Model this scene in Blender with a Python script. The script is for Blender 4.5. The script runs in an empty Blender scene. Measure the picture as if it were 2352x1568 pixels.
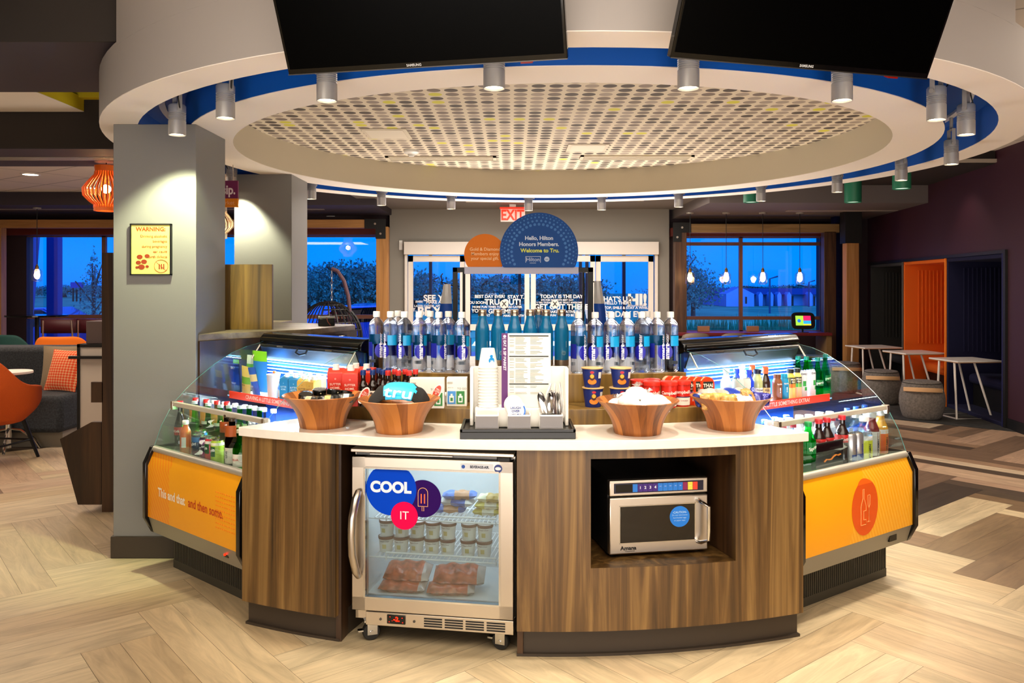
import bpy, math, random
from mathutils import Matrix, Vector
random.seed(7)
S = bpy.context.scene
COL = S.collection
PI = math.pi
# ---------------------------------------------------------------- camera
F, HX, HY, EYE = 1863.0, 1176.0, 660.0, 1.6      # focal length, horizon in the 2352x1568 frame, eye height
def at(px, py, Y): return Vector(((px-HX)*Y/F, Y, EYE-(py-HY)*Y/F))
cam = bpy.data.cameras.new('camera'); camo = bpy.data.objects.new('camera', cam); COL.objects.link(camo)
cam.sensor_width = 36; cam.lens = F/2352*36; cam.shift_y = -124/2352; cam.clip_end = 500; cam.clip_start = .05
camo.location = (0, 0, EYE); camo.rotation_euler = (PI/2, 0, 0)
S.camera = camo
# ---------------------------------------------------------------- view, world, lights
S.view_settings.view_transform = 'Standard'; S.view_settings.look = 'None'
S.view_settings.exposure = 0.62; S.view_settings.gamma = 1; S.view_settings.use_curve_mapping = False
S.cycles.max_bounces = 8; S.cycles.transparent_max_bounces = 24; S.cycles.transmission_bounces = 6
S.cycles.caustics_reflective = False; S.cycles.caustics_refractive = False
S.cycles.sample_clamp_indirect = 6
def lin(h):
    if not isinstance(h, str): return tuple(h)+(1,)
    c = [int(h[i:i+2], 16)/255 for i in (0, 2, 4)]
    return tuple(x/12.92 if x <= .04045 else ((x+.055)/1.055)**2.4 for x in c)+(1,)
W = bpy.data.worlds.new('world'); S.world = W; W.use_nodes = True
nt = W.node_tree; bg = nt.nodes['Background']
tc = nt.nodes.new('ShaderNodeTexCoord'); sx = nt.nodes.new('ShaderNodeSeparateXYZ'); cr = nt.nodes.new('ShaderNodeValToRGB')
nz = nt.nodes.new('ShaderNodeTexNoise'); nz.inputs['Scale'].default_value = 5; nz.inputs['Detail'].default_value = 3
ma = nt.nodes.new('ShaderNodeMath'); ma.operation = 'MULTIPLY_ADD'; ma.inputs[1].default_value = .06
nt.links.new(tc.outputs['Generated'], sx.inputs[0]); nt.links.new(tc.outputs['Generated'], nz.inputs['Vector'])
nt.links.new(nz.outputs['Fac'], ma.inputs[0]); nt.links.new(sx.outputs['Z'], ma.inputs[2])
nt.links.new(ma.outputs[0], cr.inputs[0]); nt.links.new(cr.outputs[0], bg.inputs[0])
e = cr.color_ramp.elements
e[0].position = 0.0; e[0].color = lin('0a6fe6'); e[1].position = 1; e[1].color = lin('0038b0')
k = e.new(.06); k.color = lin('0080f5'); k = e.new(.14); k.color = lin('0078f8'); k = e.new(.3); k.color = lin('0052d8')
bg.inputs[1].default_value = 1.3
def area(name, loc, sx_, sy_, power, col, rot=(0, 0, 0), spread=PI):
    l = bpy.data.lights.new(name, 'AREA'); l.shape = 'RECTANGLE'; l.size = sx_; l.size_y = sy_; l.energy = power; l.color = col; l.spread = spread
    o = bpy.data.objects.new(name, l); o.location = loc; o.rotation_euler = rot; COL.objects.link(o); return o
def point(name, loc, power, col, r=.03):
    l = bpy.data.lights.new(name, 'POINT'); l.energy = power; l.color = col; l.shadow_soft_size = r
    o = bpy.data.objects.new(name, l); o.location = loc; COL.objects.link(o); return o
WARM = (1, .80, .56)
area('ceiling_panel_light_near', (0, .6, 3.19), 6, 2.6, 120, (1, .9, .76))
area('ceiling_panel_light_left', (-6, 9.2, 2.98), 3, 2, 75, (1, .78, .6))
area('ceiling_panel_light_lounge', (-5.5, 6.4, 2.8), 3, 1.2, 50, (1, .82, .64))
area('ceiling_panel_light_right', (4.3, 5.6, 3.1), 2.4, 3.6, 75, (1, .83, .66))
area('ceiling_panel_light_lobby', (.4, 11.4, 2.9), 4, 2, 160, (1, .9, .8))
area('fill_uplight_near', (0, -1.6, .5), 7, 2, 215, (1, .94, .9), (math.radians(155), 0, 0))  # added unseen uplight behind the camera, brightens the ring ceiling from below
area('fill_uplight_lobby', (.4, 9.0, .3), 2.6, 1.6, 100, (1, .92, .82), (PI, 0, 0))  # added uplight hidden behind the island, brightens the far ceiling
su = bpy.data.lights.new('dusk_fill_sun', 'SUN'); su.energy = 3.0; su.color = (.12, .42, 1.0); su.angle = 1.2; suo = bpy.data.objects.new('dusk_fill_sun', su); COL.objects.link(suo); suo.rotation_euler = (math.radians(62), 0, math.radians(10))  # added blue sun lamp, brightens the dark trees and grass outside
# ---------------------------------------------------------------- materials
MATS = {}
def nodes(name):
    m = bpy.data.materials.new(name); m.use_nodes = True; return m, m.node_tree.nodes, m.node_tree.links, m.node_tree.nodes['Principled BSDF']
def mat(name, col='808080', rough=.5, metal=0, emit=None, es=0, trans=0, ior=1.45, coat=0, alpha=1, bump=0, bs=60, var=0, vs=4):
    if name in MATS: return MATS[name]
    m, N, L, b = nodes(name)
    b.inputs['Base Color'].default_value = lin(col); b.inputs['Roughness'].default_value = rough; b.inputs['Metallic'].default_value = metal
    b.inputs['Transmission Weight'].default_value = trans; b.inputs['IOR'].default_value = ior; b.inputs['Coat Weight'].default_value = coat
    b.inputs['Alpha'].default_value = alpha
    if emit: b.inputs['Emission Color'].default_value = lin(emit); b.inputs['Emission Strength'].default_value = es
    if var:
        t = N.new('ShaderNodeTexCoord'); n = N.new('ShaderNodeTexNoise'); n.inputs['Scale'].default_value = vs; n.inputs['Detail'].default_value = 5
        h = N.new('ShaderNodeHueSaturation'); h.inputs['Color'].default_value = lin(col)
        q = N.new('ShaderNodeMapRange'); q.inputs[3].default_value = 1-var; q.inputs[4].default_value = 1+var; q.inputs[1].default_value = .3; q.inputs[2].default_value = .7
        L.new(t.outputs['Object'], n.inputs[0]); L.new(n.outputs['Fac'], q.inputs[0]); L.new(q.outputs[0], h.inputs['Value']); L.new(h.outputs[0], b.inputs['Base Color'])
    if bump:
        t = N.new('ShaderNodeTexCoord'); n = N.new('ShaderNodeTexNoise'); n.inputs['Scale'].default_value = bs; n.inputs['Detail'].default_value = 3
        u = N.new('ShaderNodeBump'); u.inputs['Strength'].default_value = bump; u.inputs['Distance'].default_value = .01
        L.new(t.outputs['Object'], n.inputs[0]); L.new(n.outputs['Fac'], u.inputs['Height']); L.new(u.outputs[0], b.inputs['Normal'])
    MATS[name] = m; return m
def wood(name, c1, c2, c3, sc=(9, 9, .5), coord='Object', rough=.42, dist=1.2, fine=9.0):
    m, N, L, b = nodes(name)
    t = N.new('ShaderNodeTexCoord'); mp = N.new('ShaderNodeMapping'); mp.inputs['Scale'].default_value = sc
    n1 = N.new('ShaderNodeTexNoise'); n1.inputs['Scale'].default_value = 1; n1.inputs['Detail'].default_value = 6; n1.inputs['Roughness'].default_value = .6; n1.inputs['Distortion'].default_value = dist
    mp2 = N.new('ShaderNodeMapping'); mp2.inputs['Scale'].default_value = tuple(s*fine if s > 2 else s*2.4 for s in sc)
    n2 = N.new('ShaderNodeTexNoise'); n2.inputs['Scale'].default_value = 1; n2.inputs['Detail'].default_value = 3
    r = N.new('ShaderNodeValToRGB'); e = r.color_ramp.elements
    e[0].position = .3; e[0].color = lin(c1); e[1].position = .72; e[1].color = lin(c3); k = e.new(.5); k.color = lin(c2)
    mx = N.new('ShaderNodeMix'); mx.data_type = 'RGBA'; mx.blend_type = 'MULTIPLY'; mx.inputs[0].default_value = .35
    L.new(t.outputs[coord], mp.inputs[0]); L.new(mp.outputs[0], n1.inputs[0]); L.new(t.outputs[coord], mp2.inputs[0]); L.new(mp2.outputs[0], n2.inputs[0])
    L.new(n1.outputs['Fac'], r.inputs[0]); L.new(r.outputs[0], mx.inputs[6]); L.new(n2.outputs['Fac'], mx.inputs[7])
    g = N.new('ShaderNodeHueSaturation'); g.inputs['Value'].default_value = 1.0
    L.new(mx.outputs[2], g.inputs['Color']); L.new(g.outputs[0], b.inputs['Base Color']); b.inputs['Roughness'].default_value = rough
    MATS[name] = m; return m
def glassy(name, tint='ffffff', refl=.08, rough=.0, gcol='ffffff', edge=.55):
    m, N, L, b = nodes(name); N.remove(b)
    o = N['Material Output']; t = N.new('ShaderNodeBsdfTransparent'); t.inputs[0].default_value = lin(tint)
    g = N.new('ShaderNodeBsdfGlossy'); g.inputs[0].default_value = lin(gcol); g.inputs['Roughness'].default_value = rough
    lw = N.new('ShaderNodeLayerWeight'); lw.inputs[0].default_value = .25; r = N.new('ShaderNodeMapRange'); r.inputs[3].default_value = refl; r.inputs[4].default_value = edge
    x = N.new('ShaderNodeMixShader'); L.new(lw.outputs['Facing'], r.inputs[0]); L.new(r.outputs[0], x.inputs[0]); L.new(t.outputs[0], x.inputs[1]); L.new(g.outputs[0], x.inputs[2]); L.new(x.outputs[0], o.inputs[0])
    MATS[name] = m; return m
def liquid(name, tint, ior=1.25, f=.55):
    m, N, L, b = nodes(name); N.remove(b)
    o = N['Material Output']; t = N.new('ShaderNodeBsdfTransparent'); t.inputs[0].default_value = lin(tint)
    g = N.new('ShaderNodeBsdfGlass'); g.inputs[0].default_value = lin(tint); g.inputs['IOR'].default_value = ior; g.inputs['Roughness'].default_value = .02
    x = N.new('ShaderNodeMixShader'); x.inputs[0].default_value = f
    L.new(t.outputs[0], x.inputs[1]); L.new(g.outputs[0], x.inputs[2]); L.new(x.outputs[0], o.inputs[0]); MATS[name] = m; return m
# the many plain ones
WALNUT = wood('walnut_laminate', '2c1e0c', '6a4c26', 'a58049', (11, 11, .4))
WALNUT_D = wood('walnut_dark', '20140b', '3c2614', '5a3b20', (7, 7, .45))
WALNUT_G = wood('walnut_golden', '483410', '765823', '9c7a38', (9, 9, .5))
PINE = wood('pine_timber', 'a0703a', 'bb8448', 'ca9558', (.8, 14, 14), rough=.55)
PINE_V = wood('pine_post_timber', '98683a', 'b47e42', 'c28e52', (14, 14, .8), rough=.55)
REDWOOD = mat('oxblood_frame', '5c1c12', .5); COPPER = mat('window_frame_bronze', '7d5348', .4, .1)
WHITE = mat('white_paint', 'e9e2d8', .5); QUARTZ = mat('white_quartz', 'efe8dc', .22, coat=.2, var=.03, vs=25)
GREYW = mat('warm_grey_paint', '8f8a80', .6, bump=.03, bs=90); GREYP = mat('pillar_grey_paint', '7b7976', .55, bump=.03, bs=120)
FASCIA = mat('taupe_fascia_paint', '9f9893', .6); RINGW = mat('ring_white_paint', 'efe6dc', .6); INNERB = mat('beige_inner_paint', 'c3b8a0', .65)
BLUE = mat('deep_blue_paint', '004fa8', .5); BLACKM = mat('matte_black', '0a0908', .5); BLACKG = mat('gloss_black', '050505', .12)
SCREEN = mat('television_screen', '010101', .3); SCREEN.node_tree.nodes['Principled BSDF'].inputs['Specular IOR Level'].default_value = .04; DARKC = mat('dark_ceiling_paint', '2a231e', .7); DARKP = mat('dark_plum_grey_paint', '3a333a', .7)
PLUM = mat('plum_wall_paint', '361321', .6); DARKT = wood('dark_timber', '2c1a10', '4c3120', '6a4a30', (14, 14, .8)); PALET = wood('pale_timber', '7c6038', '957446', 'a58656', (.8, 14, 14), rough=.55); PLUMD = mat('charcoal_plum', '2b1a20', .6); YEL = mat('yellow_edge_paint', 'c9b21c', .5)
STEEL = mat('brushed_steel', 'c9bfb2', .3, 1); CHROME = mat('chrome', 'd8d8d8', .12, 1); ALU = mat('aluminium_lamp_body', 'b4b2b0', .4, .45)
DSTEEL = mat('dark_steel', '5c5a58', .35, 1); WPLAST = mat('white_plastic', 'f0eee8', .35); KICK = mat('brown_rubber_base', '3a3026', .45)
GREYPL = mat('grey_plastic', '9c9690', .45); SILVER = mat('silver_grey_rail', 'b0aa9c', .35, .3); RED = mat('signal_red', 'd8200f', .4); ORANGE = mat('orange_vinyl', 'f08a10', .45)
CASEG = glassy('display_glass', 'f9fdfc', .025, 0, 'dff5f0', .32); WING = glassy('window_glass', 'e8f0ff', .05, 0, 'ffffff', .4)
GEDGE = mat('glass_edge', '5fb5b0', .15, 0, trans=.4); FRG = glassy('freezer_door_glass', 'dfe8ea', .07, .02, 'ffffff', .4)
PET = liquid('clear_water_bottle', 'f2f8ff', 1.22, .6); GREENG = liquid('green_bottle_glass', '8af078', 1.15, .1); GREEND = liquid('dark_green_bottle_glass', '6ab038', 1.2, .15)
BROWN = liquid('brown_bottle_glass', '5a2c0a', 1.2, .3); COLA = mat('dark_cola', '190a05', .08, coat=.6); PETW = liquid('clear_plastic_jug', 'eef6ff', 1.15, .3)
LT = mat('lamp_face_glow', 'fff6e0', .5, emit='fff0cc', es=9)
BULB = mat('filament_bulb_glow', 'ffe0b0', .5, emit='ffc890', es=14); BLUELED = mat('blue_white_led', 'cfe6ff', .4, emit='9fd0ff', es=10)
def P(h, r=.5, **k): return mat('paint_'+h, h, r, **k)
# ---------------------------------------------------------------- mesh builder
CH = {}
class MB:
    def __init__(s): s.v = []; s.f = []; s.m = []; s.u = []; s.c = 0
    def quad(s, pts, uv=None):
        n = len(s.v); s.v += [tuple(p) for p in pts]; s.f.append(tuple(range(n, n+len(pts)))); s.m.append(s.c); s.u.append(uv); return s
    def box(s, x0, x1, y0, y1, z0, z1, T=None):
        P8 = [(x, y, z) for z in (z0, z1) for y in (y0, y1) for x in (x0, x1)]
        if T is not None: P8 = [tuple(T @ Vector(p)) for p in P8]
        n = len(s.v); s.v += P8
        for f in ((0, 2, 3, 1), (4, 5, 7, 6), (0, 1, 5, 4), (2, 6, 7, 3), (0, 4, 6, 2), (1, 3, 7, 5)): s.f.append(tuple(n+i for i in f)); s.m.append(s.c); s.u.append(None)
        return s
    def lathe(s, prof, seg=24, T=None, a0=0, a1=2*PI, sx=1, sy=1):
        full = abs(a1-a0-2*PI) < 1e-6; cols = seg if full else seg+1; rows = []
        for r, z in prof:
            if r < 1e-6: rows.append([len(s.v)]); s.v.append((0, 0, z))
            else:
                rows.append([len(s.v)+i for i in range(cols)])
                s.v += [(r*sx*math.cos(a0+(a1-a0)*i/seg), r*sy*math.sin(a0+(a1-a0)*i/seg), z) for i in range(cols)]
        if T is not None:
            st = rows[0][0]
            for i in range(st, len(s.v)): s.v[i] = tuple(T @ Vector(s.v[i]))
        for j in range(len(rows)-1):
            A, B = rows[j], rows[j+1]; va, vb = prof[j][1], prof[j+1][1]
            if len(A) == 1 and len(B) == 1: continue
            for i in range(seg):
                k = (i+1) % cols; u0, u1 = i/seg, (i+1)/seg
                if len(A) == 1: s.f.append((A[0], B[k], B[i])); s.u.append(((u0, va), (u1, vb), (u0, vb)))
                elif len(B) == 1: s.f.append((A[i], A[k], B[0])); s.u.append(((u0, va), (u1, va), (u0, vb)))
                else: s.f.append((A[i], A[k], B[k], B[i])); s.u.append(((u0, va), (u1, va), (u1, vb), (u0, vb)))
                s.m.append(s.c)
        return s
    def cyl(s, x, y, z0, z1, r, seg=20, T=None):
        t = Matrix.Translation((x, y, 0)); t = T @ t if T is not None else t
        return s.lathe([(0, z0), (r, z0), (r, z1), (0, z1)], seg, t)
    def tube(s, pts, r, seg=8, closed=False):
        pts = [Vector(p) for p in pts]; n = len(pts); rings = []; up = None
        for i, p in enumerate(pts):
            a = pts[(i-1) % n] if (closed or i > 0) else p; b = pts[(i+1) % n] if (closed or i < n-1) else p
            d = (b-a).normalized()
            if up is None: up = Vector((0, 0, 1)) if abs(d.z) < .9 else Vector((1, 0, 0))
            x = d.cross(up); x.normalize(); y = x.cross(d); up = y
            rr = r[i] if isinstance(r, (list, tuple)) else r
            rings.append([len(s.v)+k for k in range(seg)])
            s.v += [tuple(p + x*rr*math.cos(2*PI*k/seg) + y*rr*math.sin(2*PI*k/seg)) for k in range(seg)]
        for j in range(n if closed else n-1):
            A, B = rings[j], rings[(j+1) % n]
            for k in range(seg): s.f.append((A[k], A[(k+1) % seg], B[(k+1) % seg], B[k])); s.m.append(s.c); s.u.append(None)
        if not closed:
            s.f.append(tuple(reversed(rings[0]))); s.f.append(tuple(rings[-1])); s.m += [s.c]*2; s.u += [None]*2
        return s
    def prism(s, poly, z0, z1, T=None, side=None):
        n = len(s.v); k = len(poly); pts = [(x, y, z0) for x, y in poly]+[(x, y, z1) for x, y in poly]
        if T is not None: pts = [tuple(T @ Vector(p)) for p in pts]
        s.v += pts; s.f.append(tuple(n+i for i in reversed(range(k)))); s.f.append(tuple(n+k+i for i in range(k))); s.m += [s.c]*2; s.u += [None]*2
        for i in range(k):
            j = (i+1) % k; s.f.append((n+i, n+j, n+k+j, n+k+i)); s.m.append(s.c if side is None else side); s.u.append(None)
        return s
    def arcbox(s, C, r0, r1, a0, a1, z0, z1, n=24):
        g = lambda r, a: (C[0]+r*math.sin(a), C[1]-r*math.cos(a))
        A = [a0+(a1-a0)*i/n for i in range(n+1)]; b = len(s.v)
        for a in A:
            p, q = g(r0, a), g(r1, a); s.v += [(p[0], p[1], z0), (q[0], q[1], z0), (q[0], q[1], z1), (p[0], p[1], z1)]
        for i in range(n):
            for k in range(4): s.f.append((b+4*i+k, b+4*i+(k+1) % 4, b+4*i+4+(k+1) % 4, b+4*i+4+k)); s.m.append(s.c); s.u.append(None)
        if abs(a1-a0-2*PI) > 1e-6:
            s.f.append((b+3, b+2, b+1, b)); e_ = b+4*n; s.f.append((e_, e_+1, e_+2, e_+3)); s.m += [s.c]*2; s.u += [None]*2
        return s
    def ball(s, c, r, seg=12, sc=(1, 1, 1), T=None):
        pr = [(r*math.sin(PI*i/seg) if 0 < i < seg else 0, -r*math.cos(PI*i/seg)) for i in range(seg+1)]
        t = Matrix.Translation(c) @ (T if T is not None else Matrix()) @ Matrix.Diagonal((*sc, 1)); return s.lathe(pr, seg+4, t)
    def mesh(s, name, mats, smooth=True):
        me = bpy.data.meshes.new(name); me.from_pydata(s.v, [], s.f)
        for m in (mats if isinstance(mats, (list, tuple)) else [mats]): me.materials.append(m)
        me.polygons.foreach_set('material_index', s.m)
        if any(s.u):
            ul = me.uv_layers.new(name='UVMap'); d = []
            for f, u in zip(s.f, s.u):
                for i in range(len(f)): d += list(u[i]) if u else [0, 0]
            ul.data.foreach_set('uv', d)
        if smooth: me.shade_smooth() if hasattr(me, 'shade_smooth') else me.polygons.foreach_set('use_smooth', [True]*len(me.polygons))
        if smooth: me.set_sharp_from_angle(angle=.7)
        return me
    def build(s, name, mats, parent=None, loc=(0, 0, 0), rz=0, bevel=0, smooth=True, rot=None, recalc=False):
        me = s.mesh(name, mats, smooth)
        if recalc:
            import bmesh
            b = bmesh.new(); b.from_mesh(me); bmesh.ops.remove_doubles(b, verts=b.verts, dist=1e-6); bmesh.ops.recalc_face_normals(b, faces=b.faces); b.to_mesh(me); b.free()
        o = bpy.data.objects.new(name, me); COL.objects.link(o); o.location = loc; o.rotation_euler = rot or (0, 0, rz)
        if parent: o.parent = parent; CH.setdefault(parent.name, []).append(o)
        if bevel:
            w = o.modifiers.new('bevel', 'BEVEL'); w.width = bevel; w.segments = 2; w.limit_method = 'ANGLE'; w.angle_limit = .7
        return o
def tag(o, label, cat, group=None, kind=None):
    o['label'] = label; o['category'] = cat
    if group: o['group'] = group
    if kind: o['kind'] = kind
    return o
def thing(name, label, cat, loc=(0, 0, 0), rz=0, group=None):
    o = bpy.data.objects.new(name, None); COL.objects.link(o); o.location = loc; o.rotation_euler = (0, 0, rz); o.empty_display_size = .1
    return tag(o, label, cat, group)
def struct(o): o['kind'] = 'structure'; return o
def dup(root, loc, rz=None, label=None, group=None, scale=None):
    def cp(o, par):
        c = o.copy(); COL.objects.link(c)
        if par: c.parent = par; CH.setdefault(par.name, []).append(c)
        for k in list(CH.get(o.name, [])): cp(k, c)
        return c
    r = cp(root, None); r.location = loc
    if rz is not None: r.rotation_euler = (r.rotation_euler[0], r.rotation_euler[1], rz)
    if label: r['label'] = label
    if group: r['group'] = group
    if scale: r.scale = scale
    return r
UP = Matrix.Rotation(PI/2, 4, 'X')                    # text plane stood upright, facing -Y
def TX(x, y, z): return Matrix.Translation((x, y, z)) @ UP
def text(parent, lines, m, T=None, bend=None, name='lettering', label=None):
    V, Fc = [], []
    for ln in lines:
        st, x, y, size = ln[:4]; bold = ln[4] if len(ln) > 4 else 0; al = ln[5] if len(ln) > 5 else 'CENTER'; rot = ln[6] if len(ln) > 6 else 0; sq = ln[7] if len(ln) > 7 else 1
        cu = bpy.data.curves.new('t', 'FONT'); cu.body = st; cu.size = size; cu.align_x = al; cu.align_y = 'CENTER'; cu.offset = bold*size; cu.resolution_u = 3 if size < .06 else 5
        ob = bpy.data.objects.new('t', cu); me = ob.to_mesh(); n = len(V); c, s_ = math.cos(rot), math.sin(rot)
        for v in me.vertices:
            a, b = v.co.x*sq, v.co.y; V.append((x+a*c-b*s_, y+a*s_+b*c, 0))
        for p in me.polygons: Fc.append(tuple(n+i for i in p.vertices))
        ob.to_mesh_clear(); bpy.data.objects.remove(ob); bpy.data.curves.remove(cu)
    if bend:
        r, z0, a0 = bend; V = [(r*math.sin(a0+x/r), -r*math.cos(a0+x/r), z0+y) for x, y, _ in V]
    elif T is not None: V = [tuple(T @ Vector(p)) for p in V]
    b = MB(); b.v = V; b.f = Fc; b.m = [0]*len(Fc); b.u = [None]*len(Fc)
    o = b.build(name, m, parent, smooth=False)
    if label: o['label'] = label
    return o
ORD = ['first', 'second', 'third', 'fourth', 'fifth', 'sixth', 'seventh', 'eighth', 'ninth', 'tenth', 'eleventh', 'twelfth', 'thirteenth', 'fourteenth', 'fifteenth', 'sixteenth', 'seventeenth', 'eighteenth', 'nineteenth', 'twentieth']
def disc(n=40): return [(math.cos(2*PI*i/n), math.sin(2*PI*i/n)) for i in range(n)]
def lerp(a, b, t): return a+(b-a)*t
# ================================================================ THE SETTING
# floor: double herringbone of vinyl planks, one tint per plank, grain along each plank
def floor_material():
    m, N, L, b = nodes('vinyl_planks')
    at_ = N.new('ShaderNodeVertexColor'); at_.layer_name = 'tint'; uv = N.new('ShaderNodeUVMap'); uv.uv_map = 'UVMap'
    mp = N.new('ShaderNodeMapping'); mp.inputs['Scale'].default_value = (1.3, 9, 1); n = N.new('ShaderNodeTexNoise'); n.inputs['Scale'].default_value = 1.4; n.inputs['Detail'].default_value = 8; n.inputs['Roughness'].default_value = .62; n.inputs['Distortion'].default_value = 1.4
    q = N.new('ShaderNodeMapRange'); q.inputs[1].default_value = .3; q.inputs[2].default_value = .72; q.inputs[3].default_value = .62; q.inputs[4].default_value = 1.06
    h = N.new('ShaderNodeHueSaturation')
    L.new(uv.outputs[0], mp.inputs[0]); L.new(mp.outputs[0], n.inputs[0]); L.new(n.outputs['Fac'], q.inputs[0]); L.new(q.outputs[0], h.inputs['Value']); L.new(at_.outputs[0], h.inputs['Color']); L.new(h.outputs[0], b.inputs['Base Color'])
    b.inputs['Roughness'].default_value = .48; return m
def build_floor():
    w, Lg = .32, 1.2; th = math.radians(39.5); c, s = math.cos(th), math.sin(th); rnd = random.Random(3)
    V, Fc, U, Cc = [], [], [], []
    light = ['d2bd97', 'cdb68f', 'd6c29d', 'c9b088', 'd0ba94', 'cfb792']; far = ['c8ab8e', 'bf9f84', 'd8c2a4', 'a5866b', '57493c', 'c4a488', '806854', 'd0b698']
    mixd = ['cfb993', '8a7052', '5a4c3c', 'd4bf98', '96795a', 'cbb48c', 'd6c29c', 'd0ba94', '8c7254']
    def tint(X, Y, half):
        if X > 1.9 and Y > 6.3: return far[rnd.randrange(8)]
        if X > 2.15 and Y > 3.4: return mixd[rnd.randrange(9)] if rnd.random() < .8 else light[half]
        if X < -2.4 and Y > 6.6: return far[rnd.randrange(8)] if rnd.random() < .8 else light[2]
        if Y > 7: return far[rnd.randrange(8)]
        return light[rnd.randrange(6)]
    FIX = {(0, 2): '907656', (2, 2): '443a30', (1, 2): 'd2bd97', (-1, 2): '8c7254'}
    def plank(ax, ay, du, dv, fx=None):      # corner, size along grid axes
        cx, cy = ax+du/2, ay+dv/2; X, Y = cx*c-cy*s, cx*s+cy*c+5
        if not (-10.2 < X < 9 and -4.2 < Y < 15.2): return
        horiz = du > dv; same = rnd.random() < .45; t0 = tint(X, Y, 0)
        if fx: t0 = fx; same = True
        for k in (0, 1):
            if horiz: q = (ax, ay+k*dv/2, du, dv/2)
            else: q = (ax+k*du/2, ay, du/2, dv)
            col = lin(t0 if (same or k == 0) else tint(X, Y, 1)); f = rnd.uniform(.93, 1.05); ox, oy = rnd.uniform(0, 50), rnd.uniform(0, 50); n = len(V); g = .0008
            pts = [(q[0]+g, q[1]+g), (q[0]+q[2]-g, q[1]+g), (q[0]+q[2]-g, q[1]+q[3]-g), (q[0]+g, q[1]+q[3]-g)]
            for p in pts: V.append((p[0]*c-p[1]*s, p[0]*s+p[1]*c+5, 0))
            Fc.append((n, n+1, n+2, n+3)); l_ = q[2] if horiz else q[3]; w_ = q[3] if horiz else q[2]
            uv = [(0, 0), (l_, 0), (l_, w_), (0, w_)] if horiz else [(0, w_), (0, 0), (l_, 0), (l_, w_)]
            for a in uv: U.extend((a[0]+ox, a[1]+oy)); Cc.extend((col[0]*f, col[1]*f, col[2]*f, 1))
    for j in range(-14, 15):
        for i in range(-80, 81):
            ax, ay = i*w+j*Lg-.46, i*w-j*Lg+.48
            if abs(ax)+abs(ay) > 34: continue
            plank(ax, ay, Lg, w, FIX.get((i, j))); plank(ax-w, ay, w, Lg)
    me = bpy.data.meshes.new('floor'); me.from_pydata(V, [], Fc); ul = me.uv_layers.new(name='UVMap'); ul.data.foreach_set('uv', U)
    ca = me.color_attributes.new('tint', 'FLOAT_COLOR', 'CORNER'); ca.data.foreach_set('color', Cc); me.materials.append(floor_material())
    o = bpy.data.objects.new('floor', me); COL.objects.link(o); struct(o)
build_floor()
struct(MB().box(-10, 9, -4, 15, -.3, -.004).build('floor_slab', KICK))
CARPET = mat('dark_patterned_carpet', '2f2e2c', .9, bump=.4, bs=120, var=.6, vs=9)
struct(MB().prism([(3.0, 11.3), (5.75, 8.83), (6.0, 10.5), (6.25, 14.2), (3.0, 14.2)], .0, .006).build('floor_carpet', CARPET))
# ceilings
def tile_ceiling(name, col, sx_=.61):
    m, N, L, b = nodes(name); t = N.new('ShaderNodeTexCoord'); br = N.new('ShaderNodeTexBrick'); br.offset = 0; br.inputs['Scale'].default_value = 1
    br.inputs['Color1'].default_value = lin(col); br.inputs['Color2'].default_value = lin(col); br.inputs['Mortar'].default_value = lin('a39a8c')
    br.inputs['Mortar Size'].default_value = .012; br.inputs['Brick Width'].default_value = 1.2; br.inputs['Row Height'].default_value = sx_
    mp = N.new('ShaderNodeMapping'); mp.inputs['Rotation'].default_value = (0, 0, .62)
    L.new(t.outputs['Object'], mp.inputs[0]); L.new(mp.outputs[0], br.inputs[0]); L.new(br.outputs[0], b.inputs['Base Color']); b.inputs['Roughness'].default_value = .8; MATS[name] = m; return m
TILE = tile_ceiling('ceiling_tiles', 'ddd2c2')
struct(MB().box(-10, 9, -4, 15, 3.6, 3.8).build('ceiling', DARKC))
struct(MB().box(-2.6, 9, -3.9, 9.5, 3.2, 3.26).build('ceiling_tiles_near', TILE))
struct(MB().box(-9.9, -2.36, 8.45, 12.3, 3.05, 3.1).build('ceiling_tiles_lounge', TILE))
o = MB(); o.box(-9.9, -3.9, 5.0, 7.39, 3.2, 3.205); o.c = 1; o.box(-9.9, -3.9, 5.0, 7.39, 3.205, 3.33); struct(o.build('ceiling_cloud_panel', [WHITE, YEL]))
struct(MB().box(-9.9, -3.0, 7.30, 7.39, 3.31, 3.45).build('trim_1', YEL))
struct(MB().box(-9.9, -2.0, 4.3, 5.4, 2.9, 3.6).build('soffit_left_near', DARKP))
struct(MB().box(-9.9, -2.05, 4.29, 4.3, 2.9, 3.6).build('soffit_left_near_face', DARKC))
struct(MB().box(-9.9, -2.36, 7.4, 8.45, 2.87, 3.6).build('soffit_left_middle', DARKC))
struct(MB().box(-9.9, -2.37, 7.4, 8.46, 2.862, 2.87).build('soffit_left_middle_underside', DARKP))
o = MB(); [o.box(-9.9, -2.4, 7.85+.07*i, 7.88+.07*i, 2.855, 2.862) for i in range(3)]; struct(o.build('trim_2', SILVER))
struct(MB().box(-9.9, -2.08, 12.3, 14.2, 2.85, 3.6).build('soffit_left_window', DARKP))
struct(MB().box(-9, -3, 12.9, 12.98, 2.84, 2.85).build('trim_3', mat('vent_pale', '8a8078', .5)))
struct(MB().box(-2.36, 2.8, 9.2, 14.1, 2.95, 3.6).build('ceiling_lobby', mat('lobby_ceiling_paint', '7c746b', .7)))
struct(MB().box(2.8, 6.7, 11.5, 14.2, 2.8, 3.6).build('soffit_right_window', mat('soffit_grey', '6e6460', .7)))
struct(MB().box(1.6, 6.5, 9.5, 11.5, 3.05, 3.6).build('soffit_right_middle', DARKC))
struct(MB().box(1.6, 6.5, 9.46, 9.5, 3.06, 3.1).build('trim_4', mat('trim_pale', 'b8ad9c', .5)))
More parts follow.
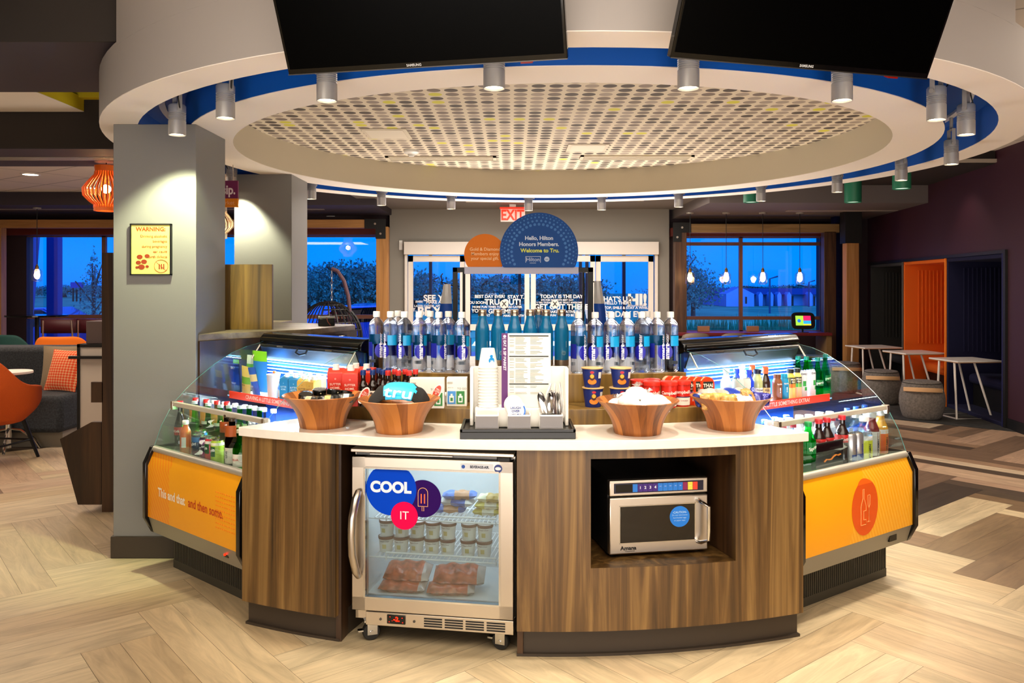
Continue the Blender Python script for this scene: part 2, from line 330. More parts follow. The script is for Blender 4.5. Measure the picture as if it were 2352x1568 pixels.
# walls that shut the room
struct(MB().box(-10, -9.9, -4, 15, 0, 3.6).build('wall_left', GREYW))
struct(MB().box(-10, 9, -4.1, -4, 0, 3.6).build('wall_near', GREYW))
# right plum wall with an opening for three nooks; local x runs along the wall
WA = (5.0, 4.0); wdir = Vector((.1191, .9929)); wrz = math.atan2(wdir.y, wdir.x)
def wl(Y): return (Y-4.0)/.9929
s0, s1 = wl(9.23), wl(14.05)
o = MB(); Lw = wl(14.4)
o.box(-8.5, s0, -.12, 0, 0, 3.6); o.box(s0, s1, -.12, 0, 2.0, 3.6); o.box(s1, Lw, -.12, 0, 0, 3.6)
wr = o.build('wall_right', PLUM, loc=(WA[0], WA[1], 0), rz=wrz); struct(wr)
o = MB(); o.box(-8.5, s0-.02, 0, .015, 0, .12); struct(o.build('baseboard_right', BLACKM, loc=(5.0, 4.0, 0), rz=wrz))
# nooks (three upholstered booths recessed in the wall)
nooks = [('navy', '0a0c34', '12144a', 'nearest of the three'), ('orange', 'ea6a10', 'f07c18', 'middle of the three'), ('charcoal', '3c3a38', '565350', 'farthest of the three')]
for i, (nm, c1, c2, wh) in enumerate(nooks):
    a, b_ = s0+.03+i*(s1-s0-.06)/3, s0+.03+(i+1)*(s1-s0-.06)/3
    t = thing('seating_nook', nm+' upholstered seating nook recessed in plum wall, '+wh, 'booth', (WA[0], WA[1], 0), wrz, 'seating nooks in the plum wall')
    fm = mat('nook_fabric_'+nm, c1, .85, bump=.2, bs=200); fm2 = mat('nook_edge_'+nm, c2, .8)
    D = .95
    q = MB(); q.box(a, b_, -D, -D+.05, 0, 2.0); q.box(a, a+.04, -D, .01, 0, 2.0); q.box(b_-.04, b_, -D, .01, 0, 2.0); q.box(a, b_, -D, .01, 1.94, 1.99); q.box(a, b_, -D, .01, 0, .05)
    q.build('shell', fm, t, bevel=.01)
    q = MB()
    for k in range(22): x = a+.12+k*(b_-a-.24)/21; q.tube([(x, -D+.055, .75), (x, -D+.055, 1.86)], .012, 6)
    for k in range(12): y = -D+.15+k*.055; q.tube([(b_-.045, y, .75), (b_-.045, y, 1.86)], .01, 6)
    q.build('ribbing', fm, t)
    MB().box(a+.08, b_-.08, -D+.06, -.22, .34, .47).build('seat_cushion', fm, t, bevel=.05)
    MB().box(a+.06, b_-.06, -D+.08, -.3, .05, .34).build('seat_base', BLACKM, t)
    q = MB(); q.box(a, a+.03, .0, .03, 0, 2.0); q.build('edge_trim', fm2, t, bevel=.008)
q = MB(); q.box(s0-.03, s1+.03, 0, .03, 1.99, 2.03); q.box(s0-.03, s0+.02, 0, .03, 0, 2.0); struct(q.build('trim_5', BLACKM, loc=(WA[0], WA[1], 0), rz=wrz))
# back wall (door wall) and window walls
YB = 14.0
q = MB(); x0, x1 = at(895, 0, YB).x, at(1537, 0, YB).x; dx0, dx1 = at(930, 0, YB).x, at(1510, 0, YB).x; dz = at(0, 555, YB).z
q.box(x0, dx0, YB, YB+.4, 0, 3.3); q.box(dx1, x1, YB, YB+.4, 0, 3.3); q.box(dx0, dx1, YB, YB+.4, dz, 3.3)
struct(q.build('wall_back', GREYW))
q = MB(); q.box(-10, x0, YB+.2, YB+.4, 2.5, 3.6); q.box(-10, x0, YB+.2, YB+.4, 0, .45); q.box(-10, -8.5, YB+.2, YB+.4, .45, 2.5); struct(q.build('wall_back_left', PLUMD))
q = MB(); q.box(x1, 7, YB+.2, YB+.4, 2.49, 3.6); q.box(x1, 7, YB+.2, YB+.4, 0, .8); q.box(5.4, 7, YB+.2, YB+.4, .8, 2.49); q.box(x1, 2.84, YB+.2, YB+.4, .8, 2.49)
struct(q.build('wall_back_right', PLUMD))
def windowpane(name, x0, x1, z0, z1, bars_x, bars_z, m, y=YB+.25, w=.05):
    t = thing(name, '', ''); del t['label']; del t['category']; t['kind'] = 'structure'
    q = MB(); q.box(x0, x1, y-.03, y+.03, z0-w/2, z0+w/2); q.box(x0, x1, y-.03, y+.03, z1-w/2, z1+w/2)
    for x in [x0, x1]+bars_x: q.box(x-w/2, x+w/2, y-.03, y+.03, z0, z1)
    for z in bars_z: q.box(x0, x1, y-.028, y+.028, z-w/2, z+w/2)
    q.build('window_frame', m, t)
    MB().box(x0, x1, y-.004, y+.004, z0, z1).build('window_glass', WING, t)
    return t
zr = at(0, 727, YB+.25).z
windowpane('window_1', at(1555, 0, 14.25).x, at(1887, 0, 14.25).x, .82, at(0, 543, 14.25).z, [at(1701, 0, 14.25).x], [at(0, 730, 14.25).z, at(0, 560, 14.25).z], COPPER, w=.06)
windowpane('window_2', at(22, 0, 14.25).x, at(893, 0, 14.25).x, .45, at(0, 540, 14.25).z, [at(p, 0, 14.25).x for p in (240, 480, 700)], [at(0, 727, 14.25).z], COPPER, w=.07)
# timber portals in front of the windows
def timber(name, label, box, m):
    return tag(MB().box(*box).build(name, m, bevel=.006), label, 'beam')
def portal(name, label, xs, posts, zb, zt, Y, plates, side='left', m1=None, m2=None):
    t = thing(name, label, 'timber frame', (0, 0, 0))
    MB().box(xs[0], xs[1], Y-.1, Y+.05, zb, zt).build('crossbeam', m1 or PINE, t, bevel=.006)
    for p in posts: MB().box(p, p+.2, Y-.1, Y+.05, 0, zb+.02).build('post', m2 or PINE_V, t, bevel=.006)
    for (a, b, c, d) in plates:
        q = MB(); q.box(a, b, Y-.112, Y-.1, c, d); q.build('steel_plate', BLACKM, t)
        q = MB(); q.cyl(0, 0, 0, .012, .018, 10, Matrix.Translation(((a+b)/2, Y-.112, (c+d)/2)) @ Matrix.Rotation(PI/2, 4, 'X')); q.build('bolt_head', STEEL, t)
Yt = 13.5
portal('timber_portal', 'pine beam and posts with black steel corner plates in front of right window', (at(1583, 0, Yt).x, at(1925, 0, Yt).x), [at(1540, 0, Yt).x+.05, at(1888, 0, Yt).x], at(0, 535, Yt).z, at(0, 515, Yt).z, Yt,
       [(at(1543, 0, Yt).x, at(1584, 0, Yt).x, at(0, 535, Yt).z, at(0, 512, Yt).z), (at(1543, 0, Yt).x, at(1562, 0, Yt).x, at(0, 556, Yt).z, at(0, 535, Yt).z), (at(1925, 0, Yt).x-.02, at(1968, 0, Yt).x, at(0, 535, Yt).z, at(0, 512, Yt).z)], m1=PALET, m2=DARKT)
portal('timber_portal', 'pine beam and post with black steel plates beside egg chair window', (-9.5, at(842, 0, Yt).x), [at(866, 0, Yt).x, at(0, 0, Yt).x-.12], at(0, 524, Yt).z, at(0, 505, Yt).z, Yt,
       [(at(840, 0, Yt).x, at(888, 0, Yt).x, at(0, 526, Yt).z, at(0, 504, Yt).z), (at(865, 0, Yt).x, at(888, 0, Yt).x, at(0, 549, Yt).z, at(0, 526, Yt).z)])
q = MB(); q.box(-9.8, x0-.02, 13.9, 14.15, at(0, 540, 14).z, at(0, 524, 14).z+.02); struct(q.build('trim_6', REDWOOD))
q = MB(); q.box(x1+.02, 5.9, 13.9, 14.15, at(0, 543, 14).z, at(0, 528, 14).z+.03); struct(q.build('trim_7', REDWOOD))
t = thing('timber_post', 'free standing pine post with black steel cap plate beside the nooks', 'post', (at(1954, 0, 12.9).x, 12.9, 0))
MB().box(-.1, .1, -.08, .08, 0, 2.36).build('shaft', PINE_V, t, bevel=.006); MB().box(-.13, .13, -.11, .1, 2.3, 2.62).build('steel_plate', BLACKM, t); MB().box(-.13, .13, -.11, .1, 2.62, 2.8).build('top_block', BLACKM, t)
struct(MB().box(at(1908, 0, 13.9).x, at(1922, 0, 13.9).x, 13.7, 13.9, 0, 2.8).build('trim_8', mat('blue_reveal', '0c1a58', .6)))
# automatic doors
t = thing('door_1', '', ''); del t['label']; del t['category']; t['kind'] = 'structure'
z = lambda py, Y=YB: at(0, py, Y).z; x = lambda px, Y=YB: at(px, 0, Y).x
q = MB(); q.box(dx0, dx1, YB-.14, YB+.1, z(585), z(556)); q.box(dx0, dx0+.05, YB-.06, YB+.1, 0, z(585)); q.box(dx1-.05, dx1, YB-.06, YB+.1, 0, z(585)); q.build('door_header', WHITE, t, bevel=.004)
leaves = [(938, 1068, .0), (1069, 1216, -.05), (1219, 1366, -.05), (1368, 1500, .0)]
for i, (a, b, dy) in enumerate(leaves):
    q = MB(); X0, X1 = x(a), x(b); w = .085
    q.box(X0, X0+w, YB-.03+dy, YB+.02+dy, 0, z(587)); q.box(X1-w, X1, YB-.03+dy, YB+.02+dy, 0, z(587)); q.box(X0, X1, YB-.03+dy, YB+.02+dy, z(601), z(587)); q.box(X0, X1, YB-.03+dy, YB+.02+dy, z(758), z(744)); q.box(X0, X1, YB-.03+dy, YB+.02+dy, 0, .25)
    lf = q.build('door_leaf', WHITE, t); MB().box(X0+w, X1-w, YB-.008+dy, YB-.002+dy, .25, z(601)).build('door_glass', WING, lf)
    q = MB(); q.box(X0+w, X1-w, YB-.012+dy, YB-.009+dy, z(775), z(762)); q.build('blue_film', P('1e86d8'), lf)
TW = P('f4f2ee', .5)
def dtxt(par, px, py, s, hpx, y=YB-.075, al='CENTER', bold=.03, sq=1): return (s, x(px, y), z(py, y), hpx*YB/F*1.38, bold, al, 0, sq)
Tm = lambda y: Matrix.Translation((0, y, 0)) @ UP
text(t, [dtxt(0, 1001, 685, 'SEE YA', 14), dtxt(0, 962, 693, "EVER!", 5), dtxt(0, 1000, 694, 'MAKE A C', 7), dtxt(0, 985, 703, 'LATER GATOR, AFTER', 5), dtxt(0, 985, 716, 'BE Y', 20, bold=.04), dtxt(0, 950, 712, 'IT.', 7)], TW, Tm(YB-.02))
text(t, [dtxt(0, 1125, 681, 'BEST DAY EVER!', 7), dtxt(0, 1185, 682, 'STAY T.', 8), dtxt(0, 1155, 694, 'TRU-OUT!', 13), dtxt(0, 1097, 695, 'OU SOON', 6), dtxt(0, 1142, 705, 'MORE FUN TIMES TO BE HAD LATER', 5), dtxt(0, 1147, 715, 'GET EM!', 10), dtxt(0, 1095, 714, 'YOU', 8), dtxt(0, 1112, 724, 'BE DAY', 6), dtxt(0, 1180, 725, 'MAKE CREATIV', 5)], TW, Tm(YB-.07))
text(t, [dtxt(0, 1291, 681, 'TODAY IS THE DAY.', 8), dtxt(0, 1280, 689, 'STS FOR MOMENTS BEST DAY', 4), dtxt(0, 1285, 695, 'Y TRU TODAY IS TO BE TRULY AWESOME.', 4), dtxt(0, 1291, 705, 'GET OUT THERE.', 12), dtxt(0, 1300, 716, 'MAKE CREATIVE FUT.', 6), dtxt(0, 1300, 724, 'FUN TIMES TO BE HAD.', 5)], TW, Tm(YB-.07))
text(t, [dtxt(0, 1413, 687, "WHAT'S UP?", 11), dtxt(0, 1412, 696, "ELL HELLO THERE.", 7), dtxt(0, 1465, 690, 'HI!', 26, bold=.05), dtxt(0, 1440, 707, 'STOP, SMILE & STAY A WHILE.', 6), dtxt(0, 1462, 702, 'OUR PLACE IS YOURS', 3), dtxt(0, 1435, 722, "BEST DAY EVER!", 13)], TW, Tm(YB-.02))
for px_ in (1158, 1274):
    q = MB(); q.prism([(x(px_)+.075*a, z(698)+.075*b) for a, b in disc(24)], 0, .003, Matrix.Translation((0, YB-.08, 0)) @ UP); q.build('round_decal', P('e8e4dc'), t)
    text(t, [('X', x(px_), z(698), .11, .02)], BLACKM, Tm(YB-.088))
# vestibule frame outside, seen through the doors
q = MB()
for p in (985, 1075, 1190, 1330, 1345, 1430): q.box(x(p, 16.2), x(p+7, 16.2), 16.2, 16.3, 0, 2.6)
q.box(x(930, 16.2), x(1500, 16.2), 16.2, 16.3, 2.35, 2.6); q.box(-2.3, 2.6, 14.4, 16.3, 2.6, 2.7); q.box(-2.3, 2.6, 14.4, 16.3, -.1, -.01)
struct(q.build('vestibule_frame', mat('vestibule_frame_grey', '6b7080', .5)))
# small wall sensor
tag(MB().box(x(917), x(925), YB-.03, YB, z(574), z(552)).build('wall_sensor', WPLAST, bevel=.005), 'small white sensor box on grey wall beside the sliding doors', 'sensor')
# EXIT sign
t = thing('exit_sign', 'clear acrylic EXIT sign with red letters hanging above the doors', 'sign', (0, 0, 0))
Ye = 13.2
q = MB(); q.box(x(1150, Ye), x(1206, Ye), Ye-.01, Ye+.01, z(509, Ye), z(480, Ye)); q.build('acrylic_panel', mat('exit_panel', 'e8c8c0', .3, emit='ff8070', es=.22), t)
MB().box(x(1148, Ye), x(1210, Ye), Ye-.04, Ye+.04, z(480, Ye), z(476, Ye)).build('housing', mat('exit_red_housing', 'c03020', .4, emit='ff3018', es=.6), t)
MB().box(x(1170, Ye), x(1185, Ye), Ye-.03, Ye+.03, z(476, Ye), 2.95).build('mount', WPLAST, t)
text(t, [('EXIT', x(1177, Ye), z(495, Ye), .235, .03, 'CENTER', 0, .78)], mat('exit_red_glow', 'ff3010', .4, emit='ff1e04', es=1.1), Matrix.Translation((0, Ye-.015, 0)) @ UP)
# pillars
def pillar(name, x0, x1, y0, y1):
    o = MB().box(x0, x1, y0, y1, 0, 2.566).build(name, GREYP, bevel=.003); struct(o)
    b = MB(); w = .012; b.box(x0-w, x1+w, y0-w, y1+w, 0, .13); struct(b.build('baseboard_'+name, KICK, bevel=.005))
pillar('pillar_near', -2.36, -1.87, 4.8, 5.29)
pillar('pillar_far', -2.37, -1.88, 6.92, 7.45)
# ceiling ring
CC = (.33, 6.14); R1, R2, R3, R4, ZR = 2.31, 2.6, 2.876, 3.08, 2.566
def dots():
    m, N, L, b = nodes('dotted_ceiling'); t = N.new('ShaderNodeTexCoord'); d = N.new('ShaderNodeVectorMath'); d.operation = 'SCALE'; d.inputs['Scale'].default_value = 1/.108
    fl = N.new('ShaderNodeVectorMath'); fl.operation = 'FLOOR'; fr = N.new('ShaderNodeVectorMath'); fr.operation = 'FRACTION'
    L.new(t.outputs['Object'], d.inputs[0]); L.new(d.outputs[0], fl.inputs[0]); L.new(d.outputs[0], fr.inputs[0])
    sb = N.new('ShaderNodeVectorMath'); sb.operation = 'SUBTRACT'; sb.inputs[1].default_value = (.5, .5, 0); L.new(fr.outputs[0], sb.inputs[0])
    mu = N.new('ShaderNodeVectorMath'); mu.operation = 'MULTIPLY'; mu.inputs[1].default_value = (1, 1, 0); L.new(sb.outputs[0], mu.inputs[0])
    ln = N.new('ShaderNodeVectorMath'); ln.operation = 'LENGTH'; L.new(mu.outputs[0], ln.inputs[0])
    c = N.new('ShaderNodeMath'); c.operation = 'LESS_THAN'; c.inputs[1].default_value = .4; L.new(ln.outputs['Value'], c.inputs[0])
    mz = N.new('ShaderNodeVectorMath'); mz.operation = 'MULTIPLY'; mz.inputs[1].default_value = (1, 1, 0); L.new(fl.outputs[0], mz.inputs[0])
    wn = N.new('ShaderNodeTexWhiteNoise'); wn.noise_dimensions = '3D'; L.new(mz.outputs[0], wn.inputs[0])
    r = N.new('ShaderNodeValToRGB'); r.color_ramp.interpolation = 'CONSTANT'; e = r.color_ramp.elements; e[0].position = 0; e[0].color = lin('a8998a'); e[1].position = .3; e[1].color = lin('7d6e62')
    for p_, h_ in ((.52, '96877a'), (.68, '52463c'), (.967, 'd6d040')): k = e.new(p_); k.color = lin(h_)
    L.new(wn.outputs['Value'], r.inputs[0]); mx = N.new('ShaderNodeMix'); mx.data_type = 'RGBA'; mx.inputs[6].default_value = lin('ded2bb'); L.new(c.outputs[0], mx.inputs[0]); L.new(r.outputs[0], mx.inputs[7]); L.new(mx.outputs[2], b.inputs['Base Color'])
    b.inputs['Roughness'].default_value = .75; return m
N_ = 120
struct(MB().cyl(CC[0], CC[1], 2.82, 2.86, R1+.01, N_).build('ceiling_dotted_disc', dots()))
struct(MB().arcbox(CC, R1, R2, 0, 2*PI, ZR, ZR+.004, N_).build('ceiling_ring_inner', RINGW))
struct(MB().arcbox(CC, R3, R4, 0, 2*PI, ZR, ZR+.004, N_).build('ceiling_ring_outer', RINGW))
q = MB(); q.arcbox(CC, R1, R1+.02, 0, 2*PI, ZR+.004, 2.83, N_); struct(q.build('ceiling_ring_inner_face', INNERB))
q = MB(); q.arcbox(CC, R2-.015, R2, 0, 2*PI, ZR+.004, 2.78, N_); q.arcbox(CC, R3, R3+.015, 0, 2*PI, ZR+.004, 2.78, N_); q.arcbox(CC, R2-.015, R3+.015, 0, 2*PI, 2.78, 2.79, N_); struct(q.build('ceiling_ring_blue_cove', BLUE))
q = MB(); q.arcbox(CC, R4-.02, R4, 0, 2*PI, ZR+.004, 2.84, N_); q.arcbox(CC, R1, R4, 0, 2*PI, 2.84, 2.86, N_)
q.arcbox(CC, R4-.02, R4, math.radians(-50.0), math.radians(42), 2.84, 3.6, 60); struct(q.build('ceiling_ring_fascia', FASCIA))
# recessed things in the dotted ceiling
VENT = mat('vent_cream', 'd8ccb4', .5)
def ceil_vent(px0, px1, py, lab):
    t = thing('ceiling_vent', lab, 'vent', (0, 0, 0), 0, 'linear vents in the dotted ceiling'); Y = 1.22*F/(660-py)
    X0, X1 = (px0-HX)*Y/F, (px1-HX)*Y/F; q = MB()
    q.box(X0, X1, Y-.1, Y-.085, 2.805, 2.82); q.box(X0, X1, Y+.085, Y+.1, 2.805, 2.82); q.box(X0, X0+.03, Y-.1, Y+.1, 2.805, 2.82); q.box(X1-.03, X1, Y-.1, Y+.1, 2.805, 2.82); q.build('frame', VENT, t)
    MB().box(X0, X1, Y-.085, Y+.085, 2.815, 2.82).build('backing', BLACKM, t)
    for i in range(4): MB().box(X0, X1, Y-.075+.04*i, Y-.055+.04*i, 2.806, 2.815).build('slat', VENT, t)
ceil_vent(888, 1140, 362, 'linear slot vent in dotted ceiling, left of centre'); ceil_vent(1332, 1590, 360, 'linear slot vent in dotted ceiling, right of centre')
def hatch(px0, px1, py0, py1, lab, name='access_panel'):
    Y0, Y1 = 1.22*F/(660-py0), 1.22*F/(660-py1); Ym = (Y0+Y1)/2
    t = thing(name, lab, 'panel', ((px0+px1-2*HX)/2*Ym/F, Ym, 2.82), 0, 'access panels in the dotted ceiling'); w = (px1-px0)/2*Ym/F; h = abs(Y1-Y0)/2
    MB().box(-w, w, -h, h, -.008, 0).build('frame', mat('hatch_cream', 'd9cdb6', .6), t, bevel=.003); MB().box(-w+.03, w-.03, -h+.03, h-.03, -.011, -.008).build('panel', mat('hatch_cream2', 'e2d8c4', .6), t)
hatch(838, 940, 295, 317, 'plain cream access panel in dotted ceiling on the left'); hatch(1302, 1395, 330, 347, 'cream access panel in dotted ceiling above the right vent')
def detector(px, py, zc, lab, r=.07):
    Y = (zc-EYE)*F/(660-py); t = thing('smoke_detector', lab, 'smoke detector', ((px-HX)*Y/F, Y, zc), 0)
    MB().lathe([(0, 0), (r, 0), (r, -.02), (r*.7, -.035), (0, -.035)][::-1], 24).build('base', WPLAST, t); MB().lathe([(0, -.035), (r*.45, -.035), (r*.35, -.055), (0, -.055)][::-1], 20).build('sensor_head', WPLAST, t)
detector(945, 345, 2.82, 'round smoke detector on dotted ceiling beside the left vent'); detector(790, 480, 2.95, 'round white smoke detector on lobby ceiling left of the doors', .12)
for px_, py_, zc, lab in ((762, 497, 2.85, 'round recessed downlight in ceiling above egg chair'), (70, 400, 3.05, 'left recessed downlight in lounge tile ceiling'), (205, 431, 3.05, 'right recessed downlight in lounge tile ceiling behind orange lantern')):
    Y = (zc-EYE)*F/(660-py_); t = thing('downlight', lab, 'ceiling light', ((px_-HX)*Y/F, Y, zc)); MB().arcbox((0, 0), .09, .115, 0, 2*PI, -.008, 0, 24).build('bezel', WPLAST, t); MB().cyl(0, 0, -.005, -.001, .09).build('lens', LT, t)
for px0, px1, py, lab in ((1070, 1140, 468, 'flat white ceiling speaker panel left of EXIT sign'), (1270, 1480, 472, 'long slot air vent in lobby ceiling right of EXIT sign')):
    Y = 12.6 if px0 < 1200 else 12.4; MBo = MB().box((px0-HX)*Y/F, (px1-HX)*Y/F, Y-.1, Y+.1, 2.93, 2.95).build('ceiling_panel', mat('panel_pale', 'c4b8a8', .6)); tag(MBo, lab, 'panel')
tag(MB().box(4.3, 6.0, 12.6, 12.75, 2.79, 2.8).build('air_vent', mat('panel_dim', '9a8c80', .6)), 'long slot air vent above the right window', 'vent')
# green ceiling cylinders
for k_, (px, pyb, Y) in enumerate(((1725, 465, 10.6), (1959, 465, 10.0), (2071, 434, 9.3))):
    p = at(px, pyb, Y); lab = ['leftmost green cylinder ceiling light behind the ring', 'middle green cylinder ceiling light behind the ring', 'rightmost green cylinder ceiling light behind the ring'][k_]
    t = thing('cylinder_light', lab, 'ceiling light', (p.x, p.y, p.z), 0, 'green cylinder ceiling lights'); hh = (2.95 if Y < 9.5 else 3.05)-p.z
    MB().lathe([(.09, .0), (.1, .0), (.1, hh), (0, hh)], 28).build('housing', mat('green_lamp_paint', '1f6e50', .45), t); MB().cyl(0, 0, .012, .02, .09).build('lens', mat('cyl_lens', 'd8ead8', .4, emit='e8ffe8', es=.8), t)
# ring spotlights
def spot_proto():
    t = thing('ring_spotlight', '', 'spotlight', (0, 0, 0), 0, 'spotlights hanging in the ring cove')
    pr = [(.036, .012), (.043, 0), (.046, .0), (.046, .075)]
    for i in range(5): z0 = .078+i*.009; pr += [(.046, z0), (.042, z0+.002), (.042, z0+.005), (.046, z0+.007)]
    pr += [(.046, .125), (.046, .16), (.04, .168), (0, .168)]
    MB().lathe(pr, 28).build('lamp_body', ALU, t); MB().cyl(0, 0, .008, .012, .04).build('lens', LT, t)
    q = MB(); q.box(-.012, .012, -.056, -.05, .13, .24); q.box(-.012, .012, .05, .056, .13, .24); q.box(-.012, .012, -.056, .056, .235, .241); q.cyl(0, 0, .24, .32, .012, 10)
    q.build('yoke', GREYPL, t, bevel=.002)
    q = MB(); q.tube([(.0, .052, .14), (.02, .09, .19), (.01, .06, .25), (0, .02, .3)], .004, 6); q.build('cable', BLACKM, t); q = MB(); q.cyl(0, 0, 0, .008, .012, 10, Matrix.Translation((0, -.064, .14)) @ Matrix.Rotation(-PI/2, 4, 'X')); q.build('knob', GREYPL, t)
    return t
sp = spot_proto()
SPX = [(407, 310, 'near'), (518, 265, 'near'), (751, 228, 'near'), (1135, 200, 'near'), (1581, 202, 'near'), (1934, 230, 'near'), (2151, 280, 'near'), (2219, 325, 'near'),
       (2185, 372, 'far'), (2070, 410, 'far'), (1923, 440, 'far'), (1748, 463, 'far'), (1559, 474, 'far'), (1382, 482, 'far'), (1214, 482, 'far'), (1036, 480, 'far'), (876, 470, 'far'), (715, 453, 'far'), (532, 420, 'far')]
WHERE = ['in front of the near pillar', 'between near pillar and left television', 'under the left television, left end', 'under the right end of the left television', 'under the left end of the right television', 'under the right television, centre', 'just right of the right television', 'at the far right bend of the ring',
         'below the far right bend, first of the far arc', 'above the nearest green cylinder light', 'left of the middle green cylinder', 'in front of the leftmost green cylinder', 'above the left end of the right window', 'right of the blue round sign, above the door wall', 'touching the right edge of the EXIT sign', 'left of the EXIT sign', 'above the window timber post', 'next to the far pillar, right side', 'beside the purple hanging sign']
for i, ((px, py, br), wh) in enumerate(zip(SPX, WHERE)):
    k = (px-HX)/F; A_ = 1+k*k; B_ = -2*(k*CC[0]+CC[1]); C_ = CC[0]**2+CC[1]**2-2.74**2; D_ = max(0, B_*B_-4*A_*C_)
    Y = (-B_-math.sqrt(D_))/(2*A_) if br == 'near' else (-B_+math.sqrt(D_))/(2*A_)
    pos = (k*Y, Y, 2.44); rz = math.atan2(Y-CC[1], k*Y-CC[0])
    lab = 'silver ribbed cylinder spotlight '+wh
    if i == 0: o = sp; o.location = pos; o.rotation_euler = (0, 0, rz); o['label'] = lab
    else: o = dup(sp, pos, rz, lab)
    l = bpy.data.lights.new('spot_beam', 'SPOT'); l.energy = 44; l.color = (1, .89, .74) if i else (.95, 1, .62); l.spot_size = math.radians(64); l.spot_blend = .55; l.shadow_soft_size = .035
    lo = bpy.data.objects.new('spot_beam', l); COL.objects.link(lo); lo.location = (pos[0], pos[1], 2.43)
    ctr = Vector((CC[0]-pos[0], CC[1]-pos[1], 0)); out = Vector((.5, 4.0, .9))-Vector(pos)
    aim = Vector((lerp(pos[0], .25, .32), lerp(pos[1], 4.4, .32), .95)) if pos[1] < 7 else Vector((lerp(pos[0], .3, .4), lerp(pos[1], 5.2, .5), 1.0))
    if i == 0: aim = Vector((-2.1, 5.1, 1.2)); l.energy = 80; l.spot_size = math.radians(80)
    if i == 18: aim = Vector((-2.2, 7.2, 1.3)); l.energy = 80; l.spot_size = math.radians(80); l.color = (1, 1, .7)
    lo.rotation_euler = (aim-Vector(lo.location)).to_track_quat('-Z', 'Y').to_euler()
tk = MB(); tk.arcbox(CC, 2.72, 2.76, 0, 2*PI, 2.762, 2.78, N_); struct(tk.build('trim_9', WPLAST))
# televisions
def tv(pl, pr_, zb, lab, logo_t):
    d = Vector((pr_[0]-pl[0], pr_[1]-pl[1], 0)); w = d.length; rz = math.atan2(d.y, d.x); h = w*.575; tau = math.radians(27)
    t = thing('television', lab, 'television', (pl[0], pl[1], zb), rz, 'televisions hanging from the ring'); T = Matrix.Rotation(tau, 4, 'X'); th = .035
    q = MB(); q.box(0, w, 0, th, 0, h, T); q.box(w*.2, w*.8, th, th+.03, .1, h*.8, T); q.build('casing', BLACKG, t, bevel=.004)
    MB().box(.012, w-.012, -.002, 0, .022, h-.012, T).build('screen', SCREEN, t)
    q = MB(); q.box(0, w, -.003, -.001, .0, .004, T); q.build('bezel_line', DSTEEL, t)
    text(t, [('SAMSUNG', w*logo_t, .012, .013, .03)], P('b8b8b8'), T @ TX(0, -.004, 0))
    q = MB(); q.box(w*.4, w*.6, th+.03, th+.05, .15, h*.6, T); q.tube([T @ Vector((w*.5, .08, .3)), (w*.5, .32, .45)], .025, 8); q.build('wall_bracket', BLACKM, t)
    q = MB(); q.box(w*.84, w*.88, .005, .03, -.008, 0, T); q.build('infrared_window', mat('ir_red', '300000', .3, emit='ff2000', es=.15), t)
tv((-.881, 3.2), (.204, 2.973), 2.4365, 'large black television tilted downward, left of the two', .47)
tv((.565, 2.892), (1.633, 3.19), 2.418, 'large black television tilted downward, right of the two', .5)
# ================================================================ THE ISLAND
C0 = (.187, 6.737); ZC = .945
def arc_a(px, r):           # angle on the circle round C0 whose point lies in the direction px, front branch
    k = (px-HX)/F; A_ = 1+k*k; B_ = -2*(k*C0[0]+C0[1]); C_ = C0[0]**2+C0[1]**2-r*r; Y = (-B_-math.sqrt(B_*B_-4*A_*C_))/(2*A_); return math.atan2(k*Y-C0[0], C0[1]-Y)
def on_arc(a, r): return (C0[0]+r*math.sin(a), C0[1]-r*math.cos(a))
LL, LD = (-1.287, 3.813), (.656, .755); RL, RD = (1.345, 3.675), (-.583, .813)
def cut(p, d, r):           # where the side line meets the circle of radius r
    ox, oy = p[0]-C0[0], p[1]-C0[1]; b = ox*d[0]+oy*d[1]; c = ox*ox+oy*oy-r*r; t = -b-math.sqrt(b*b-c*(d[0]**2+d[1]**2)); X, Y = p[0]+d[0]*t, p[1]+d[1]*t
    return math.atan2(X-C0[0], C0[1]-Y)
def sector(rf, rb, inset=0, n=36):
    lp = (LL[0]+inset, LL[1]); rp = (RL[0]-inset, RL[1]); P_ = []
    a0, a1 = cut(lp, LD, rf), cut(rp, RD, rf); P_ += [on_arc(lerp(a0, a1, i/n), rf) for i in range(n+1)]
    a0, a1 = cut(lp, LD, rb), cut(rp, RD, rb); P_ += [on_arc(lerp(a1, a0, i/n), rb) for i in range(n+1)]
    return P_
t = thing('counter_cabinet', 'curved walnut laminate island cabinet with microwave niche and dark toe kick', 'cabinet')
RW = 3.25
aL, aLi, aRi, aR = arc_a(556, RW), arc_a(770, RW), arc_a(1187, RW), arc_a(1845, RW)
q = MB(); q.arcbox(C0, RW-.03, RW, aL, aLi, .12, .903, 20); q.build('front_panel', WALNUT, t)
q = MB(); p0 = on_arc(aLi, RW-.03); d_ = Vector((p0[0]-C0[0], p0[1]-C0[1])).normalized()*-1
def wallseg(a, b, z0, z1, th=.025, par=t, nm='side_panel', m=WALNUT_D):
    v = Vector((b[0]-a[0], b[1]-a[1])); L_ = v.length; M_ = Matrix.Translation((a[0], a[1], 0)) @ Matrix.Rotation(math.atan2(v.y, v.x), 4, 'Z')
    return MB().box(0, L_, -th/2, th/2, z0, z1, M_).build(nm, m, par)
fz = Vector((-.719, 3.64)); fdir = Vector((math.cos(-.166), math.sin(-.166))); fback = Vector((-fdir.y, fdir.x))
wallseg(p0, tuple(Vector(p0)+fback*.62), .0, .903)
pr0 = on_arc(aRi+.004, RW-.03); wallseg(pr0, tuple(Vector(pr0)+fback*.62), .0, .903)
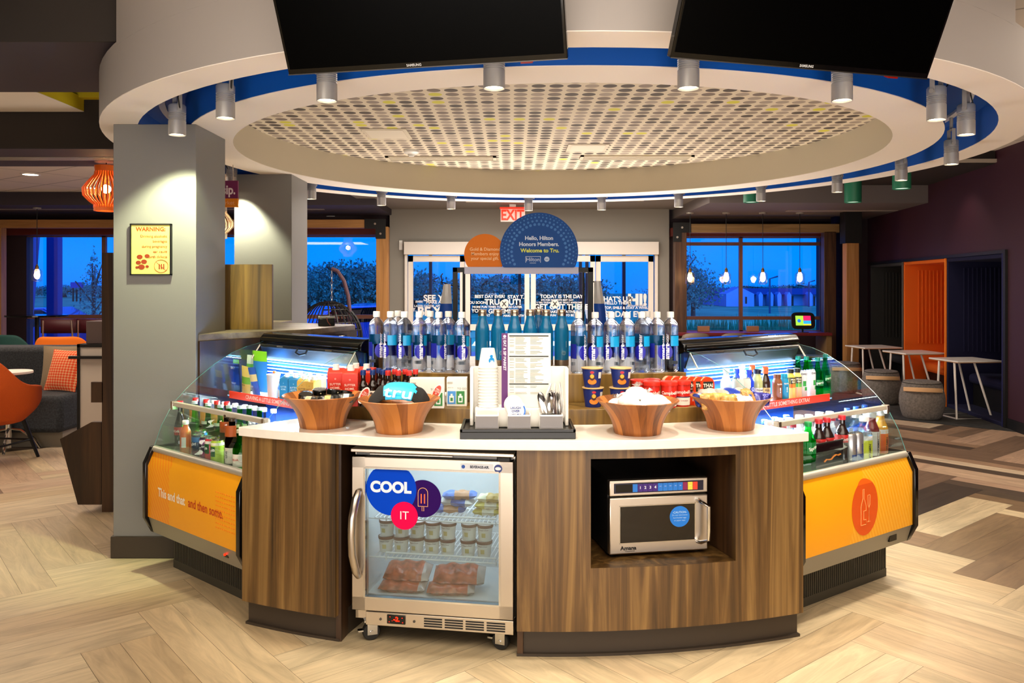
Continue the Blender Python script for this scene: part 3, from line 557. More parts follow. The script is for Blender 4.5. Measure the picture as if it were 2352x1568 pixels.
wallseg(tuple(Vector(p0)+fback*.66), tuple(Vector(pr0)+fback*.66), 0, .903, nm='bay_back', m=BLACKM)
a1_, a2_ = arc_a(1357, RW), arc_a(1690, RW); zn0, zn1 = .392, .862
q = MB(); q.arcbox(C0, RW-.03, RW, aRi, a1_, .12, .903, 16); q.arcbox(C0, RW-.03, RW, a2_, aR, .12, .903, 12); q.arcbox(C0, RW-.03, RW, a1_, a2_, .12, zn0, 16); q.arcbox(C0, RW-.03, RW, a1_, a2_, zn1, .903, 16)
q.build('front_panel', WALNUT, t)
q = MB(); q.arcbox(C0, 2.6, RW-.03, a1_, a2_, zn0-.02, zn0, 16); q.build('niche_floor', WALNUT, t)
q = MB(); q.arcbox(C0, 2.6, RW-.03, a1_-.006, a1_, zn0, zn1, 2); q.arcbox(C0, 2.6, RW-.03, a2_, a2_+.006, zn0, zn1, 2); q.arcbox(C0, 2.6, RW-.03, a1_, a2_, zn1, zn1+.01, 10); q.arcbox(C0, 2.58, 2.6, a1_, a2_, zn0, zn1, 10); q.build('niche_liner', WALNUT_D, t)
wallseg(on_arc(aL, RW-.02), (on_arc(aL, RW-.02)[0]+LD[0]*.7, on_arc(aL, RW-.02)[1]+LD[1]*.7), .12, .903, m=WALNUT); wallseg(on_arc(aR, RW-.02), (on_arc(aR, RW-.02)[0]+RD[0]*.65, on_arc(aR, RW-.02)[1]+RD[1]*.65), .12, .903, m=WALNUT)
def kick(a, b, nm):
    q = MB(); q.arcbox(C0, 2.7, 3.205, a, b, 0, .122, 20); q.arcbox(C0, 3.2, 3.222, a-.001, b+.001, 0, .012, 20); q.build(nm, KICK, t)
kick(arc_a(573, 3.2), arc_a(783, 3.2), 'toe_kick'); kick(arc_a(1189, 3.2), arc_a(1829, 3.2), 'toe_kick')
ct = MB().prism(sector(3.274, 2.5, 0), .903, ZC).build('countertop', QUARTZ, bevel=.003, smooth=True); tag(ct, 'white quartz curved countertop lying on the walnut island', 'countertop')
# two tier display riser behind
t = thing('display_riser', 'two tier walnut step display riser standing on the white countertop', 'display stand')
MB().prism(sector(2.87, 2.4, .02), ZC, 1.018).build('lower_step', WALNUT_G, t, bevel=.002)
B_ = sector(2.63, 2.62, .06); n_ = len(B_)//2
poly = B_[:n_]+[(.80, 4.39), (.72, 5.2), (-.66, 5.2), (-.66, 4.48)]
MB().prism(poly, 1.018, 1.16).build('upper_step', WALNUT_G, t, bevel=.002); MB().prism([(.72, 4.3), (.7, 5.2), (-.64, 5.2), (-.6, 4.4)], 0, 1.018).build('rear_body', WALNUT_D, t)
# under-counter freezer, local x along its front, y to the back
t = thing('glass_door_freezer', 'stainless glass door freezer on castors standing under the white countertop', 'freezer', (fz.x, fz.y, 0), -.166)
FW = .735
q = MB(); q.box(0, .012, .05, .6, .1, .87); q.box(FW-.012, FW, .05, .6, .1, .87); q.box(0, FW, .05, .6, .1, .17); q.box(0, FW, .05, .6, .855, .875); q.box(0, FW, .585, .6, .1, .87); q.build('cabinet_shell', STEEL, t)
q = MB(); q.box(-.006, FW+.004, .0, .07, .862, .878); q.build('top_ledge', STEEL, t, bevel=.003)
MB().box(.01, FW-.01, .03, .06, .845, .862).build('hinge_recess', DSTEEL, t)
q = MB(); q.cyl(0, 0, .02, .4, .006, 10, Matrix.Translation((.06, .02, .853)) @ Matrix.Rotation(PI/2, 4, 'Y')); q.build('hinge_rod', CHROME, t); MB().box(.66, .72, .005, .04, .838, .862).build('hinge_block', BLACKM, t, bevel=.005)
INW = mat('freezer_liner', 'dfe4e6', .5)
q = MB(); q.box(.012, .03, .05, .58, .17, .855); q.box(FW-.03, FW-.012, .05, .58, .17, .855); q.box(.012, FW-.012, .565, .585, .17, .855); q.box(.012, FW-.012, .05, .585, .17, .185); q.box(.012, FW-.012, .05, .585, .84, .855); q.build('liner', INW, t)
MB().box(.06, FW-.06, .09, .13, .832, .84).build('interior_lamp', mat('freezer_lamp_glow', 'eef6ff', .4, emit='eaf4ff', es=4), t)
D0, D1 = .155, .843; fr_ = .052
q = MB(); q.box(0, FW, 0, .045, D0, D0+.062); q.box(0, FW, 0, .045, D1-fr_, D1); q.box(0, fr_+.012, 0, .045, D0, D1); q.box(FW-fr_-.012, FW, 0, .045, D0, D1)
door = q.build('door', STEEL, t, bevel=.003)
q = MB(); i0, i1 = fr_+.012, FW-fr_-.012
for w_, y0_ in ((.008, -.004),): q.box(i0-w_, i0, y0_, .02, D0+.06, D1-.05); q.box(i1, i1+w_, y0_, .02, D0+.06, D1-.05); q.box(i0, i1, y0_, .02, D1-.052, D1-.044); q.box(i0, i1, y0_, .02, D0+.056, D0+.064)
q.build('glass_trim', CHROME, door)
MB().box(i0, i1, .012, .018, D0+.06, D1-.05).build('door_glass', FRG, door)
q = MB(); hp = [(.035, -.008, .69), (.032, -.035, .66), (.022, -.055, .58), (.02, -.058, .5), (.022, -.055, .42), (.032, -.035, .34), (.035, -.008, .31)]
q.tube(hp, [.014, .018, .017, .016, .017, .018, .014], 12); q.build('handle', mat('handle_steel', 'b9b0a6', .28, 1), t); MB().box(-.02, .0, .0, .03, .46, .52).build('lock_tab', WPLAST, t, bevel=.003)
q = MB(); q.box(.065, FW, .0, .05, .092, .152); q.build('lower_panel', STEEL, t, bevel=.002)
q = MB()
for g in range(4):
    for r_ in range(4): q.box(.335+g*.094, .335+g*.094+.082, -.002, .0, .102+r_*.011, .108+r_*.011)
q.build('vent_slots', BLACKM, t)
MB().box(.165, .25, -.004, 0, .105, .145).build('control_display', BLACKG, t, bevel=.003); text(t, [('-2.', .21, .127, .028, .03)], mat('led_red', 'ff1400', .4, emit='ff1400', es=4), TX(0, -.005, 0)); text(t, [(c_, x_, z_, .008, 0) for c_, x_, z_ in (('*', .18, .135), ('*', .19, .118), ('o', .236, .135), ('o', .238, .115), ('v', .176, .115))], mat('led_red', ''), TX(0, -.005, 0), name='indicator_lights')
for sx_ in (.135, .29): q = MB(); q.cyl(0, 0, 0, .003, .006, 10, Matrix.Translation((sx_, 0, .122)) @ Matrix.Rotation(PI/2, 4, 'X')); q.build('screw', DSTEEL, t)
def castor(x_, y_, a):
    q = MB(); T_ = Matrix.Translation((x_, y_, .042)) @ Matrix.Rotation(a, 4, 'Z') @ Matrix.Rotation(PI/2, 4, 'X'); q.lathe([(0, -.014), (.036, -.014), (.041, -.008), (.041, .008), (.036, .014), (0, .014)], 24, T_)
    w_ = q.build('castor', mat('castor_rubber', '15130f', .5), t); q = MB(); M_ = Matrix.Translation((x_, y_, 0)) @ Matrix.Rotation(a, 4, 'Z')
    q.box(-.02, .025, -.022, -.018, .03, .1, M_); q.box(-.02, .025, .018, .022, .03, .1, M_); q.box(-.035, .035, -.03, .03, .092, .1, M_); q.box(-.06, -.02, -.012, .012, .045, .052, M_); q.cyl(0, 0, -.026, .026, .008, 10, T_); q.build('castor_fork', CHROME, w_)
castor(.07, .06, .5); castor(.67, .06, -.2); castor(.07, .52, 0); castor(.67, .52, .3)
ST_B, ST_P, ST_K = P('0040c4', .5), P('2c0858', .5), P('e4064c', .5)
def sticker(cx, cz, r, m, y, lines, tm, zmax=9, lab=None):
    pts = [(cx+r*a, min(cz+r*b, zmax)) for a, b in disc(48)]
    m.node_tree.nodes['Principled BSDF'].inputs['Specular IOR Level'].default_value = .08
    o = MB().prism(pts, 0, .001, Matrix.Translation((0, y, 0)) @ UP).build('door_sticker', m, door, smooth=False)
    if lab: o['label'] = lab
    if lines: text(o, lines, tm, Matrix.Translation((0, y-.002, 0)) @ UP)
    return o
sticker(.180, .700, .117, ST_B, .0105, [('COOL', .178, .707, .066, .05)], P('dfe6f4'), D1-.056, 'large blue round sticker reading COOL'); s2 = sticker(.327, .664, .083, ST_P, .0115, None, None, lab='purple round sticker with a popsicle outline')
sticker(.242, .585, .062, ST_K, .0085, [('IT', .242, .585, .052, .0)], P('f6e0ea'), lab='small pink round sticker reading IT')
PK = P('f2b07a'); q = MB(); T_ = Matrix.Translation((0, .009, 0)) @ UP
out = [(.305, .63), (.305, .69)]+[(.327-.022*math.cos(i*PI/8), .69+.022*math.sin(i*PI/8)) for i in range(9)]+[(.349, .63), (.305, .63)]
q.tube([T_ @ Vector((a, b, 0)) for a, b in out], .0014, 5); q.tube([T_ @ Vector((a, b, 0)) for a, b in ((.323, .63), (.323, .61), (.331, .61), (.331, .63))], .0014, 5); q.build('popsicle_outline', PK, s2)
q = MB(); q.box(.317, .322, .0085, .0095, .643, .685); q.box(.332, .337, .0085, .0095, .643, .685); q.build('popsicle_bars', P('f06a3c'), s2)
o = MB().box(.50, .645, -.002, 0, .802, .829).build('maker_plate', P('c8ccd2', .3), door); text(o, [('BEVERAGE-AIR.', .586, .8155, .0155, .035, 'CENTER', 0, .82)], P('18203c'), TX(0, -.003, 0)); q = MB(); q.prism([(.513+.008*a, .8155+.008*b) for a, b in disc(16)], 0, .001, Matrix.Translation((0, -.002, 0)) @ UP); q.build('plate_mark', P('1c4a9c'), o)
q = MB(); q.prism([(.668+.018*a, .812+.018*b) for a, b in disc(24)], 0, .001, Matrix.Translation((0, -.001, 0)) @ UP); o = q.build('round_badge', P('2c3c78'), door); q = MB(); q.prism([(.668+.013*a, .812+.007*b) for a, b in disc(24)], 0, .001, Matrix.Translation((0, -.002, 0)) @ UP); q.build('badge_band', P('e4e0e4'), o)
# wire shelves of the freezer
for zs in (.368, .545):
    q = MB(); 
    for i in range(30): x_ = .075+i*(FW-.15)/29; q.tube([(x_, .1, zs), (x_, .54, zs)], .0028, 5)
    for y_ in (.1, .32, .54): q.tube([(.045, y_, zs-.004), (FW-.045, y_, zs-.004)], .0035, 6)
    q.tube([(.13, .095, zs-.012), (.13, .095, zs+.02), (.64, .095, zs+.02), (.64, .095, zs-.012)], .0042, 6); q.build('wire_shelf', P('f0f0f0', .4), t)
FM = Matrix.Translation((fz.x, fz.y, 0)) @ Matrix.Rotation(-.166, 4, 'Z')
l = area('freezer_interior_light', tuple(FM @ Vector((FW/2, .3, .83))), .5, .3, 1.8, (.86, .94, 1)); l.rotation_euler = (0, 0, -.166)
# ice cream tubs
def tub():
    t = thing('ice_cream_tub', '', 'ice cream tub', (0, 0, 0), -.166, 'ice cream tubs on the freezer shelf')
    MB().lathe([(0, 0), (.029, 0), (.035, .062), (.035, .064)], 20).build('cup', P('e8e4dc', .5), t); MB().lathe([(.0365, .06), (.0375, .062), (.0375, .072), (.034, .073), (.034, .0715), (0, .0715)], 20).build('lid', P('6b4038', .5), t)
    MB().lathe([(.0335, .072), (0, .072)], 16).build('lid_top', P('e8e0da', .5), t)
    q = MB(); q.lathe([(.0320, .018), (.0340, .038)], 8, None, -PI/2-.28, -PI/2+.28); q.build('picture', P('c9b878', .6), t); text(t, [('Haagen-Dazs', 0, 0, .009, .0)], P('5a2030'), bend=(.0355, .052, 0)); return t
tb = tub(); first = True
ts = [.105, .178, .252, .326, .400, .497, .572]
for r_ in (0, 1):
    for c_, x_ in enumerate(ts):
        p = FM @ Vector((x_+(.004 if r_ else 0), .17, .3715+r_*.0745)); lab = 'white ice cream tub, %s from the left in the %s row of the freezer' % (ORD[c_], ['bottom', 'top'][r_])
        if first: tb.location = p; tb['label'] = lab; first = False
        else: dup(tb, p, -.166+random.uniform(-.3, .3), lab)
def pillow_pack(name, lab, cat, loc, rz, sx, sy, sz, m, rot=None, group=None, crimp=True, band=None, seed=0):
    r = random.Random(seed); q = MB(); nx, ny = 14, 8; n0 = 0
    for sg in (1, -1):
        for j in range(ny+1):
            for i in range(nx+1):
                u, v = i/nx*2-1, j/ny*2-1; h = max(0, (1-u**4)*(1-v**4))**.6; w_ = 1-.1*abs(v)**3*(abs(u) > .8)
                q.v.append((u*sx/2, v*sy/2*w_, sg*(h*sz/2*(1+.22*math.sin(9*u+3*v+seed)+r.uniform(-.08, .08))+.0008)))
    for sgi in (0, 1):
        o_ = sgi*(nx+1)*(ny+1)
        for j in range(ny):
            for i in range(nx):
                a = o_+j*(nx+1)+i; f = (a, a+1, a+nx+2, a+nx+1); q.f.append(f if sgi == 0 else f[::-1]); q.m.append(1 if (band and band[0] < i/nx < band[1]) else 0); q.u.append(None)
    o = q.build(name, [m, (band[2] if band else m)], None, loc, recalc=False); o.rotation_euler = rot or (0, 0, rz); tag(o, lab, cat, group); return o
foilR = mat('pouch_meat_film', 'c05a34', .3, coat=.4, var=.5, vs=30); foilC = mat('clear_film', 'c9b8b0', .2, coat=.5)
for i, (x_, z_, y_, lab, sx_, sy_, sz_) in enumerate(((.18, .235, .24, 'left red frozen sausage pack, upper of its pair', .2, .1, .06), (.17, .203, .2, 'left red frozen sausage pack, lower of its pair', .2, .12, .04), (.43, .235, .24, 'right red frozen sausage pack, upper of its pair', .22, .1, .06), (.40, .203, .2, 'right red frozen sausage pack, lower of its pair', .2, .12, .04))):
    pillow_pack('sausage_pack', lab+', at the freezer bottom', 'frozen food pack', FM @ Vector((x_+.01, y_, z_+(.02 if i % 2 == 0 else .004))), 0, sx_+.02, .125, sz_*1.1, foilR, (math.radians(22 if i % 2 == 0 else 6), 0, -.166+.05*i), 'sausage packs at the freezer bottom', band=(.8, 1.1, foilC), seed=i)
for i, (x_, z_, a_, m_, b_, lab) in enumerate(((.40, .575, .1, P('2a62b8', .3), P('c8946c', .3), 'blue and brown wrapped ice cream, lower left on top freezer shelf'), (.44, .607, -.1, P('d8d2c8', .3), P('2a62b8', .3), 'silver and blue wrapped ice cream, middle of the top shelf stack'), (.45, .64, .15, P('3a72c8', .3), P('b8845c', .3), 'blue wrapped ice cream, topmost of the stack'),
        (.58, .57, .0, P('c8b84a', .3), P('e8e0c8', .3), 'yellow wrapped bar, lowest of the right stack'), (.59, .60, .05, P('d8c860', .3), P('e8dcc0', .3), 'yellow wrapped bar, middle of the right stack'), (.6, .632, 0, P('e4dcb8', .3), P('b89848', .3), 'cream wrapped bar, topmost of the right stack'))):
    pillow_pack('ice_cream_bar', lab, 'ice cream', FM @ Vector((x_, .2, z_)), -.166+a_, .16 if i < 3 else .13, .075, .032, m_, None, 'wrapped ice creams on the top freezer shelf', band=(.35, .75, b_), seed=i+9)
# microwave
ml = Vector((.431, 3.62)); mrz = math.atan2(.08, .465); MW, MH = .465, .335
t = thing('microwave_oven', 'stainless commercial microwave oven standing in the walnut niche', 'microwave', (ml.x, ml.y, zn0+.012), mrz)
MB().box(0, MW, .02, .42, 0, MH).build('body', BLACKM, t, bevel=.004)
MB().box(0, MW, -.01, .02, .265, MH).build('control_panel', STEEL, t, bevel=.005)
o = MB().box(.022, MW-.022, -.0125, -.0095, .277, .322).build('keypad', P('14102a', .3), t, bevel=.002)
ks = .0236; KB, KP, KM, KY, KR = P('1e78d8', .4), P('3c1a78', .4), P('8a1a50', .4), P('e8d848', .4), P('e84028', .4)
for i in range(13):
    x_ = .108+i*ks; m_ = KB if (i == 0 or 5 <= i <= 9) else KP if i < 5 else [KM, KY, KR][i-10]
    MB().box(x_, x_+ks-.0015, -.0145, -.0125, .282, .317).build('key', m_, o)
MB().box(.03, .105, -.0135, -.0125, .283, .316).build('display_window', BLACKG, o)
text(o, [(str(i+1), .108+(i+1)*ks+.011, .3, .017, .03) for i in range(4)]+[(s_, .108+(5+i)*ks+.011, .303, .005, 0) for i, s_ in enumerate(('0:10', '0:20', '0:30', '1:00', '2:00'))]+[(s_, .108+(10+i)*ks+.011, .3, .005, 0) for i, s_ in enumerate(('', 'STOP', ''))][1:2], P('e8e8f0'), TX(0, -.015, 0))
door = MB().box(.0, MW-.0, -.012, .02, .005, .258).build('door', STEEL, t, bevel=.006)
MB().box(.05, .40, -.0145, -.012, .056, .218).build('window', mat('oven_window', '120d09', .12, coat=.5), door, bevel=.002)
q = MB(); q.box(.046, .404, -.0135, -.012, .052, .056); q.box(.046, .404, -.0135, -.012, .218, .222); q.box(.046, .05, -.0135, -.012, .052, .222); q.box(.4, .404, -.0135, -.012, .052, .222); q.build('window_trim', CHROME, door)
o = MB().prism([(.328+.047*a, .163+.047*b) for a, b in disc(36)], 0, .001, Matrix.Translation((0, -.0145, 0)) @ UP).build('round_sticker', P('1478dc', .4), door, smooth=False); o['label'] = 'blue round caution sticker'
text(o, [('-CAUTION-', .328, .182, .013, .02), ('Do not microwave', .328, .170, .0095), ('hard-boiled eggs', .328, .158, .0095), ('or paper cups', .328, .146, .0095)], P('a8d0f4'), TX(0, -.016, 0))
text(door, [('Amana', .088, .032, .024, .03, 'CENTER', 0, 1.1), ('Commercial', .095, .019, .009)], BLACKM, TX(0, -.0135, 0))
q = MB(); q.tube([(.415, -.012, .235), (.42, -.04, .23), (.447, -.062, .215), (.447, -.062, .065), (.42, -.04, .05), (.415, -.012, .045)], .0095, 10); q.build('handle', CHROME, door)
for x_ in (.03, MW-.03):
    for y_ in (.05, .38): q = MB(); q.cyl(x_, y_, -.012, 0, .014, 12); q.build('foot', BLACKM, t)
# ---------------------------------------------------------------- refrigerated cases
PROF = [(-.11, .70), (-.065, .82), (0, .934), (.08, 1.012), (.164, 1.08), (.26, 1.145), (.369, 1.203), (.47, 1.237), (.577, 1.256)]
def orange_panel(name, mode):
    m, N, L, b = nodes(name); t = N.new('ShaderNodeTexCoord'); sp_ = N.new('ShaderNodeSeparateXYZ'); L.new(t.outputs['Object'], sp_.inputs[0])
    wv = N.new('ShaderNodeTexWave'); wv.inputs['Scale'].default_value = 13; mp = N.new('ShaderNodeMapping'); mp.inputs['Rotation'].default_value = (0, math.radians(38 if mode == 0 else 22), 0); L.new(t.outputs['Object'], mp.inputs[0]); L.new(mp.outputs[0], wv.inputs[0])
    def cmp(out, v, op):
        c = N.new('ShaderNodeMath'); c.operation = op; c.inputs[1].default_value = v; L.new(out, c.inputs[0]); return c.outputs[0]
    def mul(a, b2):
        c = N.new('ShaderNodeMath'); c.operation = 'MULTIPLY'; L.new(a, c.inputs[0]); L.new(b2, c.inputs[1]); return c.outputs[0]
    if mode == 0: mask = cmp(sp_.outputs['X'], .26, 'LESS_THAN')
    else:
        sm = N.new('ShaderNodeMath'); sm.operation = 'MULTIPLY_ADD'; sm.inputs[1].default_value = -.45; L.new(sp_.outputs['Z'], sm.inputs[0]); L.new(sp_.outputs['X'], sm.inputs[2]); mask = cmp(sm.outputs[0], .25, 'GREATER_THAN')
    st = mul(wv.outputs['Fac'], mask); mx = N.new('ShaderNodeMix'); mx.data_type = 'RGBA'; mx.inputs[6].default_value = lin('f0a20c'); mx.inputs[7].default_value = lin('f0860a' if mode == 0 else 'f3b030'); L.new(st, mx.inputs[0]); L.new(mx.outputs[2], b.inputs['Base Color']); b.inputs['Roughness'].default_value = .38
    return m
def case(name, lab, org, rz, ln, mode):
    t = thing(name, lab, 'refrigerated display case', (org[0], org[1], 0), rz)
    # base with grille
    MB().box(.02, ln-.02, .0, .62, .0, .2).build('base', mat('case_base_olive', '38342a', .5), t)
    q = MB(); n = int(ln/.0185)
    for i in range(n): x_ = .035+i*(ln-.07)/(n-1); q.box(x_, x_+.009, -.004, 0, .045, .19)
    q.box(.02, ln-.02, -.003, 0, 0, .045); q.box(.02, ln-.02, -.003, 0, .19, .2); q.build('base_grille', mat('case_base_olive', ''), t)
    MB().box(.03, ln-.03, -.0008, .0, .045, .19).build('grille_shadow', BLACKM, t)
    T_ = Matrix(((0, 0, 1, 0), (1, 0, 0, 0), (0, 1, 0, 0), (0, 0, 0, 1)))      # profile (v,z) extruded along u
    q = MB(); q.prism([(0, .2), (-.115, .225), (-.142, .316), (.0, .316), (.66, .316), (.66, .2)], .01, ln-.01, T_); q.build('underside', mat('case_underside', '8a8474', .4, .3), t)
    q = MB(); q.prism([(-.146, .318), (-.146, .603), (-.108, .688), (-.09, .688), (-.125, .60), (-.125, .318)], .012, ln-.012, T_)
    fp = q.build('front_panel', orange_panel('orange_panel_%d' % mode, mode), t)
    q = MB(); q.prism([(-.125, .30), (-.125, .59), (-.09, .66), (.64, .66), (.64, .30)], .01, ln-.01, T_); q.build('tank', BLACKM, t)
    q = MB(); q.tube([(.012, -.104, .692), (ln-.012, -.104, .692)], .019, 14); q.build('bumper_rail', SILVER, t)
    for u0, u1 in ((-.022, .012), (ln-.012, ln+.022)):
        q = MB(); q.prism([(-.115, .222), (-.162, .312), (-.162, .618), (-.12, .705), (-.07, .705), (.64, .705), (.66, .6), (.66, .2), (0, .2)], u0, u1, T_); q.build('end_cap', BLACKG, t, bevel=.004)
    MB().box(.012, ln-.012, -.10, .62, .66, .672).build('deck', mat('case_deck_dark', '26241e', .3), t)
    for u0 in (.004, ln-.01):
        q = MB(); q.c = 0; q.prism(PROF+[(.62, 1.262), (.62, .70)], u0, u0+.006, T_, side=1); q.build('end_glass', [CASEG, GEDGE], t, smooth=False)
    q = MB()
    for i in range(2): a, b_ = PROF[i], PROF[i+1]; q.quad([(.012, a[0], a[1]), (ln-.012, a[0], a[1]), (ln-.012, b_[0], b_[1]), (.012, b_[0], b_[1])])
    fg = q.build('front_glass', CASEG, t); sm = fg.modifiers.new('thickness', 'SOLIDIFY'); sm.thickness = .005
    MB().box(.0, ln-.0, -.012, .012, .922, .948).build('glass_rail', mat('rail_cream', 'cfc6b4', .35, .2), t, bevel=.003)
    for u0 in (.006, ln-.03): MB().box(u0, u0+.024, -.015, .02, .9, .95).build('rail_clamp', STEEL, t, bevel=.003)
    # back, shelf
    MB().box(.012, ln-.012, .60, .64, .672, 1.25).build('back_panel', P('1c4fb4', .35), t)
    q = MB(); [q.box(.014, ln-.014, .585, .6, 1.075+.020*i, 1.079+.020*i) for i in range(4)]; q.build('air_louvre', P('a8ccff', .3), t)
    q = MB(); q.prism([(.555, 1.245), (.56, 1.25), (.598, 1.16), (.592, 1.155)], .014, ln-.014, T_); q.build('curtain_panel', mat('curtain_panel_grey', '201e1a', .4), t)
    MB().box(.014, ln-.014, .36, .6, .948, .958).build('upper_shelf', P('d8dce0', .35), t)
    ps = MB().box(.02, ln-.02, .345, .352, .932, .975).build('price_strip', P('e23a1e', .5), t)
    text(ps, [('CRAVING A LITTLE SOMETHING EXTRA?', ln/2, .954, .031, .02)], P('f4c8b8'), TX(0, .3435, 0))
    # canopy
    q = MB(); q.prism([(.57, 1.252), (.575, 1.285), (.60, 1.312), (.66, 1.318), (.70, 1.30), (.705, .7), (.64, .7), (.64, 1.235), (.60, 1.24)], -.015, ln+.015, T_); q.build('canopy', BLACKG, t, bevel=.004)
    q = MB(); q.tube([(.0, .585, 1.272), (ln, .585, 1.272)], .02, 12); q.build('night_curtain_roll', mat('curtain_roll', '1a1815', .2, .6), t)
    q = MB(); q.tube([(.03, .56, 1.235), (ln-.03, .56, 1.235)], .008, 8); q.build('curtain_bar', BLACKM, t)
    q = MB(); q.tube([(ln*.45, .545, 1.24), (ln*.45, .53, 1.215), (ln*.5, .525, 1.205), (ln*.55, .53, 1.215), (ln*.55, .545, 1.24)], .006, 8); q.build('curtain_handle', BLACKM, t)
    for u0 in (.01, ln-.02): MB().tube([(u0+.004, .56, 1.245), (u0+.004, .50, 1.16)], .005, 6).build('glass_bracket', STEEL, t)
    for u0 in (.25, .75): MB().box(ln*u0-.03, ln*u0+.03, .548, .552, 1.238, 1.246).build('curtain_clip', STEEL, t)
    MB().box(.03, ln-.03, .575, .59, 1.150, 1.156).build('light_tube', BLUELED, t); MB().box(.03, ln-.03, .375, .385, .936, .943).build('shelf_light_tube', BLUELED, t)
    M_ = Matrix.Translation((org[0], org[1], 0)) @ Matrix.Rotation(rz, 4, 'Z')
    l = area('case_top_light', tuple(M_ @ Vector((ln/2, .545, 1.148))), ln-.1, .04, 12, (.62, .83, 1)); l.rotation_euler = (math.radians(-12), 0, rz)
    l = area('case_shelf_light', tuple(M_ @ Vector((ln/2, .30, .93))), ln-.1, .05, 42, (.74, .9, 1)); l.rotation_euler = (math.radians(-15), 0, rz)
    return t, fp, M_
cl, fpl, ML = case('refrigerated_display_case', 'curved glass refrigerated case with orange front reading This and that, beside grey pillar', (-1.952, 4.66), math.radians(-41), .975, 0)
crr, fpr, MR = case('refrigerated_display_case', 'curved glass refrigerated case with orange front showing a wine bottle emblem', (1.277, 3.933), math.radians(35.5), 1.0, 1)
text(fpl, [('This and that', .135, .475, .066, .03, 'LEFT', 0, .86)], P('f6ead0'), TX(0, -.1475, 0)); text(fpl, [('and then some.', .47, .475, .066, .015, 'LEFT', 0, .86)], P('c23a12'), TX(0, -.1475, 0))
q = MB()
for i in range(9):
    for j in range(9): q.box(.75+i*.021, .762+i*.021, -.148, -.146, .40+j*.022, .406+j*.022)
q.build('dash_pattern', P('f08c10', .4), fpl)
q = MB()
for i in range(28):     # wine emblem disc: it folds with the panel
    pass
def bent(px_, pz):      # panel surface: vertical up to .615, then sloping back
    return (px_, -.1475, pz) if pz <= .603 else (px_, -.1475+(pz-.603)*.038/.085, pz)
cx_, cz_, rr = .53, .485, .143
zz = sorted(set([cz_-rr*math.cos(PI*i/24) for i in range(25)]+[.603]))
pv = None
for z_ in zz:
    w_ = math.sqrt(max(0, rr*rr-(z_-cz_)**2))*.82; a, b_ = bent(cx_-w_, z_), bent(cx_+w_, z_)
    if pv: q.quad([pv[0], pv[1], b_, a])
    pv = (a, b_)
em = q.build('round_emblem', P('e2560c', .4), fpr, smooth=False); em['label'] = 'dark orange disc with wine bottle and glass outline'
q = MB(); o_ = [(.49, .385), (.49, .48), (.508, .52), (.508, .565), (.518, .565), (.518, .52), (.536, .48), (.536, .455), (.515, .455), (.515, .41), (.536, .41), (.536, .385), (.49, .385)]
q.tube([(a, -.149, b_+.012) for a, b_ in o_], .0018, 5); q.tube([(a, -.149, b_+.012) for a, b_ in ((.566, .53), (.552, .53), (.554, .48), (.562, .465), (.562, .40), (.55, .395), (.574, .395), (.562, .40), (.562, .465), (.57, .48), (.572, .53), (.566, .53))], .0018, 5); q.build('bottle_outline', P('f6a860'), em)
MB().box(.80, .84, -.13, -.11, .262, .285).build('switch_box', BLACKG, cl); q = MB(); q.ball((.82, -.137, .277), .006, 8); q.build('indicator_light', mat('led_red', ''), cl)
MB().box(.78, .85, -.135, -.115, .258, .29).build('switch_box', BLACKG, crr)
# ================================================================ BOTTLES, CANS, CARTONS
def bottle(name, cat, h, r, rn, sh, nk, body, cap, cap_r, cap_h, label=None, txt=None, group=None, waist=None, text_rot=0, dome=1.0, cap_ribs=False, neck_label=None):
    t = thing(name, '', cat, (0, 0, 0), 0, group)
    pr = [(0, .004), (r*.8, 0), (r, .008)]
    if waist: pr += [(r, waist[0]-.015), (r*waist[2], waist[0]), (r*waist[2], waist[1]), (r, waist[1]+.015)]
    pr += [(r, sh)]
    for i in range(1, 7):
        u = i/7; w_ = math.cos(u*PI/2)**dome if dome != 1 else (1+math.cos(u*PI))/2
        pr.append((rn+(r-rn)*w_, sh+(nk-sh)*u))
    pr += [(rn, nk), (rn, h-cap_h), (0, h-cap_h)]
    MB().lathe(pr, 22).build('bottle_body', body, t)
    cr_ = cap_r; MB().lathe([(0, h-cap_h-.002), (cr_, h-cap_h-.002), (cr_*1.02, h-cap_h*.7), (cr_, h-cap_h*.1), (cr_*.9, h), (0, h)], 18).build('cap', cap, t)
    if label:
        for (z0, z1, m, a0, a1) in label: MB().lathe([(r*1.012, z0), (r*1.012, z1)], 20 if a1-a0 > 4 else 10, None, a0-PI/2, a1-PI/2).build('label', m, t)
    if txt:
        for (s_, size, z_, m, a_, rot) in txt: text(t, [(s_, 0, 0, size, .03, 'CENTER', rot)], m, bend=(r*1.03, z_, a_))
    return t
def can(name, lab, h, r, m, txt=None, group=None, bands=()):
    t = thing(name, lab, 'can', (0, 0, 0), 0, group)
    MB().lathe([(0, .004), (r*.78, 0), (r, .01), (r, h-.016), (r*.84, h-.003)], 22).build('can_body', m, t)
    q = MB(); q.lathe([(r*.84, h-.003), (r*.86, h), (r*.8, h), (r*.78, h-.005), (0, h-.005)], 20); q.box(-.006, .006, -.002, .016, h-.004, h-.001); q.build('lid', CHROME, t)
    for (z0, z1, mm, a0, a1) in bands: MB().lathe([(r*1.01, z0), (r*1.01, z1)], 18, None, a0-PI/2, a1-PI/2).build('print_band', mm, t)
    if txt:
        for (s_, size, z_, mm, a_, rot) in txt: text(t, [(s_, 0, 0, size, .03, 'CENTER', rot)], mm, bend=(r*1.03, z_, a_))
    return t
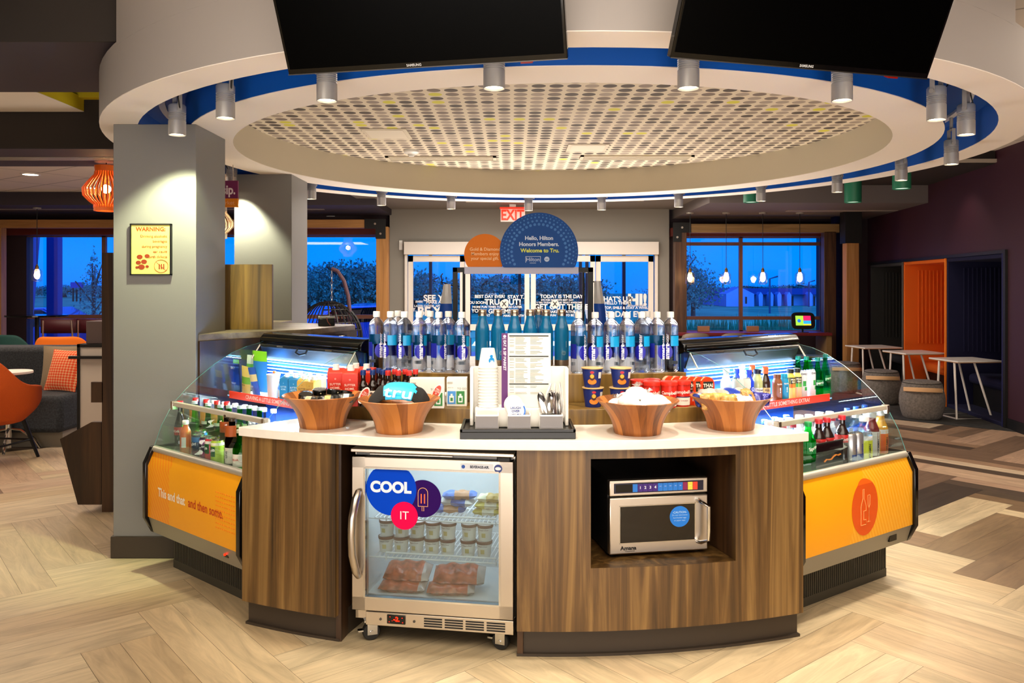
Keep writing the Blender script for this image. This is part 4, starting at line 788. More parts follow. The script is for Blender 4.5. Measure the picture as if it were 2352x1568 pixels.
def place_all(proto, spots, labels, group=None):
    for i, ((X, Y, Z, rz), lb) in enumerate(zip(spots, labels)):
        if i == 0: proto.location = (X, Y, Z); proto.rotation_euler = (0, 0, rz); proto['label'] = lb
        else: dup(proto, (X, Y, Z), rz, lb)
    if group: 
        pass
ZU = 1.16
def spot_at(px, Y, z, rz=0): return ((px-HX)*Y/F, Y, z, rz)
def yarc(px, r): a = arc_a(px, r); return C0[1]-r*math.cos(a)
# tall clear water bottles
LBL_D, LBL_C = P('141c86', .35), P('1496d0', .3)
wb = bottle('water_bottle', 'bottle', .313, .041, .0135, .232, .279, PET, WPLAST, .0185, .029, [(.135, .188, LBL_C, .5, 3.6), (.075, .15, LBL_D, 3.4, 5.2)], None, 'clear water bottles on the upper step', dome=.8)
q = MB(); q.lathe([(.0425, .062), (.0425, .066)], 12, None, -PI/2-.6, -PI/2+.6); 
pts = []
def oval_on_cyl(t_, r, cz, ry, rang, m, nm='label_oval', n=28):
    q = MB(); q.v = [(0, 0, 0)]; q.v = []
    for j in range(5):
        for i in range(n): a = rang*math.cos(2*PI*i/n)*j/4; q.v.append((r*math.sin(a), -r*math.cos(a), cz+ry*math.sin(2*PI*i/n)*j/4))
    for j in range(4):
        for i in range(n): k = (i+1) % n; q.f.append((j*n+i, j*n+k, (j+1)*n+k, (j+1)*n+i)); q.m.append(0); q.u.append(None)
    return q.build(nm, m, t_)
oval_on_cyl(wb, .0422, .105, .038, .72, P('1a1c9a', .35)); text(wb, [('smart', 0, 0, .034, .035, 'CENTER', PI/2)], P('f2f4fa'), bend=(.0430, .105, .05)); text(wb, [('water', 0, 0, .026, .0, 'CENTER', PI/2)], P('dfe8f4'), bend=(.0430, .168, .05))
MB().lathe([(.0424, .035), (.0424, .052)], 6, None, 1.2, 1.8).build('barcode_patch', P('e8e8e8'), wb)
fl = [865, 897, 929, 963, 1008, 1061]; bl = [914, 988, 1030]
fr_ = [1329, 1367, 1404, 1440, 1474, 1509, 1540]; br = [1486]
sp_, lb_ = [], []
def addw(lst, r, lab, jit):
    for i, p in enumerate(lst):
        Y = yarc(p, r); sp_.append(((p-HX)*Y/F, Y, ZU, random.uniform(-jit, jit))); lb_.append(lab(i))
addw(fl, 2.555, lambda i: 'tall clear water bottle, %s from left in the front row left of menu' % ORD[i], 1.0)
addw(bl, 2.44, lambda i: 'half hidden clear water bottle, %s from left in back row left of menu' % ORD[i], 2)
addw(fr_, 2.555, lambda i: 'tall clear water bottle, %s from left in the front row right of menu' % ORD[i], 1.0)
addw(br, 2.44, lambda i: 'clear water bottle half hidden behind the row right of the menu', 2)
place_all(wb, sp_, lb_)
# teal steel bottles
TEAL = mat('teal_enamel', '0a88c6', .28, coat=.4); CAPS = mat('brushed_cap', 'c8b8a4', .25, 1)
tl = bottle('steel_bottle', 'bottle', .315, .0405, .0225, .19, .283, TEAL, CAPS, .0245, .034, [(.001, .03, CAPS, 0, 2*PI)], [('tru by hilton', .007, .12, P('d8e8f0'), .35, PI/2)], 'teal steel bottles behind the menu')
oval_on_cyl(tl, .0415, .07, .013, .33, P('7ab8d8'), 'round_emblem'); text(tl, [('tru', 0, 0, .012, .02)], P('0a5c90'), bend=(.042, .07, 0))
bx = [1108, 1144, 1182, 1218, 1254, 1290]
place_all(tl, [spot_at(p, 4.62, ZU, [.4, .5, .2, .3, .2, .25][i]) for i, p in enumerate(bx)]+[spot_at(1237, 4.78, ZU, 1)], ['teal steel bottle with copper cap, %s from the left behind the menu' % ORD[i] for i in range(6)]+['teal steel bottle standing in the second row behind the others'])
# cartons of wine
def carton(name, lab, w, d, h, m, cap_m, lines, tm, group, foot=None):
    t = thing(name, lab, 'carton', (0, 0, 0), 0, group); q = MB()
    z1 = h*.8; q.v += [(-w/2, -d/2, 0), (w/2, -d/2, 0), (w/2, d/2, 0), (-w/2, d/2, 0), (-w/2, -d/2, z1), (w/2, -d/2, z1), (w/2, d/2, z1), (-w/2, d/2, z1), (-w/2, d*.1, h*.9), (w/2, d*.1, h*.9), (w/2, d/2, h*.9), (-w/2, d/2, h*.9), (-w/4, 0, h*.91), (w/4, 0, h*.91)]
    for f in ((0, 3, 2, 1), (0, 1, 5, 4), (1, 2, 6, 5), (2, 3, 7, 6), (3, 0, 4, 7), (4, 5, 9, 8), (5, 6, 10, 9), (7, 4, 8, 11), (6, 7, 11, 10), (8, 9, 10, 11)): q.f.append(f); q.m.append(0); q.u.append(None)
    q.build('carton_body', m, t, bevel=.002); q = MB(); q.lathe([(0, h*.86), (w*.24, h*.86), (w*.24, h*.9), (w*.2, h*.9), (w*.2, h), (0, h)], 18); q.build('screw_cap', cap_m, t)
    if lines: text(t, lines, tm, TX(0, -d/2-.001, 0))
    if foot: q = MB(); q.prism([(w*.22+w*.13*a, h*.13+w*.13*b) for a, b in disc(16)], 0, .001, Matrix.Translation((0, -d/2-.001, 0)) @ UP); q.build('round_seal', foot, t)
    return t
SUT = lambda w, h: [('SUTTER', 0, h*.52, w*.2, .02), ('HOME.', 0, h*.43, w*.2, .02), ('o', 0, h*.66, w*.2, .0)]
cr1 = carton('wine_carton', '', .078, .07, .2, P('d8301a', .4), P('efe8e0', .4), SUT(.078, .2), P('f6d8c8'), 'red wine cartons on the lower step')
ZL = 1.018
place_all(cr1, [spot_at(772, 4.04, ZL, .1), spot_at(806, 4.0, ZL, .05), spot_at(818, 4.1, ZL, -.1), spot_at(842, 4.06, ZL, -.3)], ['red wine carton with white cap, %s' % s for s in ('leftmost beside the jar bowl', 'front one above the jar bowl', 'behind the front one', 'rightmost, next to the blue capped bottles')])
# small wine bottles
def mini(capm, grp): 
    t = bottle('small_wine_bottle', 'bottle', .178, .024, .0115, .092, .135, COLA, capm, .0135, .022, [(.02, .078, P('e4dccc', .5), -1.6, 1.6)], [('CABERNET', .008, .05, P('40302c'), 0, 0)], grp)
    oval_on_cyl(t, .0252, .065, .006, .3, P('5a3a30'), 'crest'); return t
bc = mini(P('14306e', .35), 'blue capped small wine bottles'); rc = mini(P('c02a24', .35), 'red capped small wine bottles')
sp_, lb_ = [], []
for i, (p, Y) in enumerate(((834, 3.97), (856, 3.98), (847, 4.05), (870, 4.06), (880, 3.99), (892, 4.08))): sp_.append(spot_at(p, Y, ZL, random.uniform(-.4, .4))); lb_.append('small dark wine bottle with blue cap, %s by height and left order' % ORD[i] if False else ['leftmost blue capped small wine bottle, front row', 'second blue capped small wine bottle, front row', 'blue capped small wine bottle behind the first two', 'blue capped small wine bottle in the middle of the back row', 'rightmost front blue capped small wine bottle', 'rear blue capped small wine bottle touching the red caps'][i])
place_all(bc, sp_, lb_)
sp_, lb_ = [], []
for r_ in range(2):
    for i in range(4): sp_.append(spot_at(889+i*16+r_*6, 3.96+r_*.07+i*.01 if not (i > 2 and r_ == 0) else 3.98, ZL, random.uniform(-.4, .4))); lb_.append('red capped small wine bottle, %s from the left in the %s row' % (ORD[i], ['front', 'back'][r_]))
sp_ = [(x_+.012*k if False else x_, y_, z_, a_) for k, (x_, y_, z_, a_) in enumerate(sp_)]
for i in range(4): X0 = (892-HX)*3.96/F+i*.051; sp_[i] = (X0, 3.95+.0*i, ZL, sp_[i][3]); sp_[i+4] = (X0+.025, 4.005+.0*i, ZL, sp_[i+4][3])
for i in range(3): pass
place_all(rc, sp_[:3]+sp_[4:7], [lb_[k] for k in (0, 1, 2, 4, 5, 6)])
# to go card boxes with bottle pictures
def togo(px, Y, w, h, lab, pics, rz=0, dz=0):
    p = spot_at(px, Y, ZL); t = thing('drink_mix_box', lab, 'box', (p[0], p[1], ZL+dz), rz, 'white to go boxes on the lower step')
    MB().box(-w/2, w/2, -.03, .03, 0, h).build('box_body', P('efece4', .5), t, bevel=.002)
    text(t, [('TO GO', w*.25, h*.62, .014, 0), ('drink mix', -w*.3, h*.66, .007, .0)], P('6a6a64'), TX(0, -.031, 0))
    MB().box(-w/2+.004, -w/2+.03, -.0315, -.03, h*.8, h*.86).build('tab_print', P('b8b4aa'), t)
    for cx, m_, m2 in pics:
        o = MB().box(cx-.02, cx+.02, -.0315, -.03, .012, .075).build('picture_panel', m_, t)
        q = MB(); q.box(cx-.011, cx+.011, -.0325, -.0315, .02, .052); q.box(cx-.005, cx+.005, -.0325, -.0315, .052, .062); q.build('bottle_picture', P('eef0ea'), o); MB().box(cx-.006, cx+.006, -.0335, -.0325, .027, .043).build('picture_label', m2, o)
GB, BB = P('1e7a2c', .4), P('3a8ad0', .4)
togo(982, 3.935, .165, .145, 'white to go box with green bottle picture, left one', [(-.05, GB, BB), (.055, GB, GB)]); togo(1050, 4.0, .10, .14, 'white to go box with blue and green bottle pictures, right one', [(-.025, BB, GB), (.018, GB, GB)])
MB_ = MB().box(-.06, .06, -.04, .04, 0, .05); o = MB_.build('coaster_stack', P('e8e4da'), None, spot_at(1040, 4.1, ZL+.0)[:3], bevel=.01); tag(o, 'flat white paper stack behind the to go boxes', 'paper stack')
# noodle cups, soup cups, boxed meals on the right
def mac():
    t = thing('macaroni_cup', '', 'food cup', (0, 0, 0), 0, 'blue macaroni cups on the lower step')
    MB().lathe([(0, 0), (.038, 0), (.05, .088), (.05, .09), (0, .09)], 26).build('cup', P('16286e', .4), t); MB().lathe([(.049, .089), (.054, .091), (.054, .095), (0, .096)], 26).build('foil_lid', P('d8b070', .4), t)
    oval_on_cyl(t, .0465, .052, .016, .3, P('3c1c14'), 'round_print'); oval_on_cyl(t, .0480, .056, .01, .2, P('e8a030'), 'noodle_print'); oval_on_cyl(t, .0443, .03, .014, .5, P('e07c20'), 'noodle_splash')
    oval_on_cyl(t, .0492, .075, .006, .2, P('c02030'), 'badge'); MB().lathe([(.0462, .045), (.0492, .075)], 5, None, -PI/2+.7, -PI/2+1.15).build('info_panel', P('d8d4c8'), t); return t
mc = mac(); place_all(mc, [spot_at(1362, 3.97, ZL, 0), spot_at(1360, 3.97, ZL+.0962, -.1), spot_at(1424, 3.97, ZL, .1), spot_at(1426, 3.97, ZL+.0962, 0)], ['blue macaroni cup, bottom of the left stack', 'blue macaroni cup with orange lid, top of the left stack', 'blue macaroni cup, bottom of the right stack', 'blue macaroni cup with orange lid, top of the right stack'])
def soup():
    t = thing('soup_cup', '', 'soup cup', (0, 0, 0), 0, 'red soup cups on the lower step')
    MB().lathe([(0, 0), (.034, 0), (.036, .02), (.04, .105), (.04, .108), (0, .108)], 24).build('cup', P('cc2418', .35), t); MB().lathe([(.042, .106), (.043, .108), (.043, .124), (.039, .127), (0, .127)], 24).build('lid', P('e03020', .35), t)
    MB().lathe([(.0365, .008), (.0378, .045)], 20, None, -PI/2-1.5, -PI/2+1.5).build('white_band', P('e4dccc'), t); MB().lathe([(.0380, .045), (.0383, .05)], 20, None, -PI/2-1.5, -PI/2+1.5).build('navy_line', P('1c2850'), t)
    text(t, [("Campbell's", 0, 0, .021, .02)], P('f2e6da'), bend=(.0405, .072, 0)); text(t, [('CHICKEN', 0, 0, .009, .01)], P('a02820'), bend=(.0385, .03, .2)); return t
sc = soup(); place_all(sc, [spot_at(1467, 4.02, ZL, 0), spot_at(1497, 3.95, ZL, .1), spot_at(1536, 3.95, ZL, 0), spot_at(1567, 3.99, ZL, -.1), spot_at(1497, 4.045, ZL, .2)], ['red soup cup with script lettering, leftmost', 'red soup cup with script lettering, second from the left', 'red soup cup with script lettering, third from the left', 'red soup cup with script lettering, rightmost by the orange boxes', 'red soup cup in the back row'])
def thai():
    t = thing('boxed_noodle_meal', '', 'food box', (0, 0, 0), 0, 'orange noodle meal boxes'); w = .072
    T_ = UP; out = [(-w/2, 0), (w/2, 0), (w/2, .105)]+[(w/2*math.cos(a), .105+.036*math.sin(a)) for a in [PI*i/10 for i in range(1, 10)]]+[(-w/2, .105)]
    MB().prism(out, -.018, .018, T_).build('box_body', P('dc4014', .4), t); MB().box(-.026, .026, -.0195, -.018, .055, .118).build('dark_panel', P('242a26'), t)
    MB().box(-.026, .026, -.0205, -.0195, .055, .066).build('purple_band', P('8a3a98'), t); text(t, [('THAI', 0, .098, .024, .04), ('KITCHEN', 0, .08, .008, .02), ('pad thai', 0, .06, .007)], P('f0ead8'), TX(0, -.0212, 0))
    q = MB(); [q.box(-.0362, -.036, -.014, .014, .02+.02*i, .03+.02*i) for i in range(3)]; q.box(-.0362, -.036, -.014, .014, .09, .104); q.build('side_print', P('e8dcc8'), t)
    q = MB(); q.lathe([(.0368, -.013), (.0368, .013)], 4, Matrix.Translation((0, 0, .105)) @ Matrix.Rotation(PI/2, 4, 'X'), PI*.6, PI*.85); q.build('curved_window', P('d8c8a0', .2), t); return t
th_ = thai(); place_all(th_, [spot_at(1622-i*17, 4.02+i*.006, ZL, .28) for i in range(6)], ['orange noodle meal box with dark label facing front, rightmost']+['orange noodle meal box standing in the row, %s behind the front one' % ORD[i] for i in range(5)])
# ---------------------------------------------------------------- bowls
def bowl_mat():
    m, N, L, b = nodes('acacia_staves'); u = N.new('ShaderNodeUVMap'); u.uv_map = 'UVMap'; sx_ = N.new('ShaderNodeSeparateXYZ'); L.new(u.outputs[0], sx_.inputs[0])
    tw = N.new('ShaderNodeMath'); tw.operation = 'MULTIPLY_ADD'; tw.inputs[1].default_value = .2; L.new(sx_.outputs['Y'], tw.inputs[0]); L.new(sx_.outputs['X'], tw.inputs[2])
    ml_ = N.new('ShaderNodeMath'); ml_.operation = 'MULTIPLY'; ml_.inputs[1].default_value = 24; L.new(tw.outputs[0], ml_.inputs[0])
    fl = N.new('ShaderNodeMath'); fl.operation = 'FLOOR'; L.new(ml_.outputs[0], fl.inputs[0]); oi = N.new('ShaderNodeObjectInfo'); ad = N.new('ShaderNodeMath'); ad.operation = 'MULTIPLY_ADD'; ad.inputs[1].default_value = 91; L.new(oi.outputs['Random'], ad.inputs[0]); L.new(fl.outputs[0], ad.inputs[2])
    wn = N.new('ShaderNodeTexWhiteNoise'); wn.noise_dimensions = '1D'; L.new(ad.outputs[0], wn.inputs['W'])
    mp = N.new('ShaderNodeMapping'); mp.inputs['Scale'].default_value = (60, 6, 1); n = N.new('ShaderNodeTexNoise'); n.inputs['Scale'].default_value = 1; n.inputs['Distortion'].default_value = 1.5; L.new(u.outputs[0], mp.inputs[0]); L.new(mp.outputs[0], n.inputs[0])
    ad2 = N.new('ShaderNodeMath'); ad2.operation = 'MULTIPLY_ADD'; ad2.inputs[1].default_value = .45; L.new(n.outputs['Fac'], ad2.inputs[0]); s2 = N.new('ShaderNodeMath'); s2.operation = 'MULTIPLY'; s2.inputs[1].default_value = .85; L.new(wn.outputs[0], s2.inputs[0]); L.new(s2.outputs[0], ad2.inputs[2])
    r = N.new('ShaderNodeValToRGB'); e = r.color_ramp.elements; e[0].position = .1; e[0].color = lin('44230b'); e[1].position = .95; e[1].color = lin('b97434'); k = e.new(.35); k.color = lin('834918'); k = e.new(.6); k.color = lin('9f5d24')
    L.new(ad2.outputs[0], r.inputs[0]); L.new(r.outputs[0], b.inputs['Base Color']); b.inputs['Roughness'].default_value = .35; return m
ACA = bowl_mat()
def bowl(px, Y, lab):
    p = spot_at(px, Y, ZC); q = MB(); pr = [(0, 0), (.103, 0), (.106, .004)]
    for i in range(1, 9): u = i/8; pr.append((.106+.081*(.22*u+.78*u**2.3), .004+.145*u))
    pr += [(.184, .152)]
    for i in range(7, -1, -1): u = i/8; pr.append((.099+.081*(.22*u+.78*u**2.3), .016+.134*u))
    pr += [(0, .016)]
    o = q.lathe(pr, 48).build('wooden_bowl', ACA, None, p[:3]); tag(o, lab, 'bowl', 'acacia bowls on the countertop'); return p
b1 = bowl(741, 3.83, 'flared acacia wood bowl holding small black jars, leftmost on the counter'); b2 = bowl(917, 3.70, 'flared acacia wood bowl holding a folded black cap bag left of the caddy')
b3 = bowl(1464, 3.66, 'flared acacia wood bowl full of white wrapped cups right of the caddy'); b4 = bowl(1678, 3.78, 'flared acacia wood bowl full of chips and cookies, rightmost on the counter')
def inb(b, x_, y_, z_): return (b[0]+x_, b[1]+y_, b[2]+z_)
# bowl 1: black jars
def jar():
    t = thing('snack_jar', '', 'jar', (0, 0, 0), 0, 'black lidded snack jars in the left bowl')
    MB().lathe([(0, 0), (.029, 0), (.031, .004), (.031, .035), (0, .035)], 20).build('jar_body', P('d8c49a', .3), t); MB().lathe([(.033, .03), (.033, .052), (.03, .055), (0, .055)], 22).build('lid', P('0c0c0a', .25), t)
    oval_on_cyl(t, .0335, .042, .003, .1, P('c8b898'), 'lid_print'); return t
jj = jar(); JP = [(-.075, -.03, .105, .2, .1), (-.02, .02, .118, .1, 0), (.045, .015, .118, 0, .15), (.09, .05, .105, 0, .3), (-.09, .06, .10, .2, 0), (.0, -.08, .09, .5, .0), (.07, -.06, .095, .4, .3), (-.03, .09, .115, -.1, 0), (.1, -.01, .1, .1, .35)]
for i, (x_, y_, z_, rx, ry) in enumerate(JP):
    o = jj if i == 0 else dup(jj, (0, 0, 0), 0); o.location = inb(b1, x_, y_, z_); o.rotation_euler = (rx, ry, i*.4)
    o['label'] = 'black lidded snack jar in left bowl, ' + ['left front', 'centre, one of the tallest', 'right of the centre jar', 'right rear near the red tag', 'left rear corner', 'front middle, tilted to the viewer', 'front right, tilted', 'rear middle', 'right edge beside the printed packet'][i]
for i, (x_, y_, z_, m1, lab) in enumerate(((-.045, -.105, .135, 'c8b488', 'small tan and black printed snack packet at the front of left bowl'), (.045, -.11, .138, 'e0b868', 'small orange lettered snack packet at the front of left bowl'), (.12, -.06, .14, 'e8e0d0', 'white and black striped snack packet at right of left bowl'))):
    o = pillow_pack('snack_packet', lab, 'snack packet', inb(b1, x_, y_, z_), 0, .075, .05, .014, P('1c1814', .35), (math.radians(50), 0, random.uniform(-.4, .4)), None, band=(.3, .7, P(m1, .4)), seed=i+30)
def red_tag(px, Y, z_, lean, lab):
    p = spot_at(px, Y, z_); t = thing('price_tag', lab, 'price tag', p[:3], .15, 'red and white oval price tags')
    T_ = Matrix.Rotation(lean, 4, 'Y') @ UP
    MB().prism([(.021*a, .042+.042*b) for a, b in disc(28)], -.001, .001, T_).build('white_oval', P('f0e8e0', .4), t); MB().prism([(.015*a, .045+.032*b) for a, b in disc(28)], .001, .002, T_).build('red_oval', P('d03a20', .4), t)
    text(t, [('TRU', 0, .055, .011, .02), ('LOVE', 0, .045, .011, .02), ('IT', 0, .034, .011, .02)], P('f6e4da'), T_ @ Matrix.Translation((0, 0, .0025)))
red_tag(826, 3.78, 1.06, .5, 'red and white oval price tag leaning between the two left bowls'); red_tag(993, 3.82, 1.07, .5, 'red and white oval price tag behind the folded cap bag')
# bowl 2: folded black drawstring bag with blue print
t = thing('folded_shirt', 'folded black shirt with large bright blue round print reading tru', 'shirt', inb(b2, 0, 0, .09), 0)
q = MB(); nx, ny = 30, 20
for j in range(ny+1):
    for i in range(nx+1):
        u, v = i/nx*2-1, j/ny*2-1; r2 = min(1, u*u+v*v); z_ = .135*(1-abs(u)**2.6)**.8*(1-.35*(v*.5+.5))*(1-(max(0, -v))**4*.55) + .005*math.sin(17*u+3*v)*(abs(u) > .45) - .03*max(0, -v)
        k_ = math.sqrt(max(0, 1-.33*v*v)); q.v.append((u*.140*k_, v*.118, .052+max(z_*k_, -.012)*.74))
for j in range(ny):
    for i in range(nx):
        a = j*(nx+1)+i; u, v = (i+.5)/nx*2-1, (j+.5)/ny*2-1; q.f.append((a, a+1, a+nx+2, a+nx+1)); q.m.append(1 if ((u-.08)/.56)**2+((v+.6)/.8)**2 < 1 else 0); q.u.append(None)
sh = q.build('cloth', [mat('black_cotton', '1c1a18', .95, bump=.3, bs=150), mat('bright_blue_print', '28b4e4', .5)], t); w_ = sh.modifiers.new('thickness', 'SOLIDIFY'); w_.thickness = .006; w_ = sh.modifiers.new('smooth', 'SUBSURF'); w_.levels = 1; w_.render_levels = 2
text(t, [('tru', .012, .0, .078, .01, 'CENTER', -.12, 1.35)], P('e0ecd0'), Matrix.Translation((0, -.112, .098)) @ Matrix.Rotation(math.radians(52), 4, 'X'))
# bowl 3: white wrapped cups
t0 = None; WR = mat('white_wrap', 'f4f2ee', .3, coat=.4, bump=.3, bs=40)
WP = [(-.1, .0, .1, .042), (-.05, -.06, .12, .05), (.0, .03, .135, .058), (.055, -.055, .115, .05), (.1, .01, .11, .048), (-.045, .075, .115, .045), (.06, .08, .115, .045), (-.005, -.1, .1, .04), (.12, -.05, .11, .034)]
for i, (x_, y_, z_, r_) in enumerate(WP):
    t = thing('wrapped_muffin', 'white film wrapped muffin in right centre bowl, '+['left edge', 'front left', 'topmost in the centre', 'front right', 'right edge', 'rear left', 'rear right', 'front middle, low', 'small one at the right rim'][i], 'muffin', inb(b3, x_*.95, y_*.95, z_+.018), i*.7, 'white wrapped muffins in the bowl')
    pr = [(0, -r_*.8), (r_*.7, -r_*.75), (r_*.85, -r_*.1), (r_, 0), (r_*1.02, r_*.15), (r_*.8, r_*.6), (r_*.4, r_*.85), (0, r_*.92)]; MB().lathe(pr, 18).build('muffin', WR, t)
    if i in (2, 0, 6):
        q = MB(); rr_ = random.Random(i)
        for k in range(16): a = rr_.uniform(0, 2*PI); l_ = rr_.uniform(.01, .035); q.quad([(0, 0, r_*.85), (l_*math.cos(a), l_*math.sin(a), r_*.95+rr_.uniform(0, .02)), (l_*.7*math.cos(a+.7), l_*.7*math.sin(a+.7), r_*.95+rr_.uniform(0, .02))])
        q.build('twisted_wrap', glassy('crinkled_film', 'f4f4f4', .3, .1, 'ffffff', .8), t)
# bowl 4: chips, cookies
CH4 = [(-.11, -.045, .13, 'c89a4c', 1.2, .3, .07, .06), (-.07, -.075, .135, 'd8ac58', 1.35, -.1, .065, .06), (-.03, -.095, .135, 'cfa04e', 1.25, .2, .07, .055), (.07, -.06, .145, 'b8843c', 1.0, .9, .07, .08)]
for i, (x_, y_, z_, c_, rx, rzz, sx_, sy_) in enumerate(CH4):
    pillow_pack('cookie_packet', 'clear bag of golden cookies in the rightmost bowl, '+['left edge', 'second from the left', 'third from the left', 'pointed one standing at right'][i], 'snack packet', inb(b4, x_, y_, z_), 0, sx_*1.25, sy_*1.3, .03, mat('cookie_%d' % i, c_, .4, coat=.5, var=.4, vs=60), (rx, 0, rzz), 'snacks in the rightmost bowl', seed=i+60)
for i, (x_, y_, z_, rx, rzz, sx_, lab, c1, c2) in enumerate(((.02, .03, .155, .25, .15, .17, 'silver and blue crackling snack bag lying on top of rightmost bowl', 'c8c4b8', '1c3a9c'), (-.06, .06, .15, .2, -.2, .15, 'silver snack bag at the rear of rightmost bowl', 'd8d4c8', 'c8c0b0'), (.02, -.08, .14, .9, .0, .12, 'blue and white snack bag at the front of rightmost bowl', '24489c', 'e0dccc'), (.125, -.03, .14, .9, -.6, .1, 'dark blue snack bag at the right rim of rightmost bowl', '2c2a80', '3c3a90'), (-.14, .0, .13, 1.0, .6, .07, 'small navy snack bag at the left rim of rightmost bowl', '1c2c78', 'd8d4e0'), (.0, .1, .12, .1, .4, .16, 'silver snack bag deep at the back of rightmost bowl', 'b8b4a8', 'c8c4b8'))):
    pillow_pack('snack_bag', lab, 'snack bag', inb(b4, x_, y_, z_), 0, sx_, .11 if i < 2 else .07, .035, mat('foil_'+c1, c1, .25, .35, bump=.6, bs=50), (rx, 0, rzz), 'snacks in the rightmost bowl', band=(.25, .6, P(c2, .35)), seed=i+70)
pillow_pack('pudding_cup_lid', 'blue rimmed white snack cup at the front of rightmost bowl', 'snack cup', inb(b4, .035, -.115, .148), 0, .07, .045, .02, P('e4e2ea', .3), (.5, 0, 0), None, band=(.0, 1.1, P('d8d8e8', .3)), seed=88)
# ---------------------------------------------------------------- caddy
KX0, KX1 = -.225, .275; kc = .025
t = thing('serving_tray', 'black wooden tray standing on the white countertop under the caddy', 'tray', (0, 0, 0))
q = MB(); q.box(KX0, KX1, 3.5, 3.79, ZC, ZC+.03); q.box(KX0, KX1, 3.5, 3.512, ZC+.03, ZC+.043); q.box(KX0, KX1, 3.778, 3.79, ZC+.03, ZC+.043); q.box(KX0, KX0+.012, 3.5, 3.79, ZC+.03, ZC+.043); q.box(KX1-.012, KX1, 3.5, 3.79, ZC+.03, ZC+.043); q.build('tray_body', mat('black_lacquer', '12110f', .3), t, bevel=.002)
ZT = ZC+.031
WC = mat('white_acrylic', 'f2efe8', .3)
t = thing('condiment_caddy', 'white stepped acrylic caddy with three bins holding lids and wrapped cutlery', 'caddy', (0, 0, 0))
q = MB(); q.box(KX0+.035, KX1-.02, 3.755, 3.77, ZT, 1.235); q.box(KX0+.035, KX0+.05, 3.66, 3.77, ZT, 1.235); q.box(KX1-.035, KX1-.02, 3.66, 3.77, ZT, 1.235); q.build('back_panel', WC, t, bevel=.003)
q = MB(); q.box(KX0+.06, KX1-.05, 3.62, 3.75, ZT, 1.06); q.build('rear_step', WC, t, bevel=.004)
for i in range(3):
    xa = KX0+.065+i*.14; q = MB(); w_ = .102
    q.box(xa, xa+w_, 3.525, 3.533, ZT, 1.046); q.box(xa, xa+w_, 3.605, 3.613, ZT, 1.06); q.box(xa, xa+.006, 3.525, 3.613, ZT, 1.045); q.box(xa+w_-.006, xa+w_, 3.525, 3.613, ZT, 1.045); q.box(xa, xa+w_, 3.525, 3.613, ZT, ZT+.006); b_ = q.build('bin', WC, t, bevel=.002)
    MB().box(xa+.002, xa+w_-.002, 3.5235, 3.5248, ZT+.004, 1.040).build('grey_face', P('827e7e', .4), b_)
    MB().box(xa-.012, xa+w_+.012, 3.514, 3.52, ZT, ZT+.006).build('bin_foot', WC, b_)
# cups
t = thing('paper_cup', '', 'paper cup', (0, 0, 0), 0, 'stack of white paper cups')
pr = [(.0295, .088), (.03, .09), (.044, .006), (.0465, .006), (.047, .003), (.0465, 0), (.043, 0), (.0275, .086), (0, .086)]; MB().lathe([(0, .086), (.0295, .088), (.044, .006), (.0465, .006), (.047, .003), (.0465, 0), (.043, 0), (.028, .084), (0, .084)], 30).build('cup', mat('white_paper_cup', 'f4f2ec', .45), t)
cx_ = (1121-HX)*3.68/F
CS = []
for i in range(14): CS.append((cx_, 3.68, 1.061+i*.0135, i*.5))
place_all(t, CS, ['white paper cup at the bottom of the inverted stack']+['white paper cup in the inverted stack, %s from the bottom' % ORD[i] for i in range(1, 13)]+['white paper cup with blue round logo at the top of the stack'])
top = [o for o in bpy.data.objects if o.get('label') == 'white paper cup with blue round logo at the top of the stack'][0]
q = MB(); o = None
for nm, r_, cz, ry, ra, m_ in (('blue_logo', .0405, .035, .014, .36, P('1890d8', .4)), ('blue_logo_small', .0376, .054, .007, .2, P('1890d8', .4))):
    q = MB(); n = 24; q.v = [(r_*math.sin(.45+ra*math.cos(2*PI*i/n)), -r_*math.cos(.45+ra*math.cos(2*PI*i/n)), cz+ry*math.sin(2*PI*i/n)) for i in range(n)]; q.f = [tuple(range(n))]; q.m = [0]; q.u = [None]; q.build(nm, m_, top)
top.rotation_euler = (0, 0, 0)
text(top, [('tru', 0, 0, .012, .02)], P('bfe4f8'), bend=(.0425, .035, .45))
# coffee lids
t = thing('cup_lid', '', 'cup lid', (0, 0, 0), 0, 'white cup lids standing in the middle bin'); MB().lathe([(0, .008), (.036, .008), (.038, 0), (.042, 0), (.043, .004), (.04, .012), (.03, .014), (0, .012)], 28).build('lid', mat('white_lid', 'f0eee8', .35), t)
for i in range(6):
    o = t if i == 0 else dup(t, (0, 0, 0)); o.location = (.02-.003*i, 3.555+i*.009, 1.06+.004*i); o.rotation_euler = (math.radians(82), 0, .05*i); o['label'] = 'white cup lid in the middle bin, %s from the front' % ORD[i]
    if i == 0: t0 = t
text(t0, [('LAUGH', -.004, .012, .014, .03), ('OVER', -.004, -.002, .014, .03), ('SPILT MILK', 0, -.016, .009, .01)], P('20408c'), Matrix.Translation((0, 0, .0146)))
q = MB(); q.v = [(.040*math.cos(a), .040*math.sin(a), .0142) for a in [-.9+1.5*i/10 for i in range(11)]]+[(.033*math.cos(a), .033*math.sin(a), .0142) for a in [.6-1.5*i/10 for i in range(11)]]; q.f = [tuple(range(22))]; q.m = [0]; q.u = [None]; q.build('blue_crescent', P('3c74c8'), t0)
for i in range(3): MB().box(-.02, .02, -.012, .012, -.002, .0) ; 
